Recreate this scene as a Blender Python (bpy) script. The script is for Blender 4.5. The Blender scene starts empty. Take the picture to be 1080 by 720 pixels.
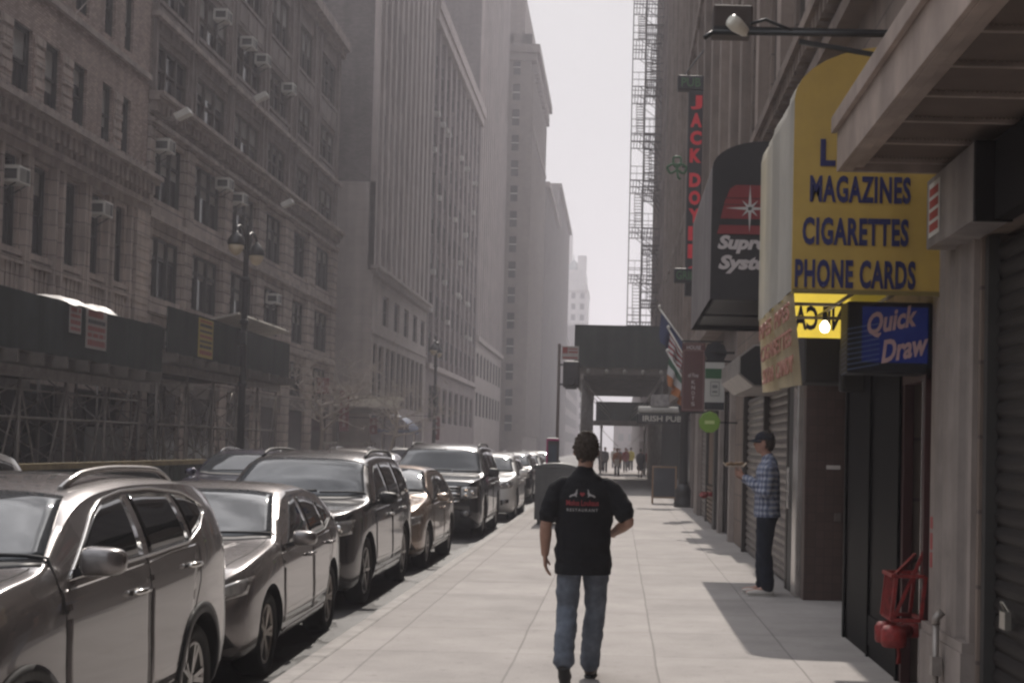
import bpy, bmesh, math, random
from mathutils import Vector, Matrix, noise as mnoise
random.seed(7)
S = bpy.context.scene
C = S.collection
PI = math.pi
R = math.radians
BASE = {}

# ------------------------------------------------------------------ mesh helpers
class MB:
    def __init__(s):
        s.v = []; s.f = []; s.m = []; s.sm = []
    def face(s, idx, mi=0, smooth=False):
        s.f.append(tuple(idx)); s.m.append(mi); s.sm.append(smooth)
    def poly(s, pts, mi=0):
        b = len(s.v); s.v += [tuple(p) for p in pts]
        s.face(range(b, b + len(pts)), mi)
    def box(s, x0, x1, y0, y1, z0, z1, mi=0):
        if x0 > x1: x0, x1 = x1, x0
        if y0 > y1: y0, y1 = y1, y0
        if z0 > z1: z0, z1 = z1, z0
        b = len(s.v)
        s.v += [(x0,y0,z0),(x1,y0,z0),(x1,y1,z0),(x0,y1,z0),(x0,y0,z1),(x1,y0,z1),(x1,y1,z1),(x0,y1,z1)]
        for q in ((0,3,2,1),(4,5,6,7),(0,1,5,4),(1,2,6,5),(2,3,7,6),(3,0,4,7)):
            s.face([b+i for i in q], mi)
    def obox(s, c, ax, ay, az, mi=0):
        """oriented box: centre and three half vectors"""
        c = Vector(c); ax = Vector(ax); ay = Vector(ay); az = Vector(az)
        b = len(s.v)
        for sz in (-1, 1):
            for sx, sy in ((-1,-1),(1,-1),(1,1),(-1,1)):
                s.v.append(tuple(c + ax*sx + ay*sy + az*sz))
        for q in ((0,3,2,1),(4,5,6,7),(0,1,5,4),(1,2,6,5),(2,3,7,6),(3,0,4,7)):
            s.face([b+i for i in q], mi)
    def bar(s, p0, p1, w=.05, h=None, mi=0):
        p0 = Vector(p0); p1 = Vector(p1); d = p1 - p0; L = d.length
        if L < 1e-6: return
        d /= L
        up = Vector((0,0,1)) if abs(d.z) < .95 else Vector((0,1,0))
        a = d.cross(up).normalized(); b2 = a.cross(d).normalized()
        s.obox((p0+p1)/2, a*w/2, d*L/2, b2*(h or w)/2, mi)
    def tube(s, pts, rad, n=8, mi=0, cap=True, smooth=True):
        pts = [Vector(p) for p in pts]
        rr = rad if isinstance(rad, (list, tuple)) else [rad]*len(pts)
        rings = []; prev = None
        for i, p in enumerate(pts):
            d = (pts[min(i+1, len(pts)-1)] - pts[max(i-1, 0)])
            if d.length < 1e-9: d = Vector((0,0,1))
            d.normalize()
            if prev is None:
                up = Vector((0,0,1)) if abs(d.z) < .9 else Vector((1,0,0))
                a = d.cross(up).normalized()
            else:
                a = (prev - d*prev.dot(d)).normalized()
            prev = a; c = d.cross(a)
            b = len(s.v)
            for k in range(n):
                t = 2*PI*k/n
                s.v.append(tuple(p + (a*math.cos(t) + c*math.sin(t))*rr[i]))
            rings.append(b)
        for i in range(len(rings)-1):
            for k in range(n):
                k2 = (k+1) % n
                s.face((rings[i]+k, rings[i]+k2, rings[i+1]+k2, rings[i+1]+k), mi, smooth)
        if cap:
            s.face([rings[0]+k for k in reversed(range(n))], mi)
            s.face([rings[-1]+k for k in range(n)], mi)
    def lathe(s, prof, c, n=20, mi=0, axis='z', smooth=True):
        """prof [(r, h)...] turned about an axis through c"""
        b = len(s.v); c = Vector(c)
        for r, h in prof:
            for k in range(n):
                t = 2*PI*k/n; u = r*math.cos(t); w = r*math.sin(t)
                p = (u, w, h) if axis == 'z' else ((h, u, w) if axis == 'x' else (w, h, u))
                s.v.append(tuple(c + Vector(p)))
        for i in range(len(prof)-1):
            for k in range(n):
                k2 = (k+1) % n
                s.face((b+i*n+k, b+i*n+k2, b+(i+1)*n+k2, b+(i+1)*n+k), mi, smooth)
        s.face([b+k for k in reversed(range(n))], mi)
        e = b+(len(prof)-1)*n
        s.face([e+k for k in range(n)], mi)
    def prism(s, out, axis, a, b2, mi=0, mi_side=None):
        """2-D outline extruded along axis: x -> (y,z), y -> (x,z), z -> (x,y)"""
        f = {'x': lambda p, t: (t, p[0], p[1]), 'y': lambda p, t: (p[0], t, p[1]), 'z': lambda p, t: (p[0], p[1], t)}[axis]
        n = len(out); b = len(s.v)
        s.v += [f(p, a) for p in out] + [f(p, b2) for p in out]
        s.face([b+i for i in range(n)], mi); s.face([b+n+i for i in reversed(range(n))], mi)
        for i in range(n):
            j = (i+1) % n
            s.face((b+i, b+n+i, b+n+j, b+j), mi if mi_side is None else mi_side)
    def grid(s, fn, nu, nv, mi=0, smooth=True):
        b = len(s.v)
        for i in range(nu+1):
            for j in range(nv+1):
                s.v.append(tuple(fn(i/nu, j/nv)))
        for i in range(nu):
            for j in range(nv):
                a = b+i*(nv+1)+j
                s.face((a, a+nv+1, a+nv+2, a+1), mi, smooth)
    def mesh(s, name, mats, off=None):
        me = bpy.data.meshes.new(name)
        vv = s.v if off is None else [(x-off[0], y-off[1], z-off[2]) for x, y, z in s.v]
        me.from_pydata(vv, [], s.f)
        for m in (mats if isinstance(mats, (list, tuple)) else [mats]):
            me.materials.append(m)
        me.polygons.foreach_set('material_index', s.m)
        me.polygons.foreach_set('use_smooth', s.sm)
        bm = bmesh.new(); bm.from_mesh(me)
        bmesh.ops.remove_doubles(bm, verts=bm.verts, dist=1e-5) if any(s.sm) else None
        bmesh.ops.recalc_face_normals(bm, faces=bm.faces)
        bm.to_mesh(me); bm.free(); me.update()
        return me
    def build(s, name, mats, parent=None, bevel=0, loc=None, seg=2):
        off = BASE.get(parent) if parent else (Vector(loc) if loc else None)
        o = bpy.data.objects.new(name, s.mesh(name, mats, off))
        C.objects.link(o)
        if parent:
            o.parent = parent; BASE[o] = BASE[parent]
        else:
            if loc: o.location = loc
            BASE[o] = Vector(loc) if loc else Vector((0,0,0))
        if bevel:
            b = o.modifiers.new('bevel', 'BEVEL'); b.width = bevel; b.segments = seg
            b.limit_method = 'ANGLE'; b.angle_limit = R(40)
        return o

def tag(o, label=None, cat=None, group=None, kind=None):
    if label: o['label'] = label
    if cat: o['category'] = cat
    if group: o['group'] = group
    if kind: o['kind'] = kind
    return o
def thing(name, loc, label, cat, group=None):
    o = bpy.data.objects.new(name, None); C.objects.link(o)
    o.location = loc; o.empty_display_size = .2; BASE[o] = Vector(loc)
    return tag(o, label, cat, group)
def instance(me, name, parent, loc):
    """one part from a shared mesh, loc in world space"""
    o = bpy.data.objects.new(name, me); C.objects.link(o)
    o.parent = parent; o.location = Vector(loc) - BASE[parent] if parent else loc
    BASE[o] = BASE.get(parent, Vector((0,0,0)))
    return o
def copy_tree(o, parent=None):
    c = o.copy(); C.objects.link(c)
    if parent: c.parent = parent
    for ch in o.children: copy_tree(ch, c)
    return c
def dup(o, loc, rz=None, label=None, group=None):
    c = copy_tree(o); c.location = loc; BASE[c] = Vector(loc)
    if rz is not None: c.rotation_euler = (0, 0, rz)
    if label: c['label'] = label
    if group: c['group'] = group
    return c

# ------------------------------------------------------------------ materials
MATS = {}
def M(name, col, rough=.7, metal=0., var=.15, vs=2., bump=0., bs=40., spec=.5, coat=0., streak=0., trans=0., emit=None, es=1., fine=.0, ior=None):
    if name in MATS: return MATS[name]
    m = bpy.data.materials.new(name); m.use_nodes = True
    nt = m.node_tree; N = nt.nodes; L = nt.links
    b = N['Principled BSDF']
    b.inputs['Roughness'].default_value = rough
    b.inputs['Metallic'].default_value = metal
    b.inputs['Specular IOR Level'].default_value = spec
    if ior: b.inputs['IOR'].default_value = ior
    if coat:
        b.inputs['Coat Weight'].default_value = coat; b.inputs['Coat Roughness'].default_value = .04
    if trans: b.inputs['Transmission Weight'].default_value = trans
    if emit:
        b.inputs['Emission Color'].default_value = (*emit, 1); b.inputs['Emission Strength'].default_value = es
    c4 = (*col, 1)
    b.inputs['Base Color'].default_value = c4
    g = N.new('ShaderNodeNewGeometry')
    if var or streak or fine:
        n1 = N.new('ShaderNodeTexNoise'); n1.inputs['Scale'].default_value = vs; n1.inputs['Detail'].default_value = 6
        n1.inputs['Roughness'].default_value = .65
        L.new(g.outputs['Position'], n1.inputs['Vector'])
        mr = N.new('ShaderNodeMapRange'); mr.inputs['From Min'].default_value = .3; mr.inputs['From Max'].default_value = .7
        mr.inputs['To Min'].default_value = 1-var; mr.inputs['To Max'].default_value = 1+var
        L.new(n1.outputs['Fac'], mr.inputs['Value'])
        out = mr.outputs['Result']
        if streak:
            mp = N.new('ShaderNodeMapping'); mp.inputs['Scale'].default_value = (1.6, 1.6, .12)
            L.new(g.outputs['Position'], mp.inputs['Vector'])
            n2 = N.new('ShaderNodeTexNoise'); n2.inputs['Scale'].default_value = 1.5; n2.inputs['Detail'].default_value = 5
            L.new(mp.outputs['Vector'], n2.inputs['Vector'])
            m2 = N.new('ShaderNodeMapRange'); m2.inputs['From Min'].default_value = .3; m2.inputs['From Max'].default_value = .7
            m2.inputs['To Min'].default_value = 1-streak; m2.inputs['To Max'].default_value = 1+streak*.5
            L.new(n2.outputs['Fac'], m2.inputs['Value'])
            mu = N.new('ShaderNodeMath'); mu.operation = 'MULTIPLY'
            L.new(out, mu.inputs[0]); L.new(m2.outputs['Result'], mu.inputs[1]); out = mu.outputs[0]
        if fine:
            n3 = N.new('ShaderNodeTexNoise'); n3.inputs['Scale'].default_value = 90; n3.inputs['Detail'].default_value = 3
            L.new(g.outputs['Position'], n3.inputs['Vector'])
            m3 = N.new('ShaderNodeMapRange'); m3.inputs['From Min'].default_value = .3; m3.inputs['From Max'].default_value = .7
            m3.inputs['To Min'].default_value = 1-fine; m3.inputs['To Max'].default_value = 1+fine
            L.new(n3.outputs['Fac'], m3.inputs['Value'])
            mu = N.new('ShaderNodeMath'); mu.operation = 'MULTIPLY'
            L.new(out, mu.inputs[0]); L.new(m3.outputs['Result'], mu.inputs[1]); out = mu.outputs[0]
        vm = N.new('ShaderNodeVectorMath'); vm.operation = 'SCALE'
        vm.inputs[0].default_value = col
        L.new(out, vm.inputs['Scale']); L.new(vm.outputs['Vector'], b.inputs['Base Color'])
    if bump:
        n4 = N.new('ShaderNodeTexNoise'); n4.inputs['Scale'].default_value = bs; n4.inputs['Detail'].default_value = 5
        L.new(g.outputs['Position'], n4.inputs['Vector'])
        bp = N.new('ShaderNodeBump'); bp.inputs['Strength'].default_value = bump; bp.inputs['Distance'].default_value = .02
        L.new(n4.outputs['Fac'], bp.inputs['Height']); L.new(bp.outputs['Normal'], b.inputs['Normal'])
    MATS[name] = m
    return m
def masonry(name, col, mortar, bw=.22, bh=.075, ms=.012, plane='yz', var=.25, rough=.85, offset=.5, streak=.2, bumps=.4):
    """brick or block courses laid over a wall plane, with dirt streaks"""
    if name in MATS: return MATS[name]
    m = bpy.data.materials.new(name); m.use_nodes = True
    nt = m.node_tree; N = nt.nodes; L = nt.links; b = N['Principled BSDF']
    b.inputs['Roughness'].default_value = rough; b.inputs['Specular IOR Level'].default_value = .25
    g = N.new('ShaderNodeNewGeometry'); sp = N.new('ShaderNodeSeparateXYZ'); cb = N.new('ShaderNodeCombineXYZ')
    L.new(g.outputs['Position'], sp.inputs[0])
    ad = N.new('ShaderNodeMath'); ad.operation = 'ADD'
    if plane == 'xy':
        L.new(sp.outputs['X'], cb.inputs['X']); L.new(sp.outputs['Y'], cb.inputs['Y'])
    else:
        L.new(sp.outputs['X'], ad.inputs[0]); L.new(sp.outputs['Y'], ad.inputs[1])
        L.new(ad.outputs[0], cb.inputs['X']); L.new(sp.outputs['Z'], cb.inputs['Y'])
    t = N.new('ShaderNodeTexBrick'); t.offset = offset
    t.inputs['Color1'].default_value = (*[c*(1-var) for c in col], 1); t.inputs['Color2'].default_value = (*[c*(1+var) for c in col], 1)
    t.inputs['Mortar'].default_value = (*mortar, 1); t.inputs['Scale'].default_value = 1
    t.inputs['Mortar Size'].default_value = ms; t.inputs['Brick Width'].default_value = bw; t.inputs['Row Height'].default_value = bh
    L.new(cb.outputs[0], t.inputs['Vector'])
    n1 = N.new('ShaderNodeTexNoise'); n1.inputs['Scale'].default_value = .8; n1.inputs['Detail'].default_value = 7; n1.inputs['Roughness'].default_value = .7
    L.new(g.outputs['Position'], n1.inputs['Vector'])
    mp = N.new('ShaderNodeMapping'); mp.inputs['Scale'].default_value = (1.2, 1.2, .1) if plane != 'xy' else (1, 1, 1)
    L.new(g.outputs['Position'], mp.inputs['Vector'])
    n2 = N.new('ShaderNodeTexNoise'); n2.inputs['Scale'].default_value = 1.6; n2.inputs['Detail'].default_value = 6
    L.new(mp.outputs['Vector'], n2.inputs['Vector'])
    ml = N.new('ShaderNodeMath'); ml.operation = 'ADD'
    L.new(n1.outputs['Fac'], ml.inputs[0]); L.new(n2.outputs['Fac'], ml.inputs[1])
    mr = N.new('ShaderNodeMapRange'); mr.inputs['From Min'].default_value = .6; mr.inputs['From Max'].default_value = 1.4
    mr.inputs['To Min'].default_value = 1-streak*1.4; mr.inputs['To Max'].default_value = 1+streak
    L.new(ml.outputs[0], mr.inputs['Value'])
    vm = N.new('ShaderNodeVectorMath'); vm.operation = 'SCALE'
    L.new(t.outputs['Color'], vm.inputs[0]); L.new(mr.outputs['Result'], vm.inputs['Scale'])
    L.new(vm.outputs['Vector'], b.inputs['Base Color'])
    bp = N.new('ShaderNodeBump'); bp.inputs['Strength'].default_value = bumps; bp.inputs['Distance'].default_value = .01; bp.invert = True
    L.new(t.outputs['Fac'], bp.inputs['Height']); L.new(bp.outputs['Normal'], b.inputs['Normal'])
    MATS[name] = m
    return m

def text_mesh(name, s, size, mats, bold=0., shear=0., extrude=.004, align='LEFT', sx=1., spacing=1., vertical=False):
    """lettering as a mesh in its own XY plane"""
    cu = bpy.data.curves.new(name, 'FONT'); cu.body = s; cu.size = size; cu.offset = bold
    cu.shear = shear; cu.extrude = extrude; cu.align_x = align; cu.space_character = spacing
    cu.resolution_u = 3
    if vertical: cu.space_line = spacing
    o = bpy.data.objects.new(name, cu); C.objects.link(o)
    bpy.context.view_layer.update()
    dg = bpy.context.evaluated_depsgraph_get()
    me = bpy.data.meshes.new_from_object(o.evaluated_get(dg))
    bpy.data.objects.remove(o); bpy.data.curves.remove(cu)
    for v in me.vertices: v.co.x *= sx
    me.materials.clear(); me.materials.append(mats)
    me.name = name
    return me
def put_text(s, size, mat, parent, loc, facing='-y', **k):
    """lettering as a part; facing tells which way its front looks"""
    me = text_mesh('lettering', s, size, mat, **k)
    if facing == '-y': X, Y, Z = Vector((1,0,0)), Vector((0,0,1)), Vector((0,-1,0))
    elif facing == '-x': X, Y, Z = Vector((0,-1,0)), Vector((0,0,1)), Vector((-1,0,0))
    elif facing == '+x': X, Y, Z = Vector((0,1,0)), Vector((0,0,1)), Vector((1,0,0))
    else: X, Y, Z = facing
    mt = Matrix((X, Y, Z)).transposed().to_4x4()
    me.transform(mt)
    o = bpy.data.objects.new('lettering', me); C.objects.link(o)
    o.parent = parent; o.location = Vector(loc) - BASE[parent]; BASE[o] = BASE[parent]
    return o

# shared surfaces
FARGLASS = M('distant_glass', (.03,.03,.034), rough=.7, var=.3, spec=.1)
GLASS = M('window_glass', (.012,.013,.016), rough=.12, var=.3, vs=.5, spec=.35)
GLASS2 = M('dim_glass', (.02,.02,.022), rough=.15, var=.6, vs=.7, spec=.25)
BLIND = M('window_blind', (.36,.35,.335), rough=.8, var=.15, vs=1.5)
FRAME_D = M('dark_window_frame', (.045,.042,.04), rough=.55, var=.2)
FRAME_B = M('brown_window_frame', (.09,.07,.06), rough=.6, var=.2)
STEEL = M('galvanised_pipe', (.30,.27,.25), rough=.45, metal=.6, var=.3, vs=5)
BLACK = M('black_paint', (.012,.012,.013), rough=.45, var=.2)
WHITE = M('white_enamel', (.62,.6,.56), rough=.5, var=.12)
DARK = M('dark_interior', (.012,.011,.011), rough=.9, var=.2)

# ------------------------------------------------------------------ camera, sky, light
cd = bpy.data.cameras.new('Camera'); cam = bpy.data.objects.new('Camera', cd); C.objects.link(cam)
cd.sensor_width = 36; cd.sensor_fit = 'HORIZONTAL'; cd.lens = 50
cd.clip_start = .1; cd.clip_end = 3000
pt, rl = R(2.0), R(1.3)
f = Vector((0, math.cos(pt), math.sin(pt))); u0 = Vector((0, -math.sin(pt), math.cos(pt))); r0 = Vector((1, 0, 0))
rr = r0*math.cos(rl) + u0*math.sin(rl); uu = -r0*math.sin(rl) + u0*math.cos(rl)
cam.matrix_world = Matrix.Translation((0, 0, 1.68)) @ Matrix((rr, uu, -f)).transposed().to_4x4()
cd.shift_x = -.1048; cd.shift_y = .0561
S.camera = cam
SUN_EL, SUN_AZ = 43.0, -.3     # degrees; azimuth from straight up the street, negative = towards the left side
w = bpy.data.worlds.new('World'); S.world = w; w.use_nodes = True
nt = w.node_tree; bg = nt.nodes['Background']
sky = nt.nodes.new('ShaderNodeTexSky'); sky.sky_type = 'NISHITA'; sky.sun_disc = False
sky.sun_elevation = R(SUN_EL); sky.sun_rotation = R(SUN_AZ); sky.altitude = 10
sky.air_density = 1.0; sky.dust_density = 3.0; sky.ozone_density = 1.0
hs = nt.nodes.new('ShaderNodeHueSaturation'); hs.inputs['Saturation'].default_value = .35
tint = nt.nodes.new('ShaderNodeVectorMath'); tint.operation = 'MULTIPLY'; tint.inputs[1].default_value = (1.92, 1.90, 1.915)
gm = nt.nodes.new('ShaderNodeGamma'); gm.inputs['Gamma'].default_value = .3      # evens the glare out over the dome, lifting its dim back for fill
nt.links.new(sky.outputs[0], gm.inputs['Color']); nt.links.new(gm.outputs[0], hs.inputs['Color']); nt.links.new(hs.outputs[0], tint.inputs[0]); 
tcw = nt.nodes.new('ShaderNodeTexCoord'); spw = nt.nodes.new('ShaderNodeSeparateXYZ'); nt.links.new(tcw.outputs['Generated'], spw.inputs[0])
zen = nt.nodes.new('ShaderNodeMapRange'); zen.inputs['From Min'].default_value = .3; zen.inputs['From Max'].default_value = .9      # overhead boost added above the view to lift fill on the facades
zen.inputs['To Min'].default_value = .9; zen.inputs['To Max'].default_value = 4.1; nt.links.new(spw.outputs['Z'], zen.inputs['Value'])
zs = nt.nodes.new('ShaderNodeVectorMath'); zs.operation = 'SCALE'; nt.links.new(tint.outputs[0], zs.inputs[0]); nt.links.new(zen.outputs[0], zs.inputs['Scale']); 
cl = nt.nodes.new('ShaderNodeTexNoise'); cl.inputs['Scale'].default_value = 2.6; cl.inputs['Detail'].default_value = 7; cl.inputs['Roughness'].default_value = .55; cl.inputs['Distortion'].default_value = .6
nt.links.new(tcw.outputs['Generated'], cl.inputs['Vector'])
cr_ = nt.nodes.new('ShaderNodeMapRange'); cr_.inputs['From Min'].default_value = .40; cr_.inputs['From Max'].default_value = .62; cr_.inputs['To Min'].default_value = .42; cr_.inputs['To Max'].default_value = 1.5
nt.links.new(cl.outputs['Fac'], cr_.inputs['Value'])
hi = nt.nodes.new('ShaderNodeMapRange'); hi.inputs['From Min'].default_value = .28; hi.inputs['From Max'].default_value = .55; nt.links.new(spw.outputs['Z'], hi.inputs['Value'])
mx = nt.nodes.new('ShaderNodeMix'); mx.data_type = 'FLOAT'; mx.inputs[2].default_value = 1.0      # invented cloud noise, only higher up, to mottle reflections in glass and paint
nt.links.new(hi.outputs[0], mx.inputs[0]); nt.links.new(cr_.outputs[0], mx.inputs[3])
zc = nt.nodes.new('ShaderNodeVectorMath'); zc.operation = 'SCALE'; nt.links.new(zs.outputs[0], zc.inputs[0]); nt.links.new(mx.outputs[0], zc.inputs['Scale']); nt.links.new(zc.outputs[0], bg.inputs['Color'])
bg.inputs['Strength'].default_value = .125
ld = bpy.data.lights.new('Sun', 'SUN'); ld.energy = 3.2; ld.angle = R(.5); ld.color = (1, .92, .84)
sun = bpy.data.objects.new('Sun', ld); C.objects.link(sun)
dvec = Vector((math.sin(R(SUN_AZ))*math.cos(R(SUN_EL)), math.cos(R(SUN_AZ))*math.cos(R(SUN_EL)), math.sin(R(SUN_EL))))
sun.rotation_euler = dvec.to_track_quat('Z', 'Y').to_euler(); sun.location = (0, 0, 120)
S.view_settings.view_transform = 'Standard'; S.view_settings.look = 'None'
S.view_settings.exposure = .42; S.view_settings.gamma = 1.0; S.view_settings.use_curve_mapping = False
S.render.engine = 'CYCLES'
cy = S.cycles
cy.use_denoising = True; cy.filter_width = 2.5
try: cy.denoiser = 'OPENIMAGEDENOISE'
except Exception: pass
cy.max_bounces = 6; cy.diffuse_bounces = 4; cy.glossy_bounces = 4; cy.transmission_bounces = 4; cy.volume_bounces = 0
cy.transparent_max_bounces = 8; cy.caustics_reflective = False; cy.caustics_refractive = False
cy.sample_clamp_indirect = 6
cy.volume_step_rate = 4

# ------------------------------------------------------------------ air
hz = MB(); hz.box(-90, 90, -40, 1250, -1.2, 100)
hm = bpy.data.materials.new('haze'); hm.use_nodes = True
hn = hm.node_tree; hn.nodes.remove(hn.nodes['Principled BSDF'])
pv = hn.nodes.new('ShaderNodeVolumePrincipled'); pv.inputs['Density'].default_value = .00128
pv.inputs['Color'].default_value = (.93, .91, 1.0, 1); pv.inputs['Anisotropy'].default_value = .35
hn.links.new(pv.outputs[0], hn.nodes['Material Output'].inputs['Volume'])
ho = hz.build('haze', hm); tag(ho, kind='stuff')

# ------------------------------------------------------------------ the ground
KX, WX = -2.40, 2.17            # near kerb face and building line on the right
LK, LW = -11.3, -16.0           # far kerb face and building line on the left
g = MB(); g.box(-400, 400, -80, 1240, -.6, -.2)
tag(g.build('ground', M('city_ground', (.12,.115,.11), rough=.9)), kind='structure')
def asphalt():
    m = M('asphalt', (.06,.058,.056), rough=.72, var=.3, vs=.9, bump=.5, bs=120, fine=.35, spec=.4)
    return m
g = MB()
def roadf(u, v):
    x = LK - .1 + (KX - LK + .2)*u; y = -60 + 1290*v
    return (x, y, -.15 + .09*max(0, math.cos((u-.5)*PI) - .32))
g.grid(roadf, 16, 1)
tag(g.build('road', asphalt()), kind='structure')
g = MB(); g.box(LK+.02, KX-.02, 108, 111, -.16, -.139)
g2 = MB()
# worn gutter stains: irregular damp asphalt against the near kerb
def blob(cx, cy, rx, ry, z, seed, n=26):
    pts = []
    for k in range(n):
        t = 2*PI*k/n
        q = 1 + .45*mnoise.noise((math.cos(t)*1.7+seed, math.sin(t)*1.7, seed*.3)) + .2*mnoise.noise((math.cos(t)*5+seed, math.sin(t)*5, 2))
        pts.append((min(cx + rx*q*math.cos(t), KX-.012), cy + ry*q*math.sin(t), z))
    return pts
for i in range(46):
    y = 9 + i*.85 + random.uniform(-.4, .4)
    g2.poly(blob(KX-.12-random.random()*.22, y, random.uniform(.1,.3), random.uniform(.3,.9), -.1455 + .0004*(i%4), i*3.1))
tag(g2.build('gutter_dirt', M('damp_grit', (.03,.029,.028), rough=.55, var=.5, vs=6, bump=.8, bs=60)), kind='structure')
SIDEWALK = masonry('sidewalk_slabs', (.322,.298,.283), (.225,.208,.197), bw=1.125, bh=1.5, ms=.009, plane='xy', var=.07, rough=.85, offset=0, streak=.12, bumps=.6)
nt = SIDEWALK.node_tree
# shift the slab grid to the joints seen on the pavement, and speckle it
for n in nt.nodes:
    if n.type == 'TEX_BRICK':
        mp = nt.nodes.new('ShaderNodeMapping'); mp.inputs['Location'].default_value = (.77+1.125*40, .35+1.5*60, 0)
        src = n.inputs['Vector'].links[0].from_socket
        # wobble so that joints are not ruler-straight
        wn = nt.nodes.new('ShaderNodeTexNoise'); wn.inputs['Scale'].default_value = .7; wn.inputs['Detail'].default_value = 3
        nt.links.new(src, wn.inputs['Vector'])
        vm = nt.nodes.new('ShaderNodeVectorMath'); vm.operation = 'MULTIPLY_ADD'
        vm.inputs[1].default_value = (.035, .035, 0)
        nt.links.new(wn.outputs['Color'], vm.inputs[0]); nt.links.new(src, vm.inputs[2])
        nt.links.new(vm.outputs[0], mp.inputs['Vector']); nt.links.new(mp.outputs[0], n.inputs['Vector'])
        brick = n
b = nt.nodes['Principled BSDF']
src = b.inputs['Base Color'].links[0].from_socket
geo = [n for n in nt.nodes if n.type == 'NEW_GEOMETRY'][0]
def speck(scale, lo, hi, a, bb, src):
    n = nt.nodes.new('ShaderNodeTexNoise'); n.inputs['Scale'].default_value = scale; n.inputs['Detail'].default_value = 4
    nt.links.new(geo.outputs['Position'], n.inputs['Vector'])
    r = nt.nodes.new('ShaderNodeMapRange'); r.inputs['From Min'].default_value = lo; r.inputs['From Max'].default_value = hi
    r.inputs['To Min'].default_value = a; r.inputs['To Max'].default_value = bb
    nt.links.new(n.outputs['Fac'], r.inputs['Value'])
    v = nt.nodes.new('ShaderNodeVectorMath'); v.operation = 'SCALE'
    nt.links.new(src, v.inputs[0]); nt.links.new(r.outputs[0], v.inputs['Scale'])
    return v.outputs[0]
src = speck(70, .35, .65, .9, 1.08, src)
src = speck(9, .6, .72, 1.0, .82, src)
nt.links.new(src, b.inputs['Base Color'])
g = MB(); g.box(KX+.16, WX+1.2, -20, 140, -.4, 0)
g.box(KX+.16, WX+12, 140, 420, -.4, 0)
tag(g.build('sidewalk', SIDEWALK), kind='structure')
g = MB()
y = -20
while y < 420:
    L_ = 2.4
    g.box(KX, KX+.157, y+.004, y+L_-.004, -.4, .004); y += L_
tag(g.build('kerb', M('kerb_stone', (.27,.25,.235), rough=.8, var=.25, vs=4, bump=.3), bevel=.02), kind='structure')
g = MB(); g.box(LW-1, LK-.16, -20, 420, -.4, 0)
tag(g.build('far_sidewalk', M('far_concrete', (.30,.285,.27), rough=.9, var=.15)), kind='structure')
g = MB(); g.box(LK-.157, LK, -20, 420, -.4, .004)
tag(g.build('far_kerb', MATS['kerb_stone']), kind='structure')

g = MB(); rs = random.Random(11)
for i in range(260):
    x = rs.uniform(KX+.25, WX-.15); y = 9.5 + 32*rs.random()**1.6; r_ = rs.uniform(.012, .035)
    g.poly(blob(x, y, r_, r_*rs.uniform(.8,1.3), .0025 + .0002*(i % 7), i*1.7, 10))
tag(g.build('pavement_gum', M('old_gum', (.18,.165,.155), rough=.9, var=.3, vs=20)), kind='stuff')
g = MB()
for i in range(16):
    x = rs.uniform(KX+.4, WX-.4); y = 10 + 22*rs.random(); r_ = rs.uniform(.1, .3)
    g.poly(blob(x, y, r_, r_*rs.uniform(.7,2.2), .0042 + .0002*(i % 5), i*2.3, 30))
sm = M('pavement_stain', (.275,.25,.237), rough=.85, var=.2, vs=10)
tag(g.build('pavement_stains', sm), kind='stuff')

# ------------------------------------------------------------------ facades
def facade(mb, X, side, y0, y1, z0, z1, ops, depth=.25, mi=0, mir=None):
    """street wall in the plane x = X with true openings; ops are (y0, y1, z0, z1)"""
    mir = mi if mir is None else mir
    ys = sorted({y0, y1, *[o[0] for o in ops], *[o[1] for o in ops]})
    zs = sorted({z0, z1, *[o[2] for o in ops], *[o[3] for o in ops]})
    ys = [y for y in ys if y0 <= y <= y1]; zs = [z for z in zs if z0 <= z <= z1]
    for a, b in zip(ys, ys[1:]):
        run = None
        for c, d in zip(zs, zs[1:]):
            hole = any(o[0] < (a+b)/2 < o[1] and o[2] < (c+d)/2 < o[3] for o in ops)
            if hole:
                if run is not None: mb.poly([(X,a,run),(X,b,run),(X,b,c),(X,a,c)], mi); run = None
            elif run is None: run = c
        if run is not None: mb.poly([(X,a,run),(X,b,run),(X,b,zs[-1]),(X,a,zs[-1])], mi)
    D = X - side*depth
    for o in ops:
        a, b, c, d = o[:4]
        if c > .01: mb.poly([(X,a,c),(D,a,c),(D,b,c),(X,b,c)], mir)
        mb.poly([(X,a,d),(D,a,d),(D,b,d),(X,b,d)], mir)
        mb.poly([(X,a,c),(D,a,c),(D,a,d),(X,a,d)], mir); mb.poly([(X,b,c),(D,b,c),(D,b,d),(X,b,d)], mir)
def shell(mb, X, side, y0, y1, z0, z1, depth=12, mi=0, back=True):
    B = X - side*depth
    mb.poly([(X,y0,z0),(B,y0,z0),(B,y0,z1),(X,y0,z1)], mi); mb.poly([(X,y1,z0),(B,y1,z0),(B,y1,z1),(X,y1,z1)], mi)
    mb.poly([(X,y0,z1),(B,y0,z1),(B,y1,z1),(X,y1,z1)], mi)
    mb.poly([(B,y0,z0),(B,y1,z0),(B,y1,z1),(B,y0,z1)], mi)
WM = {}
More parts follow.
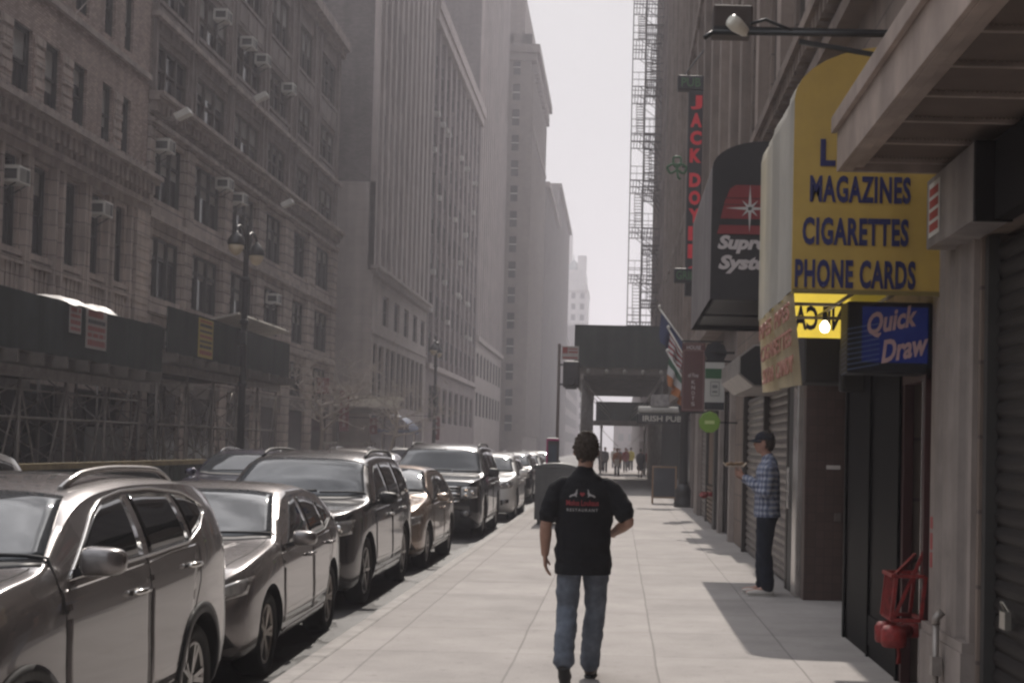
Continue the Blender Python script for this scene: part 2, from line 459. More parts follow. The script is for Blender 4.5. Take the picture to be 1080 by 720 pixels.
def win_mesh(w, h, kind, side, fm):
    k = (round(w, 2), round(h, 2), kind, side, fm.name)
    if k in WM: return WM[k]
    s = side; fr = MB(); gl = MB(); bl = MB(); t = .07
    def rect(y0, y1, z0, z1, t=.06, d0=.0, d1=.09):
        fr.box(s*d0, s*d1, y0, y0+t, z0, z1); fr.box(s*d0, s*d1, y1-t, y1, z0, z1)
        fr.box(s*d0, s*d1, y0+t, y1-t, z0, z0+t); fr.box(s*d0, s*d1, y0+t, y1-t, z1-t, z1)
    n = {'sash': 1, 'double': 2, 'triple': 3, 'bay': 3, 'plain': 1, 'big': 3}[kind]
    rect(-w/2, w/2, 0, h, .05, 0, .13)
    iw = (w-.1)/n
    for i in range(n):
        a = -w/2 + .05 + i*iw; b = a + iw
        zt = h-.05
        if kind == 'big':
            rect(a+.01, b-.01, h*.68, zt, .05); rect(a+.01, b-.01, .05, h*.68-.01, .06)
        elif kind == 'plain':
            rect(a, b, .05, zt, .04)
        else:
            rect(a+.015, b-.015, h*.48, zt, .055, .03, .1); rect(a+.015, b-.015, .05, h*.48+.04, .06, -.02, .025)
        if n > 1 and i: fr.box(0, s*.15, a-.045, a+.045, .05, h-.05)
    gl.box(s*.0, s*.012, -w/2+.04, w/2-.04, .04, h-.04)
    r = random.Random(int(w*100+h*10))
    mf = fr.mesh('window', fm); mg = gl.mesh('pane', GLASS)
    WM[k] = (mf, mg)
    return WM[k]
BL = {}
def put_window(par, X, side, o, kind='sash', depth=.22, fm=None, blind=0., ac=None):
    a, b, c, d = o[:4]
    fm = fm or FRAME_D
    w_, h_ = round(b-a, 2), round(d-c, 2)
    mf, mg = win_mesh(w_, h_, kind, side, fm)
    f_ = instance(mf, 'window', par, (X - side*depth, (a+b)/2, c))
    p_ = bpy.data.objects.new('pane', mg); C.objects.link(p_); p_.parent = f_; BASE[p_] = BASE[f_]
    if blind:
        k = (w_, h_, round(blind, 1), side)
        if k not in BL:
            m = MB(); m.box(side*.014, side*.022, -w_/2+.06, w_/2-.06, h_*(1-blind), h_-.05)
            BL[k] = m.mesh('blind', BLIND)
        q = bpy.data.objects.new('blind', BL[k]); C.objects.link(q); q.parent = f_; BASE[q] = BASE[f_]
    return f_
def many_windows(par, X, side, ops, kind, depth, fm, rnd, cap=100, extra=()):
    """the hundred largest windows as parts, the rest of a tall tower as one part"""
    for o in ops[:cap]:
        put_window(par, X, side, o, kind, depth, fm, rnd.choice([0,0,0,.5,.3]))
    if ops[cap:]:
        m = MB()
        for a, b, c, d in ops[cap:]:
            D = X - side*depth
            m.box(D, D+side*.02, a, b, c, d, 1)
            m.box(D, D+side*.1, a, a+.07, c, d); m.box(D, D+side*.1, b-.07, b, c, d)
            m.box(D, D+side*.1, a+.07, b-.07, (c+d)/2-.04, (c+d)/2+.04)
        tag(m.build('upper_windows', [fm, FARGLASS], par), kind='stuff')

def band(mb, X, side, y0, y1, z0, z1, out, mi=0):
    mb.box(X - side*.02, X + side*out, y0, y1, z0, z1, mi)

# materials of the left side
BRICK1 = masonry('brown_brick', (.40,.30,.265), (.22,.19,.17), var=.25, streak=.25)
STONE1 = masonry('tan_stone', (.45,.375,.34), (.2,.175,.155), bw=.9, bh=.42, ms=.014, var=.1, streak=.28)
STONE2 = masonry('grey_stone', (.40,.335,.305), (.13,.115,.1), bw=1.2, bh=.42, ms=.022, var=.1, streak=.3, bumps=.9)
BRICK2 = masonry('grey_brown_brick', (.30,.245,.225), (.16,.14,.13), var=.2, streak=.25)
TRIM2 = M('weathered_trim', (.37,.31,.285), rough=.85, var=.25, vs=1.5, streak=.3, bump=.4)
IRON2 = M('painted_bay_iron', (.22,.18,.165), rough=.7, var=.25, vs=1.5, streak=.3)
rnd = random.Random(3)

# ---- building one: brown brick over a stone storey, Y 26 - 47.3
B1 = thing('brick_building', (LW, 36, 0), 'brown brick loft building with a dentilled cornice above the near green scaffold', 'building', 'loft buildings across the street')
w_ = MB(); ops = []
cols_up = [(28.65,29.75),(30.65,31.75),(32.6,33.7),(34.7,35.8),(36.72,37.92),(38.8,39.84),(40.8,41.84),(43.12,43.98),(44.87,45.63)]
for z0, z1 in ((10.73,12.53),(14.06,15.86),(17.3,19.1),(20.5,22.2)):
    ops += [(a, b, z0, z1) for a, b in cols_up]
cols_lo = [(28.3,29.5),(30.2,31.45),(32.3,33.55),(34.25,35.5),(36.32,37.5),(38.15,39.43),(40.38,41.6),(42.35,43.52),(44.4,45.58)]
lo = [(a, b, 6.62, 9.04) for a, b in cols_lo]
up_o = [o for o in ops]
facade(w_, LW, 1, 26, 47.3, 9.24, 24.5, up_o, .25, 0)
facade(w_, LW-.05, 1, 26, 47.3, 3.6, 9.24, lo, .25, 1)
shell(w_, LW, 1, 26, 47.3, 0, 24.5, 14, 0)
w_.build('wall', [BRICK1, STONE1], B1)
for i, o in enumerate(up_o): put_window(B1, LW, 1, o, 'sash', .22, FRAME_D, rnd.choice([0, .5, .5, .3, .7]))
for i, o in enumerate(lo): put_window(B1, LW-.05, 1, o, 'sash', .24, FRAME_D, rnd.choice([0, 0, .3, .5]))
m = MB()                                                    # cornice: corona, dentils, frieze mouldings
m.box(LW-.1, LW+.62, 26, 47.3, 10.22, 10.36); m.box(LW-.1, LW+.5, 26, 47.3, 10.1, 10.219); m.box(LW-.1, LW+.2, 26, 47.3, 9.55, 10.099)
m.box(LW-.1, LW+.3, 26, 47.3, 9.38, 9.549); m.box(LW-.1, LW+.16, 26, 47.3, 9.14, 9.379)
y = 26.1
while y < 47.1:
    m.box(LW+.2, LW+.46, y, y+.2, 9.72, 10.098); m.box(LW+.2, LW+.33, y+.02, y+.18, 9.56, 9.719); y += .42
m.build('cornice', TRIM2, B1)
m = MB()                                                    # sill course and string course
m.box(LW-.1, LW+.14, 26, 47.3, 10.48, 10.7); m.box(LW-.1, LW+.12, 26, 47.3, 13.62, 13.8); m.box(LW-.1, LW+.12, 26, 47.3, 16.9, 17.1)
for i in range(60):
    a = 26.2 + i*.352
    if a < 47: m.box(LW+.14, LW+.2, a, a+.16, 10.5, 10.68)
m.build('string_course', TRIM2, B1)
for (a, b), (c, d) in zip(cols_up, cols_up[1:]):
    if c - b < 1.2:
        m = MB(); m.box(LW-.02, LW+.03, b+.2, c-.2, 10.72, 12.5)
        for k in range(6):
            z = 10.8 + k*.29
            m.box(LW-.02, LW+.05 + .03*(k % 2), b+.16, c-.16, z, z+.2)
        m.build('pier_ornament', STONE1, B1)
m = MB()                                                    # stone storey: slim colonnettes beside each window, ribbed panels below
for i, (a, b) in enumerate(cols_lo):
    for yy in (a-.22, b+.22): m.box(LW-.06, LW+.14, yy-.075, yy+.075, 4.3, 9.14)
    m.box(LW-.06, LW+.08, a-.12, b+.12, 6.42, 6.58)
    n = 4
    for k in range(n):
        yy = a + (b-a)*(k+.5)/n
        m.box(LW-.06, LW+.06, yy-.09, yy+.09, 4.5, 6.2)
m.box(LW-.06, LW+.2, 26, 47.3, 4.05, 4.32); m.box(LW-.06, LW+.1, 26, 47.3, 6.2, 6.34)
m.box(LW-.06, LW+.18, 46.1, 47.25, 3.6, 9.14)
for k in range(12): m.box(LW-.06, LW+.205, 46.06, 47.29, 3.9+k*.44, 4.28+k*.44)
m.build('pilaster', STONE1, B1)
# ground storey: dark recessed shopfronts
SHOP = M('shopfront_dark', (.03,.028,.027), rough=.5, var=.4, vs=1)
m = MB()
for a in range(26, 47, 5):
    m.box(LW-.3, LW+.06, a, a+.55, 0, 3.6)
m.box(LW-.3, LW+.04, 26, 47.3, 3.1, 3.6)
m.build('shop_pier', STONE1, B1)
m = MB(); m.box(LW-.9, LW-.7, 26, 47.3, 0, 3.6); m.build('shop_wall', SHOP, B1)
for k, a in enumerate((31, 36, 41)):
    m = MB(); m.box(LW-.7, LW-.6, a+.7, a+4.8, .0, .6, 0); m.box(LW-.66, LW-.64, a+.8, a+3.2, .6, 2.9, 1); m.box(LW-.7, LW-.6, a+.7, a+.8, .6, 3, 0); m.box(LW-.7, LW-.6, a+3.2, a+3.3, 0, 3, 0)
    m.box(LW-.66, LW-.64, a+3.3, a+4.7, .05, 2.9, 1)
    if k == 1: m.box(LW-.63, LW-.6, a+.9, a+1.9, 1.0, 1.8, 2)
    m.build('shopfront', [FRAME_D, GLASS2, WHITE], B1)

# ---- building two: grey stone below, three metal bay tiers above, Y 47.4 - 79
B2 = thing('stone_building', (LW, 63, 0), 'grey stone loft building with wide triple window bays behind the far scaffold', 'building', 'loft buildings across the street')
bays = [(47.88,51.5),(52.45,56.5),(57.6,61.8),(63.1,66.75),(68.5,71.9),(73.6,77.8)]
rows = [(3.9,5.6),(6.5,8.62),(9.85,12.0),(13.56,15.2),(16.68,18.45),(19.95,22.2)]
w_ = MB(); lo = []; up = []
for z0, z1 in rows[:3]: lo += [(a+.12, b-.12, z0, z1) for a, b in bays]
for z0, z1 in rows[3:]: up += [(a, b, z0, z1) for a, b in bays]
facade(w_, LW, 1, 47.35, 79.1, 0, 12.9, lo, .3, 0)
facade(w_, LW, 1, 47.35, 79.1, 12.9, 23.9, up, .3, 1)
shell(w_, LW, 1, 47.35, 79.1, 0, 23.9, 14, 1)
w_.build('wall', [STONE2, BRICK2], B2)
for o in lo: put_window(B2, LW, 1, o, 'big', .28, FRAME_D, rnd.choice([0,0,.3,.4,.5,.7]))
for o in up: put_window(B2, LW, 1, o, 'bay', .2, FRAME_B, rnd.choice([0,.2,.3,.5,.6]))
m = MB()
for i in range(len(bays)):                                   # thin vertical bay strips and panelled spandrels
    a, b = bays[i]
    for yy in ((a-.3, b+.3) if 0 < i < 4 else (a-.2, b+.2)): m.box(LW-.02, LW+.13, yy-.09, yy+.09, 13.35, 23.4)
    for (z0, z1), (z2, z3) in zip(rows[3:], rows[4:]):
        m.box(LW-.02, LW+.07, a, b, z1+.25, z2-.25); m.box(LW-.02, LW+.12, a-.05, b+.05, z2-.2, z2-.06)
        for k in range(3): m.box(LW+.07, LW+.1, a+.15+k*(b-a)/3, a+(k+1)*(b-a)/3-.15, z1+.4, z2-.4)
m.build('bay_panel', IRON2, B2)
m = MB()
m.box(LW-.05, LW+.5, 47.35, 79.1, 13.2, 13.34); m.box(LW-.05, LW+.36, 47.35, 79.1, 13.05, 13.199); m.box(LW-.05, LW+.2, 47.35, 79.1, 12.3, 12.46)
y = 47.5
while y < 79:
    m.box(LW-.05, LW+.26, y, y+.24, 12.7, 13.048); y += .5
m.box(LW-.05, LW+.2, 47.35, 79.1, 9.1, 9.3); m.box(LW-.05, LW+.14, 47.35, 79.1, 5.95, 6.15)
m.box(LW-.05, LW+.28, 47.35, 79.1, 15.88, 16.06); m.box(LW-.05, LW+.5, 47.35, 79.1, 23.5, 24.0); m.box(LW-.05, LW+.25, 47.35, 79.1, 23.1, 23.499)
m.build('cornice', TRIM2, B2)
edges = [47.35] + [e for a, b in bays for e in (a, b)] + [79.1]
for a, b in zip(edges[0::2], edges[1::2]):
    if b - a > .5:
        m = MB(); z = .1; m.box(LW-.05, LW+.06, a+.05, b-.05, .1, 12.3)
        while z < 12.2:
            m.box(LW-.05, LW+.1, a+.02, b-.02, z, z+.38); z += .42
        m.build('rusticated_pier', STONE2, B2)
m = MB()
for a, b in bays:
    m.box(LW-.6, LW+.03, a+.2, b-.2, .0, .0001+.5, 0); m.box(LW+.003, LW+.03, a+.3, b-.3, .5, 3.2, 1); m.box(LW-.05, LW+.12, a, b, 3.2, 3.7, 0)
m.build('shopfront', [FRAME_B, GLASS2], B2)

# ---- building three: pale lower storeys, ribbed tower above, Y 81.4 - 104.4
PALE3 = masonry('pale_limestone', (.38,.33,.31), (.3,.26,.245), bw=1.1, bh=.5, ms=.01, var=.05, streak=.18)
RIB3 = M('ribbed_tower_stone', (.37,.315,.30), rough=.85, var=.15, vs=.6, streak=.22)
SLOT = M('tower_spandrel', (.03,.027,.029), rough=.7, var=.25, vs=.8)
SIDE3 = masonry('dark_party_wall', (.16,.135,.132), (.12,.11,.1), var=.2, streak=.25)
X3 = -14.3
B3 = thing('ribbed_tower', (X3, 93, 0), 'ribbed stone tower on a pale base with a two tone blank side wall', 'building', 'ribbed towers up the street')
w_ = MB()
hi = [(a, a+2.1, 8.75, 10.58) for a in (85.1,89.4,93.5,97.6,101.4)]
lo = []
for a in (82.1, 86.6, 91.0, 95.2, 99.4): lo += [(a, a+1.5, 4.0, 7.48), (a+1.95, a+3.7, 4.0, 7.48)]
facade(w_, X3, 1, 81.4, 104.4, 0, 11.6, hi+lo, .3, 0)
w_.poly([(X3,81.4,0),(X3-16,81.4,0),(X3-16,81.4,16.7),(X3,81.4,16.7)], 0)
w_.poly([(X3,81.4,11.6),(X3-.3,81.4,11.6),(X3-.3,81.4,16.7),(X3,81.4,16.7)], 0)
w_.poly([(X3-.3,81.4,16.7),(X3-16,81.4,16.7),(X3-16,81.4,58),(X3-.3,81.4,58)], 1)
w_.poly([(X3,104.4,0),(X3-16,104.4,0),(X3-16,104.4,58),(X3,104.4,58)], 1)
w_.poly([(X3-.3,81.4,58),(X3-16,81.4,58),(X3-16,104.4,58),(X3-.3,104.4,58)], 1)
w_.poly([(X3-.3,81.4,11.6),(X3-.3,104.4,11.6),(X3-.3,104.4,58),(X3-.3,81.4,58)], 2)
w_.poly([(X3,81.4,11.6),(X3,104.4,11.6),(X3-.3,104.4,11.6),(X3-.3,81.4,11.6)], 0)
w_.build('wall', [PALE3, SIDE3, SLOT], B3)
for o in hi+lo: put_window(B3, X3, 1, o, 'double' if o[3] > 8 else 'plain', .28, FRAME_D, 0)
def ribs(par, X, y0, y1, z0, z1, pitch, wd, floors, depth=.3, mat=None):
    m = MB(); n = int(round((y1-y0)/pitch)); p = (y1-y0)/n
    for i in range(n+1):
        yy = y0 + i*p
        m.box(X-depth-.02, X + (.02 if 0 < i < n else .05), max(y0, yy-wd/2), min(y1, yy+wd/2), z0, z1)
        if i < n:
            m.box(X-depth-.02, X-.12, yy+p/2-.09, yy+p/2+.09, z0, z1)
    m.build('rib', mat or RIB3, par)
    wins = []
    z = z0 + .9
    while z + 2 < z1:
        for i in range(n):
            yy = y0 + i*p
            wins.append((yy+wd/2+.06, yy+p/2-.13, z, z+1.75)); wins.append((yy+p/2+.13, yy+p-wd/2-.06, z, z+1.75))
        z += floors
    return wins
wins = ribs(B3, X3, 81.4, 104.4, 11.9, 46, 2.15, .8, 3.4)
many_windows(B3, X3-.3+.02, 1, wins, 'plain', 0, FRAME_D, rnd)
m = MB()
m.box(X3-.1, X3+.42, 81.2, 104.4, 11.72, 11.9); m.box(X3-.1, X3+.25, 81.3, 104.4, 11.5, 11.719); m.box(X3-.05, X3+.08, 81.4, 104.4, 8.0, 8.2)
y = 81.5
while y < 104: m.box(X3, X3+.32, y, y+.2, 11.3, 11.499); y += .55
m.build('cornice', PALE3, B3)
m = MB(); m.box(X3-.8, X3+.05, 81.5, 104.4, 0, .5, 0)
for k in range(5): m.box(X3+.004, X3+.05, 82.2+k*4.4, 85.6+k*4.4, .5, 3.3, 1)
m.build('shopfront', [FRAME_B, GLASS2], B3)

# ---- building four: dark windowed tower, Y 104.5 - 140, flat roof at 34.5 m
WALL4 = masonry('mauve_brick', (.27,.22,.215), (.22,.19,.185), var=.15, streak=.2)
B4 = thing('windowed_tower', (X3, 122, 0), 'dark brick tower dotted with window air conditioners beyond the ribbed tower', 'building', 'ribbed towers up the street')
w_ = MB(); ops = []
facade(w_, X3-.25, 1, 104.5, 140, 7.4, 34.5, [], .25, 1); facade(w_, X3, 1, 104.5, 140, 0, 7.4, [(106.5+k*4.2, 109.3+k*4.2, 3.4, 6.2) for k in range(8)], .3, 0)
shell(w_, X3-.25, 1, 104.5, 140, 0, 34.5, 16, 0)
w_.build('wall', [WALL4, SLOT], B4)
wins = ribs(B4, X3, 104.5, 140, 7.6, 34.0, 3.55, .8, 3.0, .25, WALL4)
many_windows(B4, X3-.23, 1, wins, 'plain', 0, FRAME_D, rnd)
for k in range(8): put_window(B4, X3, 1, (106.5+k*4.2, 109.3+k*4.2, 3.4, 6.2), 'double', .28, FRAME_D, 0)
m = MB(); m.box(X3-.3, X3+.45, 104.5, 140.2, 34.0, 35.0); m.box(X3-.3, X3+.3, 104.5, 140.1, 33.2, 33.99); m.box(X3-.3, X3+.3, 104.5, 140, 7.3, 7.7)
m.build('cornice', RIB3, B4)
for k in range(26):                                          # window air conditioners, pale boxes
    o = rnd.choice([o for o in wins if 9 < o[2] < 27])
    if k == 0:
        m = MB(); m.box(0, .4, -.26, .26, 0, .36); acm = m.mesh('window_unit', M('dull_unit', (.42,.40,.38), rough=.6))
    instance(acm, 'window_unit', B4, (X3-.2, (o[0]+o[1])/2 + .01*k, o[2]+.02))

# ---- building five: taller slab, Y 140 - 171
B5 = thing('slab_tower', (X3, 155, 0), 'tall ribbed slab with a pale rooftop hut and dark blank flank', 'building', 'ribbed towers up the street')
w_ = MB()
facade(w_, X3-.25, 1, 140.3, 171, 0, 62, [], .2, 1); shell(w_, X3-.25, 1, 140.3, 171, 0, 62, 4.0, 0)
w_.box(X3-20, X3-4.26, 141, 171, 0, 44, 0)
w_.build('wall', [SIDE3, SLOT], B5)
wins = ribs(B5, X3, 140.3, 171, 12.6, 61.5, 2.2, .75, 3.4, .25, RIB3)
many_windows(B5, X3-.23, 1, wins, 'plain', 0, FRAME_D, rnd, 100)
m = MB(); facade(m, X3, 1, 140.3, 171, 0, 12, [(141.5+k*3.7, 143.8+k*3.7, 8.6, 11) for k in range(8)] + [(141.5+k*3.7, 143.8+k*3.7, 4.6, 7) for k in range(8)], .22)
m.poly([(X3,140.3,0),(X3-.25,140.3,0),(X3-.25,140.3,12),(X3,140.3,12)]); m.poly([(X3,140.3,12),(X3-.25,140.3,12),(X3-.25,171,12),(X3,171,12)])
m.box(X3-.1, X3+.3, 140.3, 171, 12.01, 12.5)
m.build('base', PALE3, B5)
for k in range(8):
    put_window(B5, X3, 1, (141.5+k*3.7, 143.8+k*3.7, 8.6, 11), 'plain', .2, FRAME_D, 0); put_window(B5, X3, 1, (141.5+k*3.7, 143.8+k*3.7, 4.6, 7), 'plain', .2, FRAME_D, 0)
m = MB(); m.box(X3-3.9, X3-1.0, 141.2, 146, 44.6, 48.5, 0); m.box(X3-4.0, X3-.85, 141.0, 146.2, 48.5, 48.75, 0)
# the hut stands on a lower roof in front of the slab's upper part
m.build('roof_hut', M('hut_render', (.34,.31,.29), rough=.9, var=.15), B5)

# ---- building six: pale tower standing forward, with a window column on its near face, Y 172 - 203
X6 = -11.6
PALE6 = masonry('beige_tower_brick', (.22,.185,.17), (.18,.155,.145), bw=.5, bh=.2, var=.1, streak=.15)
B6 = thing('beige_tower', (X6, 187, 0), 'beige tower with bracketed roofline and a single column of windows facing the camera', 'building', 'distant towers')
w_ = MB(); o6 = []
for k in range(13):
    for j in range(11): o6.append((173+j*2.7, 174.5+j*2.7, 3.5+k*3.5, 5.6+k*3.5))
facade(w_, X6, 1, 172, 203, 0, 50, o6, .3); 
w_.poly([(X6,203,0),(X6-16,203,0),(X6-16,203,50),(X6,203,50)]); w_.poly([(X6,172,50),(X6-16,172,50),(X6-16,203,50),(X6,203,50)]); w_.poly([(X6-16,172,0),(X6-16,203,0),(X6-16,203,50),(X6-16,172,50)])
# camera-facing end with its own openings
for k in range(16):
    z = 3.5+k*3.1
    w_.poly([(X6,172,z-1.1),(X6-16,172,z-1.1),(X6-16,172,z),(X6,172,z)])
    for x0, x1 in ((0,1.35),(2.25,16)): w_.poly([(X6-x0,172,z),(X6-x1,172,z),(X6-x1,172,z+2.0),(X6-x0,172,z+2.0)])
    w_.box(X6-2.25, X6-1.35, 172.25, 172.3, z, z+2.0)
w_.poly([(X6,172,0),(X6-16,172,0),(X6-16,172,2.4),(X6,172,2.4)]); w_.poly([(X6,172,52),(X6-16,172,52),(X6-16,172,50),(X6,172,50)])
w_.build('wall', PALE6, B6)
many_windows(B6, X6, 1, o6, 'plain', .28, FRAME_D, rnd, 60)
wm = MB(); wm.box(-.44, .44, 0, .02, .02, 1.98, 1); wm.box(-.44, .44, -.05, .0, .95, 1.05, 0); wme = wm.mesh('window', [WHITE, GLASS2])
for k in range(16): instance(wme, 'window', B6, (X6-1.8, 172.2, 3.5+k*3.1))
m = MB(); m.box(X6-16, X6+1.0, 171.4, 203.6, 49.6, 50.6); m.box(X6-16, X6+.6, 171.7, 203.3, 48.6, 49.59); m.box(X6-.1, X6+.4, 171.8, 203, 40, 40.5)
m.box(X6-2.9, X6+.15, 171.88, 171.99, 2.5, 48)if False else None
for k in range(14): m.box(X6, X6+.7, 173+k*2.2, 173.5+k*2.2, 47.4, 48.59)
m.build('cornice', PALE6, B6)
m = MB(); m.box(X6-9, X6-1.2, 176, 199, 50.6, 58); m.build('roof_block', PALE6, B6)

# ---- seven and the far skyscraper
B7 = thing('stepped_block', (X6, 240, 0), 'stepped grey block seen past the beige tower', 'building', 'distant towers')
w_ = MB(); w_.box(X6-18, X6, 206, 245, 0, 40); w_.box(X6-18, X6-.01, 245.01, 300, 0, 47); w_.box(X6-16, X6-1.0, 222, 244.9, 40, 43.5)
w_.build('wall', M('far_grey_wall', (.15,.13,.127), rough=.9, var=.2, vs=.3), B7)
m = MB()
for j in range(24):
    for k in range(11 if j > 10 else 9):
        m.box(X6, X6+.03, 208+j*3.8, 209.1+j*3.8, 4+k*3.8, 6.2+k*3.8)
pm_ = MB()
for j in range(25): pm_.box(X6-.05, X6+.35, 206.3+j*3.8, 207.2+j*3.8, 0, 39.5 if j < 10 else 46.5)
pm_.build('pier', MATS['far_grey_wall'], B7)
pm_ = MB()
for j in range(12): pm_.box(X6-.05, X6+.32, 172.1+j*2.7, 172.75+j*2.7, 3, 47.3)
pm_.build('pier', PALE6, B6)
tag(m.build('windows_of_block', FARGLASS, B7), kind='stuff')
m = MB(); m.box(X6-18, X6+.8, 206, 245.2, 39.6, 40.3); m.box(X6-18, X6+.8, 245.21, 300, 46.6, 47.4); m.build('cornice', PALE6, B7)
B8 = thing('domed_skyscraper', (-16, 480, 0), 'pale faraway skyscraper with stepped top and small dome ending the street', 'building', 'distant towers')
w_ = MB(); w_.box(-30, -11.6, 480, 510, 0, 57); w_.box(-30, -12.4, 481, 508, 57, 62); w_.box(-15.2, -12.2, 482, 486, 62, 67); w_.box(-20.1, -17.2, 484, 490, 62, 74)
w_.build('wall', M('faraway_wall', (.5,.48,.46), rough=.9, var=.15, vs=.2), B8)
m = MB(); m.lathe([(2.2,0),(2.3,.6),(2.0,1.6),(1.4,2.6),(.7,3.3),(.2,3.8),(.1,5.5)], (-16.6, 485, 62), 16); m.lathe([(1.4,0),(1.3,.9),(.8,1.7),(.15,2.4),(.05,4)], (-18.6, 486, 74), 12)
m.build('dome', M('dome_copper', (.3,.33,.32), rough=.8), B8)
m = MB()
for k in range(14):
    for j in range(6): m.box(-29+j*3, -27.6+j*3, 479.96, 479.99, 4+k*3.7, 6+k*3.7)
tag(m.build('windows_of_skyscraper', FARGLASS, B8), kind='stuff')
m = MB()
for k in range(5): m.box(-30.2, -11.3, 479.6, 510.3, 10+k*11.2, 10.6+k*11.2)
m.build('string_course', MATS['faraway_wall'], B8)
B9 = thing('low_block', (-16, 330, 0), 'low pale block between the stepped block and the faraway skyscraper', 'building', 'distant towers')
w_ = MB(); w_.box(-28, X6-.2, 305, 400, 0, 26); w_.box(-40, -13.2, 400.5, 470, 0, 36)
w_.build('wall', MATS['far_grey_wall'], B9)
m = MB()
for j in range(30):
    for k in range(6): m.box(X6-.2, X6-.17, 307+j*3, 308.6+j*3, 3+k*3.8, 5.2+k*3.8)
tag(m.build('windows_of_low_block', FARGLASS, B9), kind='stuff')
# ================================================================== right side
def fit_text(s, par, x0, x1, z0, z1, d, mat, facing='-y', name='lettering', **k):
    """lettering scaled to fill a rectangle; x is world X for -y facing and world Y for -x facing"""
    me = text_mesh(name, s, 1.0, mat, **k)
    xs = [v.co.x for v in me.vertices]; ys = [v.co.y for v in me.vertices]
    ax, bx, ay, by = min(xs), max(xs), min(ys), max(ys)
    W_, H_ = abs(x1-x0), z1-z0
    for v in me.vertices:
        u = (v.co.x-ax)/(bx-ax)*W_; t = (v.co.y-ay)/(by-ay)*H_; e = v.co.z
        if facing == '-y': v.co = (x0+u, d-e, z0+t)
        elif facing == '-x': v.co = (d-e, max(x0, x1)-u, z0+t)
        elif facing == '+x': v.co = (d+e, min(x0, x1)+u, z0+t)
    off = BASE[par]
    for v in me.vertices: v.co -= off
    me.update()
    o = bpy.data.objects.new(name, me); C.objects.link(o); o.parent = par; BASE[o] = off
    return o
LIME = masonry('soot_limestone', (.21,.165,.14), (.13,.105,.095), bw=1.0, bh=.45, ms=.012, var=.1, streak=.3)
REDBR = masonry('dull_red_brick', (.16,.105,.09), (.15,.13,.12), var=.2, streak=.25)
PLAST = M('pale_painted_stone', (.27,.23,.21), rough=.7, var=.18, vs=3, streak=.35, bump=.2)
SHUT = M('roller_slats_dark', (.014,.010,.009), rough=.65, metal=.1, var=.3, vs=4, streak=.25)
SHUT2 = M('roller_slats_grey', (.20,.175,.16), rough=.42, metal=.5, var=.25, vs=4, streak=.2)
STAIN = M('stainless_post', (.55,.52,.5), rough=.25, metal=.9, var=.15, vs=6)
def slats(mb, x, y0, y1, z0, z1, pitch=.1, mi=0):
    """curved roller slats facing the pavement"""
    z = z0
    while z < z1 - pitch*.5:
        pr = []
        for k in range(6):
            t = k/5; pr.append((x - .026*math.sin(PI*t)**.8, z + pitch*t*.94))
        pr.append((x - .001, z + pitch))
        for (xa, za), (xb, zb) in zip(pr, pr[1:]):
            mb.poly([(xa,y0,za),(xa,y1,za),(xb,y1,zb),(xb,y0,zb)], mi)
        z += pitch
G4 = 'shop buildings along the near pavement'
# ---- nearest building, with the canopy
RA = thing('corner_building', (WX+2, 2, 0), 'nearest dark stone shop building with a metal canopy and roller shutter', 'building', G4)
m = MB()
facade(m, WX, -1, -12, 9.45, 0, 34, [(4.4,8.55,0,3.02)] + [(a, a+1.5, z, z+2.2) for a in (-10,-7,-4,-1,2,5,7.5) for z in (6.6,10.2,13.8,17.4)], .35)
shell(m, WX, -1, -12, 9.45, 0, 34, 12)
m.build('wall', LIME, RA)
for a in (2, 5, 7.5):
    for z in (6.6, 10.2, 13.8): put_window(RA, WX, -1, (a, a+1.5, z, z+2.2), 'sash', .3, FRAME_D, 0)
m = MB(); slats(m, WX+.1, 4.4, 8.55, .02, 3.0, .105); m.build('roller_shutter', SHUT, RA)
m = MB(); m.box(WX+.02, WX+.09, 8.47, 8.55, 0, 3.0); m.box(WX+.02, WX+.09, 4.4, 4.48, 0, 3.0); m.build('shutter_rail', FRAME_D, RA)
m = MB()
m.tube([(WX+.03, 8.05, .82), (WX+.0, 8.03, .87), (WX+.0, 7.98, .87), (WX+.03, 7.96, .82)], .008, 6); m.box(WX+.0, WX+.04, 7.95, 8.06, .72, .82)
m.build('padlock', M('brass_grey', (.4,.38,.34), rough=.35, metal=.8), RA, bevel=.008)
m = MB()                                                   # shutter housing
m.box(1.95, WX-.004, 7.9, 9.1, 3.0, 3.44); m.build('shutter_housing', M('housing_tin', (.30,.27,.26), rough=.5, metal=.2, var=.2, vs=5, streak=.4), RA, bevel=.006)
m = MB(); m.box(1.945, 1.9485, 8.72, 9.02, 3.06, 3.4, 0)
for k in range(4): m.box(1.9425, 1.9445, 8.75, 8.99, 3.09+k*.075, 3.14+k*.075, 1)
m.build('notice', [WHITE, M('notice_red', (.35,.06,.05), rough=.6)], RA)
m = MB(); m.box(1.952, WX-.006, 7.86, 7.899, 2.99, 3.44); m.box(2.06, WX-.006, 4.4, 7.859, 3.0, 3.44); m.build('housing_shade_plate', M('painted_shade_black', (.012,.01,.01), rough=.7, var=.2, spec=.15), RA)  # black plates painting in the dark housing end and recess under the canopy
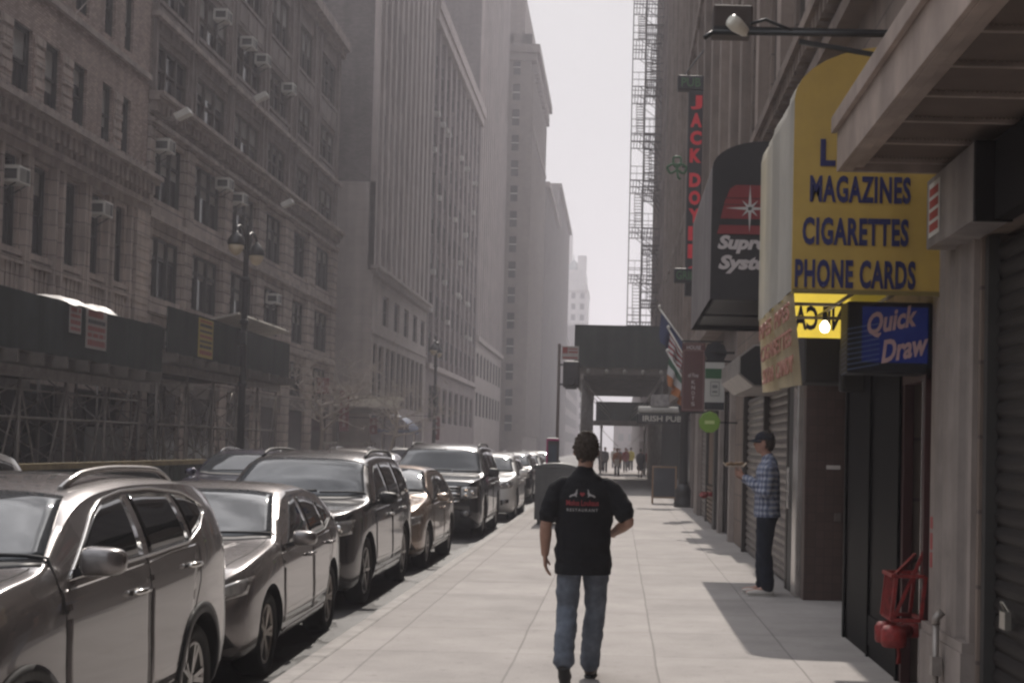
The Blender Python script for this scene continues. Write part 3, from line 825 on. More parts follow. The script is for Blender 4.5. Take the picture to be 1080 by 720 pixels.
# fluted pale column between the shutter and the newsstand
m = MB(); prof = []
cx0, cx1 = 8.6, 9.72
out = [(WX+.02, cx0)]
n = 46
for k in range(n+1):
    t = k/n; y = cx0 + (cx1-cx0)*t
    fl = .0
    if .08 < t < .92 and int((t-.08)/.12) % 2 == 0: fl = .022*math.sin(((t-.08) % .12)/.12*PI)
    step = .065 if .18 < t < .82 else .035
    out.append((WX-step+fl, y))
out.append((WX+.02, cx1))
b0 = len(m.v)
for (x, y) in out: m.v.append((x, y, .5)); m.v.append((x, y, 4.0))
for i in range(len(out)-1): m.face((b0+2*i, b0+2*i+2, b0+2*i+3, b0+2*i+1))
m.box(WX-.09, WX+.02, cx0-.02, cx1+.02, 0, .5)
m.box(WX-.08, WX+.02, cx0-.01, cx1+.01, .501, .56)
m.build('fluted_pilaster', PLAST, RA)
m = MB()
for k, (z0, z1) in enumerate(((1.19,1.27),(1.05,1.16),(.93,1.03))): m.box(WX-.044, WX-.038, 9.60, 9.66, z0, z1)
m.build('sticker', M('sticker_red', (.3,.05,.05), rough=.6), RA)
m = MB(); m.tube([(WX-.14, 9.02, 0), (WX-.14, 9.02, .62)], .022, 8); m.tube([(WX-.14, 9.02, .62), (WX-.14,9.02,.66),(WX-.1, 9.02, .7)], .028, 8); m.box(WX-.17, WX-.11, 8.98, 9.06, .3, .42)
m.build('standpipe_valve', STEEL, RA)
# ---- metal canopy
CAN = thing('metal_canopy', (WX, 5, 3.45), 'weathered metal entrance canopy with ribbed underside panels at top right', 'canopy')
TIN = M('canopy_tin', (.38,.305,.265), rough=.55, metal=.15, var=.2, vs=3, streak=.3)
m = MB()
m.box(1.335, 1.365, 1.0, 8.9, 3.45, 3.80); m.box(1.366, WX-.005, 8.87, 8.9, 3.45, 3.80); m.box(1.3, 1.334, 1.0, 8.93, 3.70, 3.80)
m.box(1.366, 1.43, 1.0, 8.869, 3.45, 3.49); m.box(1.431, 1.50, 1.0, 8.869, 3.475, 3.52)
m.build('fascia', TIN, CAN, bevel=.004)
m = MB(); y = 1.0
ribs_y = []
while y < 8.9: ribs_y.append(y); y += .56
ribs_y.append(8.82)
for y in ribs_y: m.box(1.5, WX-.006, y-.018, y+.018, 3.50, 3.53)
m.build('soffit_rib', TIN, CAN, bevel=.004)
m = MB()
# corrugated decking: small ridges running along the street
x = 1.5
while x < WX-.03:
    m.poly([(x,1,3.535),(x,8.82,3.535),(x+.012,8.82,3.52),(x+.012,1,3.52)]); m.poly([(x+.012,1,3.52),(x+.012,8.82,3.52),(x+.024,8.82,3.535),(x+.024,1,3.535)]); x += .024
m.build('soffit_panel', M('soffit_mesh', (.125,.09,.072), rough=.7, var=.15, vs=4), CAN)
m = MB(); m.box(1.366, WX-.005, 1.0, 8.869, 3.78, 3.80); m.build('canopy_roof', TIN, CAN)
# ---- bracket arm with a floodlight housing over the awning
FB = thing('lamp_bracket', (WX, 9.2, 4.35), 'black wall bracket reaching over the pavement with a housing and pale lamp head', 'bracket lamp')
m = MB(); m.tube([(WX, 9.2, 4.42), (.56, 9.2, 4.41)], .018, 8); m.bar((WX, 9.2, 4.20), (1.12, 9.2, 4.36), .022, .03); m.tube([(.56,9.2,4.41),(.5,9.2,4.37)], .016, 8)
m.box(.56, WX, 9.195, 9.205, 4.425, 4.45)
m.build('arm', BLACK, FB)
m = MB(); m.box(.56, .82, 9.22, 9.5, 4.44, 4.60); m.build('housing', M('rust_brown_box', (.05,.035,.03), rough=.6, var=.3), FB, bevel=.012)
m = MB(); m.lathe([(.022,0),(.045,.01),(.05,.06),(.034,.15),(.02,.17)], (0,0,0), 14, axis='y')
me = m.mesh('lamp_head', M('cream_lamp', (.6,.57,.5), rough=.35)); o = instance(me, 'lamp_head', FB, (.66, 9.12, 4.47)); o.rotation_euler = (R(-20), 0, R(-50))
m = MB(); m.tube([(.8, 9.2, 4.47), (.9, 9.2, 4.5), (1.0, 9.2, 4.46), (1.08, 9.2, 4.43)], .012, 6); m.build('cable', BLACK, FB)

# ---- newsstand building (yellow awning, recess, brown tile) and the shuttered shop
RB = thing('newsstand_building', (WX+2, 17, 0), 'soot stained building with a dentil ledge above the yellow awning and grey shutters', 'building', G4)
m = MB()
ups = [(a, a+2.0, z, z+2.6) for a in (10.2,13.2,16.2,19.2,22.2) for z in (6.9,10.9,14.9,18.9,22.9,26.9)]
facade(m, WX, -1, 9.46, 26.4, 0, 38, ups + [(9.9,10.62,0,2.25),(13.25,16.35,0,2.75),(17.62,24.0,0,2.6)], .4)
shell(m, WX, -1, 9.46, 26.4, 0, 38, 12)
m.build('wall', LIME, RB)
for o in ups[:]:
    if o[2] < 20: put_window(RB, WX, -1, o, 'double', .18, FRAME_B, rnd.choice([0,0,.5]))
m = MB()
m.box(WX-.32, WX+.02, 9.5, 26.4, 6.16, 6.3); m.box(WX-.2, WX+.02, 9.5, 26.4, 5.7, 5.86); m.box(WX-.12, WX+.02, 9.5, 26.4, 10.0, 10.2); m.box(WX-.12, WX+.02, 9.5, 26.4, 14.0, 14.2)
y = 9.6
while y < 26.3: m.box(WX-.27, WX+.02, y, y+.13, 5.98, 6.159); y += .27
m.build('ledge', LIME, RB)
m = MB()
for a in (9.5, 12.5, 15.5, 18.5, 21.5, 24.6): m.box(WX-.16, WX+.02, a, a+.5, 6.31, 9.99); m.box(WX-.16, WX+.02, a, a+.5, 10.21, 13.99); m.box(WX-.16, WX+.02, a, a+.5, 14.21, 37)
m.build('pier', M('pier_stone', (.26,.205,.175), rough=.8, var=.2, streak=.35), RB)
# dark newsstand front
m = MB()
m.box(WX-.05, WX-.004, 10.62, 13.2, 0, 2.7); m.box(WX-.07, WX-.051, 10.66, 10.72, 0, 2.7); m.box(WX-.07, WX-.051, 11.9, 11.95, 0, 2.7); m.box(WX-.07, WX-.051, 13.12, 13.2, 0, 2.7)
m.box(WX-.06, WX-.0505, 10.72, 11.9, .1, .35); m.box(WX-.004, WX+.3, 13.12, 13.2, 0, 2.74)
m.build('dark_front', M('newsstand_black', (.004,.0035,.004), rough=.5, var=.3, spec=.08), RB)
m = MB(); m.box(WX+.3, WX+.34, 9.9, 10.62, 0, 2.25); m.build('door', DARK, RB)
m = MB(); m.box(WX-.06, WX+.02, 9.80, 9.9, 0, 2.25); m.box(WX-.05, WX+.02, 10.56, 10.62, 0, 2.25); m.box(WX-.055, WX+.02, 9.8, 10.62, 2.2, 2.28); m.build('door_frame', M('maroon_jamb', (.05,.018,.018), rough=.4), RB)
m = MB(); m.box(WX-.068, WX-.061, 9.86, 9.875, 0, 2.2); m.build('jamb_edge', STAIN, RB)
TILE = masonry('brown_tile', (.085,.057,.049), (.06,.043,.038), bw=.1, bh=.1, ms=.004, plane='yz', var=.1, rough=.35, offset=0, streak=.15, bumps=.3)
m = MB(); m.box(WX-.02, 3.8, 16.32, 16.6, 0, 3.2, 0); m.box(3.8, 3.9, 13.2, 16.6, 0, 3.2, 0); m.build('tiled_wall', TILE, RB)
m = MB(); m.box(WX+.22, WX+.38, 16.305, 16.317, 1.50, 1.545); m.build('wall_plate', M('plate_pale', (.5,.45,.42), rough=.5), RB)
m = MB(); m.box(WX+.32, WX+.40, 16.295, 16.318, .9, 1.0); m.build('bell_box', FRAME_B, RB, bevel=.01)
m = MB(); m.box(1.62, WX+.9, 12.5, 13.1, 2.3, 2.74); m.box(WX-.25, WX+.9, 12.35, 12.49, 2.22, 2.6); m.build('gate_housing', M('gate_box_black', (.016,.014,.015), rough=.55, var=.3), RB, bevel=.02)
m = MB(); m.box(WX-.08, WX+.02, 16.62, 17.02, 0.0, 2.6); m.build('corner_post', STAIN, RB, bevel=.01)
m = MB(); m.box(WX-.06, WX+.02, 17.03, 17.62, 0, 2.6); m.build('dark_jamb', FRAME_D, RB)
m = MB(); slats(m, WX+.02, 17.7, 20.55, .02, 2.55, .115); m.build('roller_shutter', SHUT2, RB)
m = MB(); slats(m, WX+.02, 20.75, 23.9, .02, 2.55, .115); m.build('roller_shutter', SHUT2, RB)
for y in (17.62, 20.56, 23.9):
    m = MB(); m.box(WX-.07, WX+.06, y, y+.15, 0, 2.6); m.build('shutter_rail', M('rail_dark', (.05,.042,.038), rough=.5, metal=.3), RB)
m = MB(); o8 = [(1.46+.18,2.48),(WX-.02,2.48),(WX-.02,3.0),(1.46+.18,3.0),(1.46,2.85),(1.46,2.63)]
m.prism(o8, 'y', 17.5, 20.4, 0); m.build('gate_barrel', [M('barrel_tin', (.32,.29,.27), rough=.45, metal=.3, var=.25, vs=4)], RB)
m = MB(); m.prism([(1.46+.2,2.5),(WX-.03,2.5),(WX-.03,2.98),(1.46+.2,2.98),(1.48,2.84),(1.48,2.64)], 'y', 17.47, 17.498, 0); m.build('barrel_end', BLACK, RB)
m = MB(); m.box(WX-.09, WX-.02, 17.3, 17.55, 1.2, 1.5); m.box(WX-.09, WX-.02, 17.32, 17.5, 1.0, 1.19); m.build('lock_box', STAIN, RB, bevel=.01)

# ---- yellow newsstand awning
YA = thing('shop_awning', (WX, 10.4, 2.75), 'yellow and white newsstand awning lettered with magazines and cigarettes in blue', 'awning')
def aw_prof(x0, z0, z1, rad, n=8):
    p = [(WX-.01, z0), (x0, z0)]
    for k in range(n+1):
        t = PI/2*k/n
        p.append((x0 + rad*1.9*(1-math.cos(t)), z1 - rad + rad*math.sin(t)))
    p.append((WX-.01, z1+.03))
    return p
YEL = M('yellow_vinyl', (.50,.335,.08), rough=.5, var=.12, vs=2.5, streak=.15)
def translucent(name, col, amt=.5):
    m_ = M(name, col, rough=.6, var=.12, vs=2, streak=.2)
    nt_ = m_.node_tree; b_ = nt_.nodes['Principled BSDF']; t_ = nt_.nodes.new('ShaderNodeBsdfTranslucent'); x_ = nt_.nodes.new('ShaderNodeMixShader')
    x_.inputs[0].default_value = amt
    nt_.links.new(b_.inputs['Base Color'].links[0].from_socket, t_.inputs['Color'])
    nt_.links.new(b_.outputs[0], x_.inputs[1]); nt_.links.new(t_.outputs[0], x_.inputs[2]); nt_.links.new(x_.outputs[0], nt_.nodes['Material Output'].inputs[0])
    return m_
WVIN = translucent('white_vinyl', (.55,.53,.49), .35)
YELT = translucent('yellow_backlit_vinyl', (.85,.66,.09), .85)
pr = aw_prof(1.125, 2.75, 4.40, .36)
def panel(mb, pr, y, mi=0): mb.poly([(x, y, z) for x, z in pr], mi)
m = MB(); m.prism(pr, 'y', 9.40, 9.415); m.build('near_end_panel', YEL, YA)
m = MB(); panel(m, [(WX-.01, 2.62), (1.14, 2.62)] + pr[2:], 11.59); m.build('far_end_panel', YELT, YA)
m = MB()
pp = pr[1:]
for (xa, za), (xb, zb) in zip(pp, pp[1:]):
    N_ = 14
    for k in range(N_):
        ya, yb = 9.416 + (11.584-9.416)*k/N_, 9.416 + (11.584-9.416)*(k+1)/N_
        dx = lambda y: .012*math.sin(y*9)*math.sin(y*4)
        m.poly([(xa+dx(ya),ya,za),(xa+dx(yb),yb,za),(xb+dx(yb),yb,zb),(xb+dx(ya),ya,zb)])
m.build('side_cover', WVIN, YA)
m = MB()
for y in (9.45, 10.5, 11.55):
    m.tube([(1.15,y,2.78)]+[(x+.025,y,z-.03) for x, z in pr[2:-1]], .014, 6); m.tube([(1.15,y,2.78),(WX,y,2.78)], .014, 6)
for x, z in ((1.15,2.78),(1.6,2.79),(1.9,2.8)): m.tube([(x,9.43,z),(x,11.57,z)], .014, 6)
m.build('frame_tube', STEEL, YA)
NAVY = M('navy_lettering', (.02,.022,.10), rough=.5, var=.15)
fit_text('LOTTO', YA, 1.30, 2.05, 3.585, 3.77, 9.396, NAVY, bold=.034, spacing=1.1)
fit_text('MAGAZINES', YA, 1.235, 1.905, 3.345, 3.525, 9.396, NAVY, bold=.034, spacing=1.1)
fit_text('CIGARETTES', YA, 1.19, 1.895, 3.06, 3.245, 9.396, NAVY, bold=.034, spacing=1.1)
fit_text('PHONE CARDS', YA, 1.145, 1.945, 2.775, 2.965, 9.396, NAVY, bold=.034, spacing=1.1)
fit_text('CIGARETTES', YA, 1.2, 2.1, 3.02, 3.2, 11.606, NAVY, bold=.034, spacing=1.1)
o = fit_text('PHONE CARDS', YA, 1.17, 2.1, 2.68, 2.88, 11.582, NAVY, bold=.03, name='painted_silhouette_print')
for v in o.data.vertices: v.co.x = (1.17+2.1) - 2*BASE[YA].x - v.co.x       # mirrored copy added inside, painting the outer letters' backlit silhouette
m = MB(); m.box(1.13, WX-.02, 9.39, 9.399, 2.735, 2.765); m.build('hem', M('hem_dark', (.2,.15,.05), rough=.6), YA)
# faded valance banner
VB = thing('valance_banner', (1.15, 10.4, 2.15), 'faded yellow banner with red lettering hung below the awning edge', 'banner')
BAN = translucent('faded_banner', (.58,.49,.33), .35)
REDL = M('faded_red_lettering', (.36,.17,.13), rough=.6, var=.3, vs=5)
m = MB()
def ban(u, v):
    y = 9.32 + 2.2*u; z = 2.13 + .62*v + .03*u*(1-v)
    return (1.13 + .06*(1-v) + .02*math.sin(u*11)*(1-v) + .012*math.sin(u*23), y, z)
m.grid(ban, 30, 6); m.build('cloth', BAN, VB)
for k, (t, z) in enumerate((('PIPES  PIPES', 2.565), ('CIGARETTES', 2.39), ('SODA  CANDY', 2.215))):
    fit_text(t, VB, 9.42, 11.4, z, z+.12, 1.128+.06*(1-(z-2.13)/.62)-.032, REDL, facing='-x', bold=.015)
# bulb under the awning
BU = thing('light_bulb', (1.58, 11.0, 2.66), 'lit bare bulb under the yellow awning', 'bulb')
m = MB(); m.lathe([(.005,-.042),(.025,-.035),(.038,-.012),(.038,.012),(.025,.034),(.014,.05)], (1.58,11,2.655), 14)
m.build('globe', M('lit_bulb', (1,.95,.8), emit=(1,.86,.62), es=6, var=0), BU)
m = MB(); m.lathe([(.018,.0),(.02,.06),(.012,.07)], (1.58,11,2.705), 10); m.build('socket', BLACK, BU)
# lottery light box
QD = thing('light_box_sign', (1.85, 9.95, 2.25), 'blue and black lottery light box sign below the yellow awning', 'sign')
m = MB(); m.box(1.565, 2.155, 9.80, 10.12, 2.24, 2.735); m.build('box', M('sign_case_black', (.012,.012,.016), rough=.4), QD, bevel=.012)
m = MB(); m.box(1.665, 2.12, 9.793, 9.799, 2.315, 2.70); m.build('face', M('sign_blue', (.012,.022,.13), rough=.25, var=.15, vs=6, emit=(.01,.02,.12), es=.15), QD)
m = MB()
for k in range(9):
    z = 2.27 + k*.035
    m.obox((1.675, 9.789, z+.012), (.11,0,.022), (0,.002,0), (-.001,0,.004), 0)
    m.obox((1.5635, 9.93, z-.03), (0,.1,-.006), (.001,0,0), (0,0,.003), 0)
m.build('stripe', M('sign_stripe', (.11,.15,.26), rough=.4), QD)
PINK = M('pale_pink_lettering', (.62,.42,.42), rough=.4, var=.05)
for t, x0, x1, z0, z1 in (('Quick', 1.70, 2.04, 2.505, 2.685), ('Draw', 1.80, 2.12, 2.34, 2.50)):
    o = fit_text(t, QD, x0, x1, z0, z1, 9.786, PINK, bold=.03, shear=.18)
    for v in o.data.vertices:                               # the words climb to the right
        v.co.z += (v.co.x + BASE[QD].x - x0)*.22 - .035
# red standpipe basket
RS = thing('red_standpipe', (2.02, 9.98, .25), 'red siamese standpipe in a red wire cage beside the dark doorway', 'standpipe')
RED = M('hydrant_red', (.20,.014,.013), rough=.6, var=.45, vs=14, bump=.4)
m = MB()
m.tube([(WX,9.98,.46),(2.02,9.98,.46)], .05, 12)
for s_ in (-1, 1):
    m.tube([(2.04,9.98+s_*.02,.46),(1.99,9.98+s_*.09,.45),(1.93,9.98+s_*.13,.44)], [.05,.05,.055], 12)
    m.lathe([(.075,-.05),(.09,-.03),(.09,.06),(.07,.09),(.02,.1)], (1.93,9.98+s_*.12,.41), 14)
m.build('inlet', RED, RS)
m = MB()
for x, y in ((1.90,9.80),(1.90,10.16),(2.10,9.80),(2.10,10.16)): m.bar((x,y,.55),(x+.03,y,.85),.024,.024)
for z in (.55, .85): 
    for a, b in (((1.91,9.8,z),(1.91,10.16,z)),((2.12,9.8,z),(2.12,10.16,z)),((1.91,9.8,z),(2.12,9.8,z)),((1.91,10.16,z),(2.12,10.16,z))): m.bar(a, b, .024, .024)
m.bar((1.92,9.82,.56),(2.12,9.82,1.02),.022,.022); m.bar((2.12,9.82,.85),(2.12,9.82,1.02),.022,.022); m.bar((1.92,9.8,.86),(2.12,10.1,.98),.022,.022)
for k in range(5): m.bar((1.90,9.86+.06*k,.55),(1.93,9.86+.06*k,.85),.016,.016)
m.build('cage', RED, RS)
m = MB(); m.tube([(1.96,9.88,.4),(1.97,9.88,.3),(1.965,9.89,.24)], .012, 6); m.tube([(2.0,10.05,.4),(2.005,10.04,.28),(2.01,10.05,.22)], .012, 6); m.build('chain', RED, RS)

# ---- black awning with compass emblem
SA = thing('black_awning', (WX, 20, 3.55), 'tall charcoal awning with red emblem and silver compass star', 'awning')
CHAR = M('charcoal_fabric', (.030,.028,.030), rough=.7, var=.15, vs=3)
GREYF = translucent('sun_bleached_fabric', (.30,.27,.27), .3)
pr = aw_prof(1.09, 3.55, 5.52, .34)
m = MB(); m.prism(pr, 'y', 17.5, 17.52); m.build('near_end_panel', CHAR, SA)
m = MB(); pp = pr[1:]
for (xa, za), (xb, zb) in zip(pp, pp[1:]): m.poly([(xa,17.521,za),(xa,22.1,za),(xb,22.1,zb),(xb,17.521,zb)])
m.build('side_cover', GREYF, SA)
m = MB(); m.prism(pr, 'y', 22.1, 22.12); m.build('far_end_panel', CHAR, SA)
m = MB()
for y in (17.6, 19.8, 22.0): m.tube([(1.1,y,3.57),(WX,y,3.57)], .02, 6)
m.box(1.2, WX-.02, 17.6, 22.05, 3.62, 3.66)
m.build('frame_tube', BLACK, SA)
RED2 = M('emblem_red', (.22,.03,.035), rough=.6, var=.1); SILV = M('emblem_silver', (.5,.48,.47), rough=.5, var=.05)
m = MB()
m.prism([(1.20,4.55),(1.72,4.55),(1.76,4.72),(1.24,4.72)], 'y', 17.492, 17.497); m.prism([(1.24,4.73),(1.76,4.73),(1.78,4.80),(1.26,4.80)], 'y', 17.492, 17.497)
m.prism([(1.27,4.81),(1.78,4.81),(1.78,4.97),(1.38,4.97),(1.31,4.92)], 'y', 17.492, 17.497); m.prism([(1.16,4.36),(1.70,4.36),(1.72,4.47),(1.19,4.47)], 'y', 17.492, 17.497)
m.build('emblem', RED2, SA)
m = MB()
for k in range(8):
    t = k*PI/4; L_ = .30 if k % 2 == 0 else .14; d = Vector((math.cos(t),0,math.sin(t))); q = Vector((-math.sin(t),0,math.cos(t)))
    c_ = Vector((1.56, 17.487 - .0005*(k % 2), 4.68))
    m.poly([c_+q*.022, c_+d*L_, c_-q*.022])
m.build('compass_star', SILV, SA)
TXT = M('dull_white_lettering', (.55,.5,.5), rough=.6, var=.05)
fit_text('Supreme', SA, 1.17, 2.10, 4.12, 4.345, 17.495, TXT, bold=.05, shear=.25)
fit_text('Systems', SA, 1.185, 2.11, 3.87, 4.10, 17.495, TXT, bold=.05, shear=.25)

# ---- further shops: post bay, wooden door, pub
RC = thing('pub_building', (WX+2, 36, 0), 'grey pilastered building carrying the tall red lettered pub sign', 'building', G4)
m = MB()
ups = [(a, a+1.7, z, z+2.5) for a in (27.4,30.4,33.4,37.0,40.0,43.0) for z in (7,10.6,14.2,17.8,21.4,25)]
facade(m, WX, -1, 26.42, 46, 0, 40, ups + [(26.7,29.2,0,2.9),(31.0,37.0,0,3.0),(38.6,41.4,0,3.0),(43.0,45.6,0,3.0)], .3)
shell(m, WX, -1, 26.42, 46, 0, 40, 12); m.build('wall', masonry('grey_render', (.23,.195,.18), (.19,.165,.155), bw=2, bh=.8, ms=.006, var=.06, streak=.35), RC)
for o in ups:
    if o[2] < 22: put_window(RC, WX, -1, o, 'sash', .2, FRAME_B, rnd.choice([0,.5]))
m = MB()
for a in (26.5, 29.4, 32.4, 35.6, 39.0, 42.0, 45.2): m.box(WX-.2, WX+.02, a, a+.55, 4.6, 39)
m.box(WX-.35, WX+.02, 26.45, 46, 4.2, 4.59); m.box(WX-.28, WX-.201, 26.45, 46, 13.4, 13.6)
m.build('pier', MATS['pier_stone'], RC)
for a, b2 in ((29.2,29.5),(26.4,26.7),(37.1,38.6)): m = MB(); m.box(WX-.1, WX+.05, a, b2, 0, 3); m.build('post', PLAST, RC, bevel=.01)
WOOD = M('brown_door_wood', (.16,.105,.07), rough=.55, var=.3, vs=3, streak=.3)
m = MB(); m.box(WX+.0, WX+.06, 31.2, 34.0, .9, 2.6); 
for k in range(8): m.box(WX-.03, WX+.05, 31.2, 34.0, .05+k*.105, .12+k*.105)
m.build('door', WOOD, RC)
m = MB(); slats(m, WX+.04, 34.3, 36.9, .02, 2.9, .12); m.build('roller_shutter', SHUT2, RC)
for a, b2 in ((26.7,29.2),(38.6,41.4),(43,45.6)): m = MB(); m.box(WX+.05, WX+.1, a, b2, 0, 2.95); m.build('shop_glass', GLASS2, RC)
m = MB(); m.box(WX-.1, WX+.0, 30.5, 31.0, 0, 3); m.box(WX-.06, WX+.02, 34.02, 34.28, 0, 3); m.build('dark_post', FRAME_D, RC)
SP = thing('wall_standpipe', (2.0, 33, .5), 'small red standpipe sticking out of the wall by the brown door', 'standpipe')
m = MB(); m.tube([(WX,31.5,.72),(1.95,31.5,.72)], .05, 10); m.tube([(1.97,31.5,.72),(1.9,31.25,.7)], [.06,.07], 10); m.tube([(1.97,31.5,.72),(1.9,31.75,.7)], [.06,.07], 10); m.build('inlet', RED, SP)
m = MB(); m.lathe([(.075,0),(.08,.02),(.05,.06),(.02,.08)], (1.9,31.25,.67), 10); m.build('cap', RED, SP)
m = MB(); m.lathe([(.075,0),(.08,.02),(.05,.06),(.02,.08)], (1.9,31.75,.67), 10); m.build('cap', RED, SP)

RDm = thing('dark_pub_front', (WX+2, 52, 0), 'dark wooden pub front with tall narrow windows beside the sidewalk scaffold', 'building', G4)
m = MB(); ups = [(a, a+1.5, z, z+2.3) for a in (47.2,50.2,53.2,56.2,59.2,62.2,65.2,68.2) for z in (7,10.4,13.8,17.2,20.6,24)]
facade(m, WX, -1, 46.02, 72, 3.6, 42, ups, .3, 0); facade(m, WX-.04, -1, 46.02, 72, 0, 3.6, [(47+k*1.6,48.2+k*1.6,.6,3.0) for k in range(15)], .2, 1)
shell(m, WX, -1, 46.02, 72, 0, 42, 12, 0); m.build('wall', [REDBR, M('pub_wood', (.02,.02,.022), rough=.4, var=.3)], RDm)
for o in ups:
    if o[2] < 20: put_window(RDm, WX, -1, o, 'sash', .2, FRAME_D, rnd.choice([0,.5]))
for k in range(15): put_window(RDm, WX-.04, -1, (47+k*1.6,48.2+k*1.6,.6,3.0), 'plain', .15, BLACK, 0)
m = MB(); m.box(WX-.25, WX+.02, 46.1, 72, 3.45, 3.75); m.box(WX-.3, WX+.02, 46.1, 72, 41, 42); m.box(WX-.1, WX+.02, 46.1, 72, 9.6, 9.8)
for k in range(9): m.box(WX-.14, WX+.02, 46.1+k*3, 46.5+k*3, 3.76, 41)
m.build('cornice', MATS['pier_stone'], RDm)
RE = thing('fire_escape_building', (WX+2, 88, 0), 'last tall building on the near pavement, carrying iron fire escapes', 'building', G4)
m = MB(); ups = [(a, a+1.5, z, z+2.2) for a in (73.5+3.1*k for k in range(10)) for z in (7.6,10.9,14.2,17.5,20.8,24.1,27.4)]
facade(m, WX, -1, 72.02, 105, 0, 46, ups, .3); shell(m, WX, -1, 72.02, 105, 0, 46, 12); m.build('wall', REDBR, RE)
for o in ups: put_window(RE, WX, -1, o, 'sash', .2, FRAME_D, rnd.choice([0,0,.5]))
m = MB(); m.box(WX-.5, WX+.02, 72.1, 105.2, 45, 46); m.box(WX-.12, WX+.02, 72.1, 105, 6.6, 6.9); m.build('cornice', MATS['pier_stone'], RE)
# ---- fire escape
IRON = M('rusty_iron', (.05,.04,.038), rough=.7, var=.3, vs=4)
def fire_escape(name, y0, y1, xo, z0, nfl, dz, lab):
    t = thing(name, (WX, (y0+y1)/2, z0), lab, 'fire escape', 'iron fire escapes')
    for k in range(nfl):
        z = z0 + k*dz
        m = MB()
        for j in range(9):
            x = WX - (WX-xo)*j/8; m.bar((x,y0,z),(x,y1,z),.05,.03)
        for y in (y0, (y0+y1)/2, y1): m.bar((WX,y,z-.04),(xo,y,z-.04),.06,.06); m.bar((WX,y,z-1.0),(xo+.5,y,z-.05),.04,.04)
        m.build('platform', IRON, t)
        m = MB()
        for h in (.45, .95):
            m.bar((xo,y0,z+h),(xo,y1,z+h),.04,.04); m.bar((xo,y0,z+h),(WX,y0,z+h),.04,.04); m.bar((xo,y1,z+h),(WX,y1,z+h),.04,.04)
        n = 12
        for j in range(n+1): m.bar((xo,y0+(y1-y0)*j/n,z),(xo,y0+(y1-y0)*j/n,z+.95),.025,.025)
        for j in range(4): m.bar((xo+(WX-xo)*j/4,y0,z),(xo+(WX-xo)*j/4,y0,z+.95),.025,.025)
        m.build('railing', IRON, t)
        m = MB()
        if k < nfl-1:
            xa = xo+.35 if k % 2 else xo+1.0
            for dx in (0, .5): m.bar((xa+dx,y0+.4,z),(xa+dx,y1-.4,z+dz),.05,.1)
            for j in range(1, 12):
                u = j/12; m.bar((xa,y0+.4+(y1-y0-.8)*u,z+dz*u),(xa+.5,y0+.4+(y1-y0-.8)*u,z+dz*u),.16,.03)
        else: m.bar((xo,y0,z),(xo,y0,z+2),.03,.03)
        m.build('stair', IRON, t)
    m = MB()
    for y in (y0, y1): m.bar((xo,y,z0),(xo,y,z0+dz*nfl),.05,.05)
    m.build('post', IRON, t)
fire_escape('fire_escape', 98.5, 103.5, .42, 7.2, 11, 3.3, 'outermost iron fire escape seen against the sky')
fire_escape('fire_escape', 84, 88, 1.15, 7.2, 8, 3.3, 'iron fire escape close to the wall, nearer than the outermost one')

# ---- blade signs
JS = thing('vertical_pub_sign', (1.78, 36, 5.9), 'tall black blade sign with red vertical lettering and green pub headers', 'sign')
SIGNB = M('sign_black', (.022,.022,.026), rough=.5, var=.15); NEONR = M('red_sign_letters', (.45,.02,.03), rough=.4, var=.05, emit=(.8,.03,.05), es=.1)
NEONG = M('green_sign_letters', (.05,.14,.06), rough=.4, var=.05)
m = MB(); m.box(1.60, 2.0, 36.0, 36.3, 5.6, 10.86); m.build('sign_board', SIGNB, JS, bevel=.02)
m = MB(); m.box(1.31, 1.99, 36.0, 36.3, 10.87, 11.24); m.build('header_box', SIGNB, JS, bevel=.02)
m = MB(); m.box(1.31, 1.97, 35.7, 35.95, 5.9, 6.26); m.build('header_box', SIGNB, JS, bevel=.02)
fit_text('PUB', JS, 1.40, 1.9, 10.94, 11.17, 35.99, NEONG, bold=.02); fit_text('GRILL', JS, 1.36, 1.92, 5.97, 6.19, 35.69, NEONG, bold=.02)
z = 10.72
for ch in "JACK DOYLE'S":
    if ch == ' ': z -= .17; continue
    if ch == "'": fit_text("'", JS, 1.95, 1.98, z-.12, z, 35.99, NEONR, bold=.02); z -= .1; continue
    o = fit_text(ch, JS, 1.655, 1.945, z-.36, z, 35.99, NEONR, bold=.05); z -= .455
m = MB()
for k in range(3):
    t = PI/2 + k*2*PI/3; c_ = Vector((1.34+.15*math.cos(t), 36.1, 8.92+.13*math.sin(t)))
    pts = []
    for j in range(17):
        a = 2*PI*j/16; r_ = .125*(1+.22*math.cos(2*(a-t)))*(1-.35*max(0,math.cos(a-t))**8)
        pts.append(c_ + Vector((r_*math.cos(a),0,r_*math.sin(a))))
    m.tube(pts, .034, 6, cap=False)
m.tube([(1.34,36.1,8.82),(1.38,36.1,8.62),(1.44,36.1,8.58)], .034, 6)
m.build('shamrock', NEONG, JS)
for p_, q_, w2 in (((1.46,36.12,8.9),(1.62,36.12,8.9),.03),((1.9,36.15,10.5),(WX,36.15,10.5),.05),((1.9,36.15,6.5),(WX,36.15,6.5),.05),((1.5,36.15,11.3),(WX,36.6,12.3),.03)): m = MB(); m.bar(p_, q_, w2, w2); m.build('bracket', BLACK, JS)
MB1 = thing('maroon_banner_sign', (1.55, 30, 2.5), 'maroon vertical shop banner with small pale lettering', 'banner')
m = MB(); m.box(1.31,1.79,30,30.05,2.5,3.95,0); m.build('board', M('maroon_board', (.10,.04,.038), rough=.6, var=.12), MB1)
m = MB()
for a in (2.53, 3.78, 3.91): m.box(1.33,1.77,29.994,29.998,a,a+.012)
for a in (1.33,1.758): m.box(a,a+.012,29.994,29.998,2.545,3.778)
m.build('border', M('dull_rose', (.28,.17,.16), rough=.6), MB1)
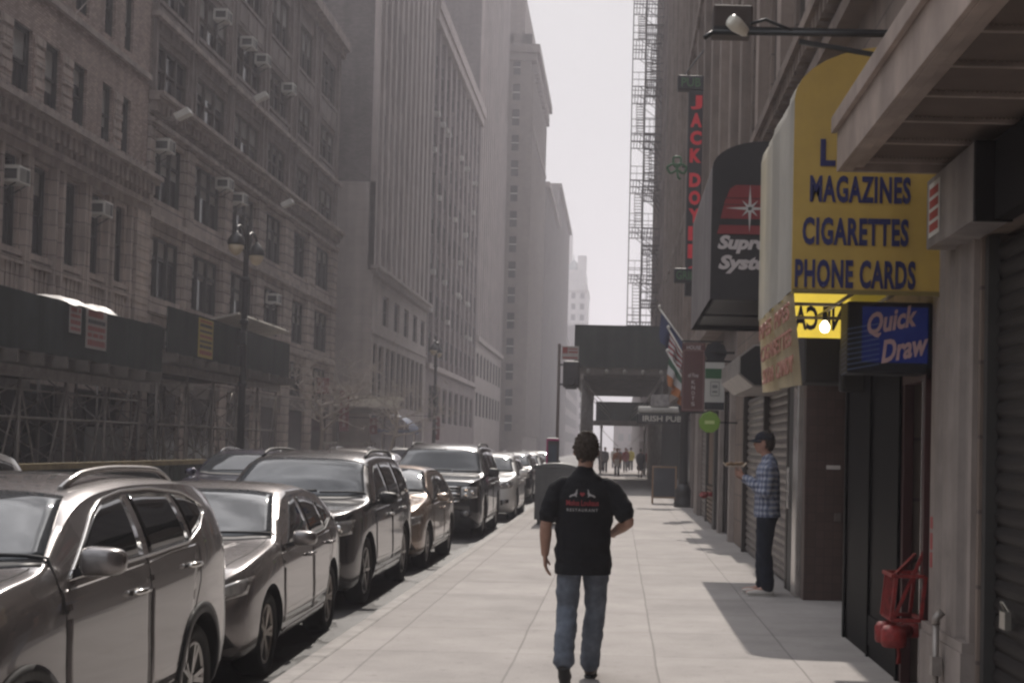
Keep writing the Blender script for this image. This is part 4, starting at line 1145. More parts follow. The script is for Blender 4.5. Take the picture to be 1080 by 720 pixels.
fit_text('HOUSE', MB1, 1.4, 1.7, 3.81, 3.89, 29.995, TXT, bold=.01); fit_text('of Fine', MB1, 1.44, 1.66, 3.22, 3.31, 29.995, TXT)
for k, ch in enumerate('KNOTS'): fit_text(ch, MB1, 1.52, 1.59, 3.08-k*.115, 3.16-k*.115, 29.995, TXT)
for z in (3.98, 2.48): m = MB(); m.bar((1.3,30.02,z),(WX,30.02,z),.035,.035); m.build('bracket', BLACK, MB1)
WG = thing('white_notice_sign', (1.8, 27, 2.45), 'white projecting sign with a green band, pictogram and black foot', 'sign')
m = MB(); m.box(1.62,1.99,27,27.06,2.45,3.36); m.build('board', M('sign_white', (.45,.44,.42), rough=.5, var=.06), WG)
m = MB(); m.box(1.621,1.989,26.994,26.998,3.05,3.24,0); m.box(1.621,1.989,26.994,26.998,2.46,2.60,1); m.box(1.72,1.9,26.994,26.998,2.72,2.735,2); m.box(1.72,1.9,26.994,26.998,2.98,2.995,2); m.box(1.72,1.735,26.994,26.998,2.74,2.975,2); m.box(1.885,1.9,26.994,26.998,2.74,2.975,2); m.box(1.76,1.86,26.994,26.998,2.78,2.82,2); m.box(1.76,1.86,26.994,26.998,2.87,2.93,2)
m.build('print', [M('sign_green', (.03,.10,.045), rough=.5), SIGNB, M('print_grey', (.2,.2,.2), rough=.6)], WG)
m = MB(); m.lathe([(.22,0),(.22,.06)], (1.82,27.1,3.55), 8, axis='y', smooth=False); m.build('round_board', SIGNB, WG)
for z in (3.38, 3.55): m = MB(); m.bar((1.62+z-3.38,27.03,z),(WX,27.03,z),.04,.04); m.build('bracket', BLACK, WG)
GS = thing('lime_round_sign', (1.65, 26, 2.0), 'small lime green round sign under the white notice sign', 'sign')
m = MB(); m.lathe([(.19,0),(.2,.01),(.2,.04),(.19,.05)], (1.66,26,2.2), 9, axis='y', smooth=False); m.build('disc', M('lime_green', (.17,.30,.04), rough=.5, var=.08), GS)
m = MB(); m.box(1.57,1.75,25.994,25.998,2.17,2.23); m.build('print', M('pale_lime', (.5,.6,.25), rough=.5), GS); m = MB(); m.bar((1.84,26.03,2.2),(WX,26.03,2.2),.03,.03); m.build('bracket', BLACK, GS)
IP = thing('pub_entrance_sign', (1.2, 43, 2.45), 'black projecting pub sign with white lettering under a rounded canopy roll', 'sign')
m = MB(); m.box(.55,1.95,43,43.3,2.46,2.76); m.build('board', SIGNB, IP, bevel=.02)
m = MB(); m.lathe([(.1,0),(.115,.03),(.115,1.32),(.1,1.35)], (.58,43.15,2.87), 14, axis='x'); m.build('canvas_roll', M('pale_canvas', (.5,.48,.45), rough=.8, var=.2), IP)
fit_text('IRISH PUB', IP, .72, 1.9, 2.53, 2.7, 42.99, M('cream_lettering', (.6,.57,.52), rough=.5), bold=.015)
m = MB(); m.bar((1.9,43.15,2.6),(WX,43.15,2.6),.06,.06); m.bar((1.9,43.15,2.87),(WX,43.15,2.87),.05,.05); m.build('bracket', BLACK, IP)
m = MB(); m.box(.95,1.5,43.05,43.25,2.99,3.35,0); m.build('poster_box', M('poster_grey', (.3,.28,.28), rough=.5, var=.5, vs=8), IP)
AF = thing('chalkboard_sign', (1.46, 44.5, 0), 'wooden A-frame chalkboard standing on the pavement near the pub', 'sandwich board')
WOODF = M('orange_frame_wood', (.28,.17,.10), rough=.6, var=.2)
for s_ in (1, -1):
    m = MB()
    y0_, y1_ = 44.5 - s_*.28, 44.5 - s_*.02
    for x in (1.10, 1.82): m.bar((x,y0_,0),(x,y1_,1.17),.05,.04)
    m.bar((1.13,y1_,1.14),(1.79,y1_,1.14),.04,.05); m.bar((1.13,y0_+s_*.04,.2),(1.79,y0_+s_*.04,.2),.04,.05)
    m.build('frame', WOODF, AF)
    m = MB(); m.poly([(1.125,y0_+s_*.055,.22),(1.795,y0_+s_*.055,.22),(1.795,y1_-s_*.0,1.12),(1.125,y1_-s_*.0,1.12)]); m.build('blackboard', M('slate', (.03,.033,.04), rough=.35, var=.3, vs=3), AF)
PC = thing('cast_iron_column', (1.98, 42.2, 0), 'black cast iron column with a moulded base at the pub corner', 'column')
m = MB(); m.lathe([(.27,0),(.27,.12),(.24,.16),(.24,.42),(.26,.46),(.2,.56),(.15,.68)], (1.95,42.2,0), 18); m.build('base', BLACK, PC)
m = MB(); m.lathe([(.14,.68),(.125,1.2),(.115,2.7),(.15,2.75),(.19,2.9),(.2,3.0)], (1.95,42.2,0), 18); m.build('shaft', BLACK, PC)
# flags
def flag(lab, y, xo, zo, ln, cols, stripes, w_, drop):
    t = thing('flag', (WX, y, zo), lab, 'flag', 'flags on slanted poles')
    tip = Vector((xo, y, zo+.9)); foot = Vector((WX, y+.1, zo-.6))
    m = MB(); m.tube([foot, tip], .022, 8); m.lathe([(.02,0),(.045,.03),(.045,.06),(.01,.1)], tip, 8); m.build('pole', WHITE, t)
    m = MB(); dv = (foot-tip).normalized()
    for i, (a, b, mi) in enumerate(stripes):
        def fn(u, v, a=a, b=b):
            q = a + (b-a)*v
            p = tip + dv*(.08 + ln*u)
            return p + Vector((-.10*q*u - .06*math.sin(u*14+q*3)*q, .10*math.sin(u*12 + q*4)*q, -drop*q*(1-.25*u)))
        m.grid(fn, 18, 4, mi)
    m.build('cloth', cols, t)
FB_ = [M('flag_blue', (.03,.04,.11), rough=.7, var=.1), M('flag_red', (.26,.05,.055), rough=.7, var=.1), M('flag_white', (.5,.48,.48), rough=.7, var=.06), M('flag_orange', (.40,.14,.04), rough=.7, var=.1), M('flag_green', (.035,.10,.06), rough=.7, var=.1)]
flag('dark blue flag hanging on a slanted pole, the highest of the pub flags', 38, 1.02, 4.55, 1.2, FB_, [(0,1,0)], .8, .85)
flag('red and white striped flag with blue corner hanging between the other flags', 37.3, 1.25, 3.95, .9, FB_, [(k/9,(k+1)/9,1 if k % 2 == 0 else 2) for k in range(9)], .6, .75)
flag('white and orange banded flag, the lowest of the pub flags', 36.8, 1.22, 3.30, .9, FB_, [(0,.3,4),(.3,.62,2),(.62,1,3)], .6, .8)

# ---- sidewalk shed up the pavement
GREEN = M('scaffold_green_ply', (.032,.042,.038), spec=.15, rough=.7, var=.25, vs=1.2, streak=.35)
TIMB = M('grey_timber', (.15,.13,.115), rough=.8, var=.25, vs=2, streak=.2)
def shed(name, lab, x0, x1, y0, y1, zb, zt, side_open, posts_y, brace=True, end_near=True, end_far=True, outer='x0'):
    t = thing(name, ((x0+x1)/2, (y0+y1)/2, 0), lab, 'scaffold', 'sidewalk scaffolds')
    xo = x0 if outer == 'x0' else x1
    sg = -1 if outer == 'x0' else 1
    n = max(1, round((y1-y0)/2.44)); 
    for k in range(n):
        a, b = y0 + (y1-y0)*k/n, y0 + (y1-y0)*(k+1)/n
        m = MB(); m.box(xo-.02*0, xo-sg*.03, a+.006, b-.006, zb, zt + (.012 if k % 2 else 0)); m.build('parapet_panel', GREEN, t)
    if end_near:
        m = MB(); m.box(min(x0,x1)+.031, max(x0,x1), y0, y0+.03, zb, zt); m.build('parapet_panel', GREEN, t)
    m = MB(); m.box(x0+.04, x1-.04, y0+.04, y1, zb-.02, zb+.06)
    m.build('deck', TIMB, t)
    for y in [y0+.1+k*1.22 for k in range(int((y1-y0)/1.22)+1)]:
        m = MB(); m.box(x0-.25*(outer == 'x0'), x1+.25*(outer == 'x1'), y, y+.1, zb-.27, zb-.021); m.build('joist', TIMB, t)
    for x in (x0+.35, x1-.35):
        m = MB(); m.box(x-.06, x+.06, y0, y1, zb-.5, zb-.271); m.build('stringer', STEEL, t)
        for y in posts_y:
            m = MB(); m.tube([(x,y,0),(x,y,zb-.5)], .04, 8); m.box(x-.12, x+.12, y-.12, y+.12, 0, .02); m.build('post', STEEL, t)
    for x in ((x0+.35) if outer == 'x0' else (x1-.35),):
        m = MB()
        for a, b in zip(posts_y, posts_y[1:]):
            m.tube([(x,a,2.05),(x,b,2.05)], .022, 6); 
            m.tube([(x,a,1.05),(x,b,1.05)], .02, 6); m.tube([(x,a,zb-.75),(x,b,zb-.75)], .02, 6)
            if brace: m.tube([(x,a,zb-.55),(x,(a+b)/2,.3)], .02, 6); m.tube([(x,b,zb-.55),(x,(a+b)/2,.3)], .02, 6)
        m.build('rail', STEEL, t)
        if brace:
            for a in posts_y:
                m = MB(); m.tube([(x0+.35,a,zb-.6),(x1-.35,a,1.0)], .02, 6); m.tube([(x0+.35,a,1.0),(x1-.35,a,zb-.6)], .02, 6); m.tube([(x0+.35,a,2.05),(x1-.35,a,2.05)], .02, 6); m.build('cross_brace', STEEL, t)
            m = MB(); xb = x0 + (x1-x0)*.5
            for a, b in zip(posts_y, posts_y[1:]):
                m.tube([(xb,a,.3),(xb,b,zb-.6)], .018, 6); m.tube([(xb,b,.3),(xb,a,zb-.6)], .018, 6); m.tube([(xb,a,0),(xb,a,zb-.5)], .03, 6)
            m.build('middle_brace', STEEL, t)
    if not brace:
        for a in posts_y[::4]:
            m = MB(); m.tube([(x0+.35,a,zb-.55),(x0+1.5,a,zb-1.7)], .02, 6); m.tube([(x1-.35,a,zb-.55),(x1-1.5,a,zb-1.7)], .02, 6); m.build('cross_brace', STEEL, t)
    return t
SH1 = shed('sidewalk_shed', 'dark green plywood scaffold over the near pavement in the distance', -1.9, 2.1, 58.5, 84, 5.0, 6.75, True, [58.8+2.8*k for k in range(10)], brace=False)
m = MB()
for k in range(5): m.lathe([(.03,0),(.08,.05),(.08,.16),(.03,.2)], (-1.3+k*.75, 58.45, 4.74), 8)
m.build('work_lamp', M('lamp_cage', (.35,.33,.3), rough=.4), SH1)

SH4 = shed('sidewalk_shed', 'lower dark scaffold seen through the opening under the distant green scaffold', -1.5, 2.1, 92, 98, 3.5, 4.7, True, [92.3+2.6*k for k in range(3)], brace=False)
# ================================================================== left pavement and street furniture
SH2 = shed('sidewalk_shed', 'near dark green scaffold with two red and white notices on its boards', -15.6, -11.8, 21.0, 36.6, 3.36, 4.52, True, [21.6+2.4*k for k in range(7)], outer='x1', end_near=False)
SH3 = shed('sidewalk_shed', 'dark green scaffold with a tall yellow notice, beyond the near scaffold', -15.6, -11.8, 36.95, 50.7, 3.93, 5.13, True, [37.3+2.6*k for k in range(6)], outer='x1', end_near=False)
NRED = M('notice_print_red', (.35,.09,.08), rough=.6, var=.2, vs=9); NBLK = M('notice_print_black', (.04,.04,.05), rough=.6); PAPER = M('notice_paper', (.48,.43,.41), rough=.7, var=.12)
def notice(lab, y0, y1, z0, z1, base, lines, name='notice'):
    t = thing(name, (-11.78, (y0+y1)/2, z0), lab, 'notice')
    m = MB(); m.box(-11.783, -11.768, y0, y1, z0, z1); m.build('board', base, t)
    m = MB()
    r_ = random.Random(int(y0*10))
    for (u0, u1, mi, n) in lines:
        a, b = z1 - (z1-z0)*u1, z1 - (z1-z0)*u0
        w_ = (y1-y0)*.84; y = y0 + (y1-y0)*.08; e = y + w_
        while y < e:
            l_ = min(e-y, w_/n*r_.uniform(.6, 1.0)); m.box(-11.767, -11.764, y, y+l_, a, b, mi); y += l_ + w_/n*.18
    m.build('print', [NRED, NBLK], t)
notice('smaller red and white notice on the near green scaffold', 30.3, 30.95, 3.9, 4.48, PAPER, [(.05,.22,0,1),(.3,.42,0,5),(.52,.68,0,4),(.78,.9,0,6)])
notice('larger red and white notice on the near green scaffold, under the tarpaulin', 31.25, 32.5, 3.64, 4.52, PAPER, [(.03,.2,0,1),(.27,.37,1,8),(.44,.55,0,7),(.61,.71,0,3),(.78,.93,0,7)])
notice('tall yellow notice on the further green scaffold', 39.6, 41.0, 3.98, 5.08, M('notice_yellow', (.50,.38,.11), rough=.6, var=.12), [(.05,.1,0,6),(.14,.22,1,6),(.3,.36,1,5),(.43,.49,0,7),(.56,.62,1,6),(.68,.76,1,4),(.82,.92,0,5)])
t = thing('tarpaulin', (-11.7, 31, 4.52), 'white plastic tarpaulin bunched over the top edge of the near scaffold', 'tarpaulin')
m = MB()
def tarp(u, v):
    y = 30.2 + 3.2*u; h = .10*math.sin(PI*u)**.6*(1 + .5*math.sin(u*9) + .3*math.sin(u*23))
    x = -13.2 + 1.45*v + .06*math.sin(u*17)
    return (x, y, 4.54 + (.1+h)*math.sin(PI*(.15+.85*v))**.7 + .05*mnoise.noise((u*8, v*6, 1)) - (.04 if v > .95 else 0))
m.grid(tarp, 44, 10); m.build('sheet', M('white_tarp', (.5,.48,.46), rough=.5, var=.06), t)
t = thing('roof_board', (-12.2, 47, 5.13), 'pale framed board leaning flat on top of the further scaffold', 'board')
m = MB(); m.obox((-12.6, 47.3, 5.42), (.75,0,.18), (0,3.4,0), (-.01,0,.03)); m.build('board', M('pale_board', (.5,.47,.42), rough=.6, var=.15), t)
m = MB()
for k in range(4): m.obox((-12.6, 44.2+2.07*k, 5.45), (.78,0,.187), (0,.06,0), (-.01,0,.035))
m.build('batten', TIMB, t)
# barricade in the gutter
t = thing('construction_barricade', (-11.0, 31, -.15), 'low green plank barricade with a yellow timber top rail along the far kerb', 'barricade')
m = MB()
for k in range(48):
    y = 22.2 + k*.33
    m.box(-11.06, -11.03, y, y+.3, -.05, 1.02)
m.build('planks', M('barrier_green', (.035,.055,.045), rough=.7, var=.35, vs=3, streak=.3), t)
m = MB(); m.box(-11.08, -10.96, 22.1, 38.0, 1.03, 1.15); m.build('top_rail', M('yellow_timber', (.34,.26,.13), rough=.7, var=.35, vs=1.5), t)
m = MB()
for k in range(7): m.box(-11.12, -11.07, 22.3+k*2.55, 22.4+k*2.55, -.15, 1.02)
m.build('post', TIMB, t)
# shops under the far building and beyond: banners and canopies
t = thing('cream_canopy', (-14, 80.4, 3.9), 'cream topped shop canopy at the corner below the two tone wall', 'canopy')
m = MB(); m.box(-15.9, -12.3, 79.3, 81.3, 4.12, 4.3); m.prism([(79.2,3.7),(79.25,3.7),(79.35,4.12),(79.3,4.14)], 'x', -15.9, -12.3); m.build('roof', M('cream_canvas', (.6,.55,.46), rough=.7, var=.1), t)
m = MB()
for x in (-15.7, -12.5): m.bar((x,79.5,0),(x,79.5,4.12),.1,.1)
m.box(-15.9,-12.3,79.28,79.32,3.3,3.62); m.build('post', TIMB, t)
BANR = M('banner_dark_red', (.16,.03,.035), rough=.65, var=.15)
for lab, x, y, z0, z1, w2 in (('dark red vertical shop banner with pale characters left of the cream canopy', -15.45, 78.6, 2.3, 4.55, .52), ('small dark red shop banner under the cream canopy', -14.0, 79.9, 2.2, 3.1, .45), ('dark red shop banner beyond the blue awning', -12.7, 97, 2.0, 3.6, .5), ('round dark red shop sign behind the bare tree', -15.7, 73.8, 4.2, 5.0, .6)):
    t = thing('shop_banner', (x, y, z0), lab, 'banner')
    m = MB(); m.box(x, x+w2, y, y+.06, z0, z1); m.build('cloth', BANR, t, bevel=.02)
    m = MB(); n = max(1, int((z1-z0)/.42))
    for k in range(n):
        z = z1 - .4 - k*.4
        m.box(x+w2*.3, x+w2*.7, y-.006, y-.002, z+.1, z+.14); m.box(x+w2*.46, x+w2*.54, y-.006, y-.002, z, z+.26); m.box(x+w2*.34, x+w2*.66, y-.0065, y-.0022, z+.0, z+.035)
    m.build('print', PAPER, t)
    m = MB(); m.bar((x, y+.03, z1), (-16, y+.03, z1), .04, .04); m.build('bracket', BLACK, t)
t = thing('blue_awning', (-13.2, 86, 2.4), 'small blue dome awning beside the cream canopy', 'awning')
m = MB()
m.grid(lambda u, v: (-14.3 + 1.9*math.sin(v*PI/2), 84.2+4*u, 2.5 + 1.0*math.cos(v*PI/2)), 6, 8); m.build('canvas', M('awning_blue', (.05,.075,.15), rough=.7, var=.12), t)
m = MB(); m.box(-14.3, -12.42, 84.15, 84.2, 2.35, 2.5); m.box(-12.43, -12.39, 84.2, 88.2, 2.3, 2.5); m.build('valance', MATS['awning_blue'], t)
# white hoarding under the far scaffold
t = thing('white_hoarding', (-14.4, 40, 0), 'pale board panel standing under the further scaffold', 'hoarding')
m = MB(); m.box(-14.4, -14.35, 38.4, 41.2, .1, 1.95); m.build('panel', M('hoarding_grey', (.34,.34,.33), rough=.7, var=.2), t)
m = MB()
for y in (38.45, 41.1): m.box(-14.5, -14.41, y, y+.08, 0, 2.0)
m.build('post', TIMB, t)
# street lamps
def twin_lamp(y, lab):
    t = thing('street_lamp', (-11.55, y, 0), lab, 'street lamp', 'twin street lamps along the far kerb')
    x = -11.55
    m = MB(); m.lathe([(.26,0),(.27,.1),(.22,.2),(.22,.7),(.25,.78),(.17,.95),(.13,1.1)], (x,y,0), 16); m.build('base', BLACK, t)
    m = MB(); m.lathe([(.125,1.1),(.11,3.0),(.09,6.2),(.075,7.5),(.07,7.9),(.1,7.95),(.03,8.1),(.05,8.2),(.01,8.35)], (x,y,0), 14)
    for z in (3.4, 5.3, 6.6): m.lathe([(.11,z-.08),(.14,z-.03),(.14,z+.03),(.11,z+.08)], (x,y,0), 14)
    m.build('pole', BLACK, t)
    for s_ in (-1, 1):
        m = MB(); pts = []
        for k in range(11):
            a = PI*k/10; pts.append((x, y + s_*(.6 - .6*math.cos(a)), 7.55 + .42*math.sin(a) + .32*(k/10)))
        m.tube([(x,y,7.3)] + pts, .035, 8); m.tube([(x,y,7.2),(x,y+s_*.45,7.5),(x,y+s_*.7,7.95)], .02, 6); m.build('arm', BLACK, t)
        c_ = (x, y+s_*1.2, 7.3)
        m = MB(); m.lathe([(.25,.2),(.26,.24),(.23,.36),(.15,.5),(.07,.56),(.05,.62)], c_, 16); m.build('hood', BLACK, t)
        m = MB(); m.lathe([(.02,-.12),(.12,-.07),(.2,.04),(.235,.19)], c_, 16); m.build('globe', M('lamp_bowl', (.6,.49,.34), rough=.25, var=.1, spec=.7), t)
    m = MB(); m.box(x-.14, x+.14, y-.34, y-.13, 4.55, 5.0); m.build('signal_box', BLACK, t, bevel=.03)
twin_lamp(43.5, 'nearer black twin armed street lamp in front of the scaffold')
twin_lamp(89, 'further black twin armed street lamp before the ribbed tower')
# bare street trees
BARK = M('pale_bark', (.36,.31,.275), rough=.85, var=.3, vs=8, bump=.3)
def bare_tree(x, y, h, lab, seed, lean):
    t = thing('street_tree', (x, y, 0), lab, 'tree', 'bare trees along the far kerb')
    r_ = random.Random(seed)
    m = MB(); pts = [Vector((x + .12*math.sin(k*.9+seed) + lean[0]*.06*k, y + lean[1]*.06*k, h*.5*k/6)) for k in range(7)]
    m.tube(pts, [.11-.008*k for k in range(7)], 8); m.build('trunk', BARK, t)
    m = MB()
    def br(p, d, L_, r, lv):
        p = Vector(p); ps = [p]; rs = [r]; n = 5
        for k in range(n):
            d = (d + Vector((r_.uniform(-.25,.25), r_.uniform(-.25,.25), r_.uniform(-.12,.2)))).normalized()
            p = p + d*L_/n; ps.append(p); rs.append(r*(1-.75*(k+1)/n))
        m.tube(ps, rs, 5, cap=False)
        if lv > 0:
            for k in range(4 if lv > 1 else 5):
                i = r_.randint(1, n); q = Vector((r_.uniform(-1,1), r_.uniform(-1,1), r_.uniform(-.25,.55)))
                br(ps[i], (d*.5+q).normalized(), L_*r_.uniform(.42,.62), max(.011, rs[i]*.66), lv-1)
    for k in range(7):
        a = k*2*PI/7 + r_.uniform(-.3,.3); i = r_.randint(4, 6)
        br(pts[i], Vector((math.cos(a)+lean[0], math.sin(a)+lean[1], .35 + .1*r_.random())).normalized(), h*.4*r_.uniform(.8,1.2), .055, 3)
    m.build('crown', BARK, t)
bare_tree(-11.9, 56, 6.2, 'bare street tree with pale twigs just past the scaffold', 5, (.7, -.2))
bare_tree(-11.8, 74, 6.0, 'bare street tree with pale twigs in front of the cream canopy', 9, (.5, .1))
# window air conditioners and floodlights on the far facades
m = MB(); m.box(0, .55, -.36, .36, 0, .44); acb = m.mesh('case', WHITE)
m = MB()
for k in range(7): m.box(.551, .556, -.3, .06, .05+k*.05, .075+k*.05)
m.box(.551, .556, .1, .31, .05, .39); m.box(.1, .5, -.366, -.361, .08, .34)
acg = m.mesh('grille', M('vent_dark', (.06,.058,.055), rough=.6))
def ac(x, y, z, lab, grp='window air conditioners on the loft buildings'):
    t = thing('air_conditioner', (x, y, z), lab, 'air conditioner', grp)
    instance(acb, 'case', t, (x, y, z)); instance(acg, 'grille', t, (x, y, z))
    m = MB(); m.bar((x+.05, y-.3, z-.25), (x+.45, y-.3, z-.01), .03, .03); m.bar((x+.05, y+.3, z-.25), (x+.45, y+.3, z-.01), .03, .03); m.build('strut', FRAME_D, t)
ac(LW-.15, 36.8, 8.2, 'white air conditioner at the left edge under the brown brick cornice')
ac(LW-.15, 42.9, 8.35, 'second white air conditioner under the brown brick cornice, further up the street')
ac(LW-.15, 48.7, 11.5, 'air conditioner high beside the drainpipe end of the grey stone building')
ac(LW-.1, 56.0, 11.55, 'air conditioner under the grey stone cornice, left of a close pair')
ac(LW-.1, 58.2, 11.35, 'air conditioner under the grey stone cornice, right of a close pair')
ac(LW-.1, 55.0, 17.95, 'topmost air conditioner, near the top edge of the photo')
ac(LW-.1, 61.3, 17.95, 'air conditioner in a bay window high on the grey stone building')
ac(LW-.1, 66.2, 17.95, 'air conditioner in the next high bay window of the grey stone building')
ac(LW-.1, 58.9, 18.0, 'air conditioner beside the thin bay strip on the grey stone building')
ac(LW-.1, 64.5, 7.9, 'air conditioner in a low wide window behind the street lamp')
def flood(y, z, lab):
    t = thing('floodlight', (LW, y, z), lab, 'floodlight', 'facade floodlights')
    m = MB(); m.tube([(LW,y,z-.2),(LW+.6,y,z-.1),(LW+1.0,y,z)], .02, 6); m.build('arm', STEEL, t)
    m = MB(); m.obox((LW+1.15,y,z+.05), (.24,0,.12), (0,.2,0), (-.06,0,.1)); m.build('head', WHITE, t, bevel=.03)
flood(47.4, 12.5, 'white floodlight on an arm at the joint of the two loft buildings')
flood(57.5, 15.6, 'white floodlight on an arm above the thin bay strips')
flood(62.5, 12.1, 'white floodlight on an arm under the grey stone cornice')
t = thing('flag_cable', (LW, 43, 14), 'loose pale cable hanging on the brown brick wall', 'cable')
m = MB(); m.tube([(LW+.05, 39.5, 13.9),(LW+.12, 40.5, 13.8),(LW+.12, 41.3, 14.4),(LW+.1, 42.2, 15.6),(LW+.1, 43.5, 17.2)], .018, 6); m.build('wire', TRIM2, t)

# ---- near kerb furniture
t = thing('relay_mailbox', (-1.3, 31, 0), 'large dark grey relay mail box standing by the kerb behind the walking man', 'mailbox')
RELAY = M('relay_box_paint', (.10,.10,.10), rough=.5, metal=.2, var=.2, vs=3, streak=.2)
m = MB(); m.box(-1.78, -.86, 30.7, 31.6, .12, 1.22)
pr_ = [(-1.78,1.221)] + [(-1.32 + .46*math.cos(PI - PI*k/12), 1.221 + .12*math.sin(PI*k/12)) for k in range(1, 12)] + [(-.86,1.221)]
m.prism(pr_, 'y', 30.7, 31.6); m.build('body', RELAY, t, bevel=.012)
m = MB()
for x in (-1.72, -.96):
    for y in (30.76, 31.5): m.box(x, x+.06, y, y+.06, 0, .12)
m.build('foot', RELAY, t)
m = MB(); m.box(-1.68, -.96, 30.685, 30.697, .2, 1.1); m.build('door_panel', RELAY, t, bevel=.004)
m = MB(); m.box(-1.06, -1.02, 30.66, 30.684, .6, .72); m.build('handle', STEEL, t)
t = thing('sign_post', (-2.15, 50, 0), 'kerbside post carrying a dark signal box and a red and white sign', 'signal post')
m = MB(); m.tube([(-2.15,50,0),(-2.15,50,5.25)], .055, 10); m.lathe([(.06,5.25),(.07,5.28),(.02,5.34)], (-2.15,50,0), 10); m.lathe([(.14,0),(.14,.1),(.06,.2)], (-2.15,50,0), 10); m.build('pole', M('brown_pole', (.11,.08,.07), rough=.6, var=.2), t)
m = MB(); m.box(-2.0, -1.42, 49.85, 50.15, 3.78, 4.72); m.build('signal_box', M('signal_dark', (.035,.033,.036), rough=.6, var=.2), t, bevel=.07)
m = MB(); m.lathe([(.15,0),(.17,.02),(.17,.2)], (-1.7,49.62,4.0), 14, axis='y'); m.box(-1.9,-1.5,49.7,49.85,3.72,3.8); m.build('visor', MATS['signal_dark'], t)
m = MB(); m.box(-2.15,-1.98,49.97,50.03,4.55,4.62); m.box(-2.15,-1.98,49.97,50.03,3.86,3.93); m.build('bracket', MATS['signal_dark'], t)
m = MB(); m.box(-2.05,-1.46,49.9,49.92,4.76,5.24,0); m.box(-2.03,-1.85,49.893,49.897,4.98,5.2,1); m.box(-1.82,-1.5,49.893,49.897,5.0,5.06,1); m.box(-2.02,-1.5,49.893,49.897,4.8,4.86,1); m.box(-1.82,-1.5,49.893,49.897,5.12,5.16,1); m.build('parking_sign', [PAPER, NRED], t)
t = thing('kerb_kiosk', (-1.72, 37, 0), 'slim dark kiosk with magenta edges standing behind the grey mail box', 'kiosk')
m = MB(); m.box(-1.86, -1.54, 37, 37.2, 0, 1.92); m.build('body', BLACK, t, bevel=.02)
m = MB(); m.box(-1.87, -1.83, 36.985, 36.998, 1.1, 1.9); m.box(-1.825, -1.54, 36.985, 36.998, 1.85, 1.9); m.build('edge', M('magenta', (.35,.03,.14), rough=.5), t)
m = MB(); m.box(-1.8, -1.6, 36.985, 36.998, 1.3, 1.75); m.build('screen', M('dim_screen', (.04,.05,.07), rough=.2), t)
# ================================================================== vehicles
from mathutils.bvhtree import BVHTree
def pchip(pts):
    xs = [p[0] for p in pts]; ys = [p[1] for p in pts]; n = len(xs)
    h = [xs[i+1]-xs[i] for i in range(n-1)]; d = [(ys[i+1]-ys[i])/h[i] for i in range(n-1)]
    m = [0.0]*n; m[0] = d[0]; m[-1] = d[-1]
    for i in range(1, n-1):
        if d[i-1]*d[i] > 0:
            w1 = 2*h[i]+h[i-1]; w2 = h[i]+2*h[i-1]; m[i] = (w1+w2)/(w1/d[i-1]+w2/d[i])
    def f_(x):
        if x <= xs[0]: return ys[0]
        if x >= xs[-1]: return ys[-1]
        i = 0
        while x > xs[i+1]: i += 1
        t = (x-xs[i])/h[i]; t2 = t*t; t3 = t2*t
        return (2*t3-3*t2+1)*ys[i] + (t3-2*t2+t)*h[i]*m[i] + (-2*t3+3*t2)*ys[i+1] + (t3-t2)*h[i]*m[i+1]
    return f_
CARGLASS = M('car_glass', (.05,.055,.06), rough=.03, var=.1, vs=2, ior=1.62, spec=.5)
SIDEGLASS = M('tinted_side_glass', (.012,.013,.014), rough=.03, var=.1, spec=.5)
TRIMBLK = M('car_black_plastic', (.016,.016,.017), rough=.55, var=.2)
TYRE = M('tyre_rubber', (.018,.018,.018), rough=.8, var=.2, vs=8)
ALLOY = M('alloy_rim', (.42,.41,.40), rough=.3, metal=.85, var=.1)
CHROME = M('chrome', (.7,.69,.67), rough=.12, metal=1, var=0)
LENS = M('headlamp_lens', (.30,.29,.28), rough=.08, metal=.35, var=.35, vs=14, spec=.8, coat=1)
SEAM = M('panel_gap', (.006,.006,.006), rough=.8, var=0)
PLATE = M('plate_yellow', (.5,.33,.06), rough=.5)
def paint(name, col, metal=.6, rough=.24):
    return M(name, col, rough=rough, metal=metal, var=.05, vs=1.2, coat=1, spec=.5)
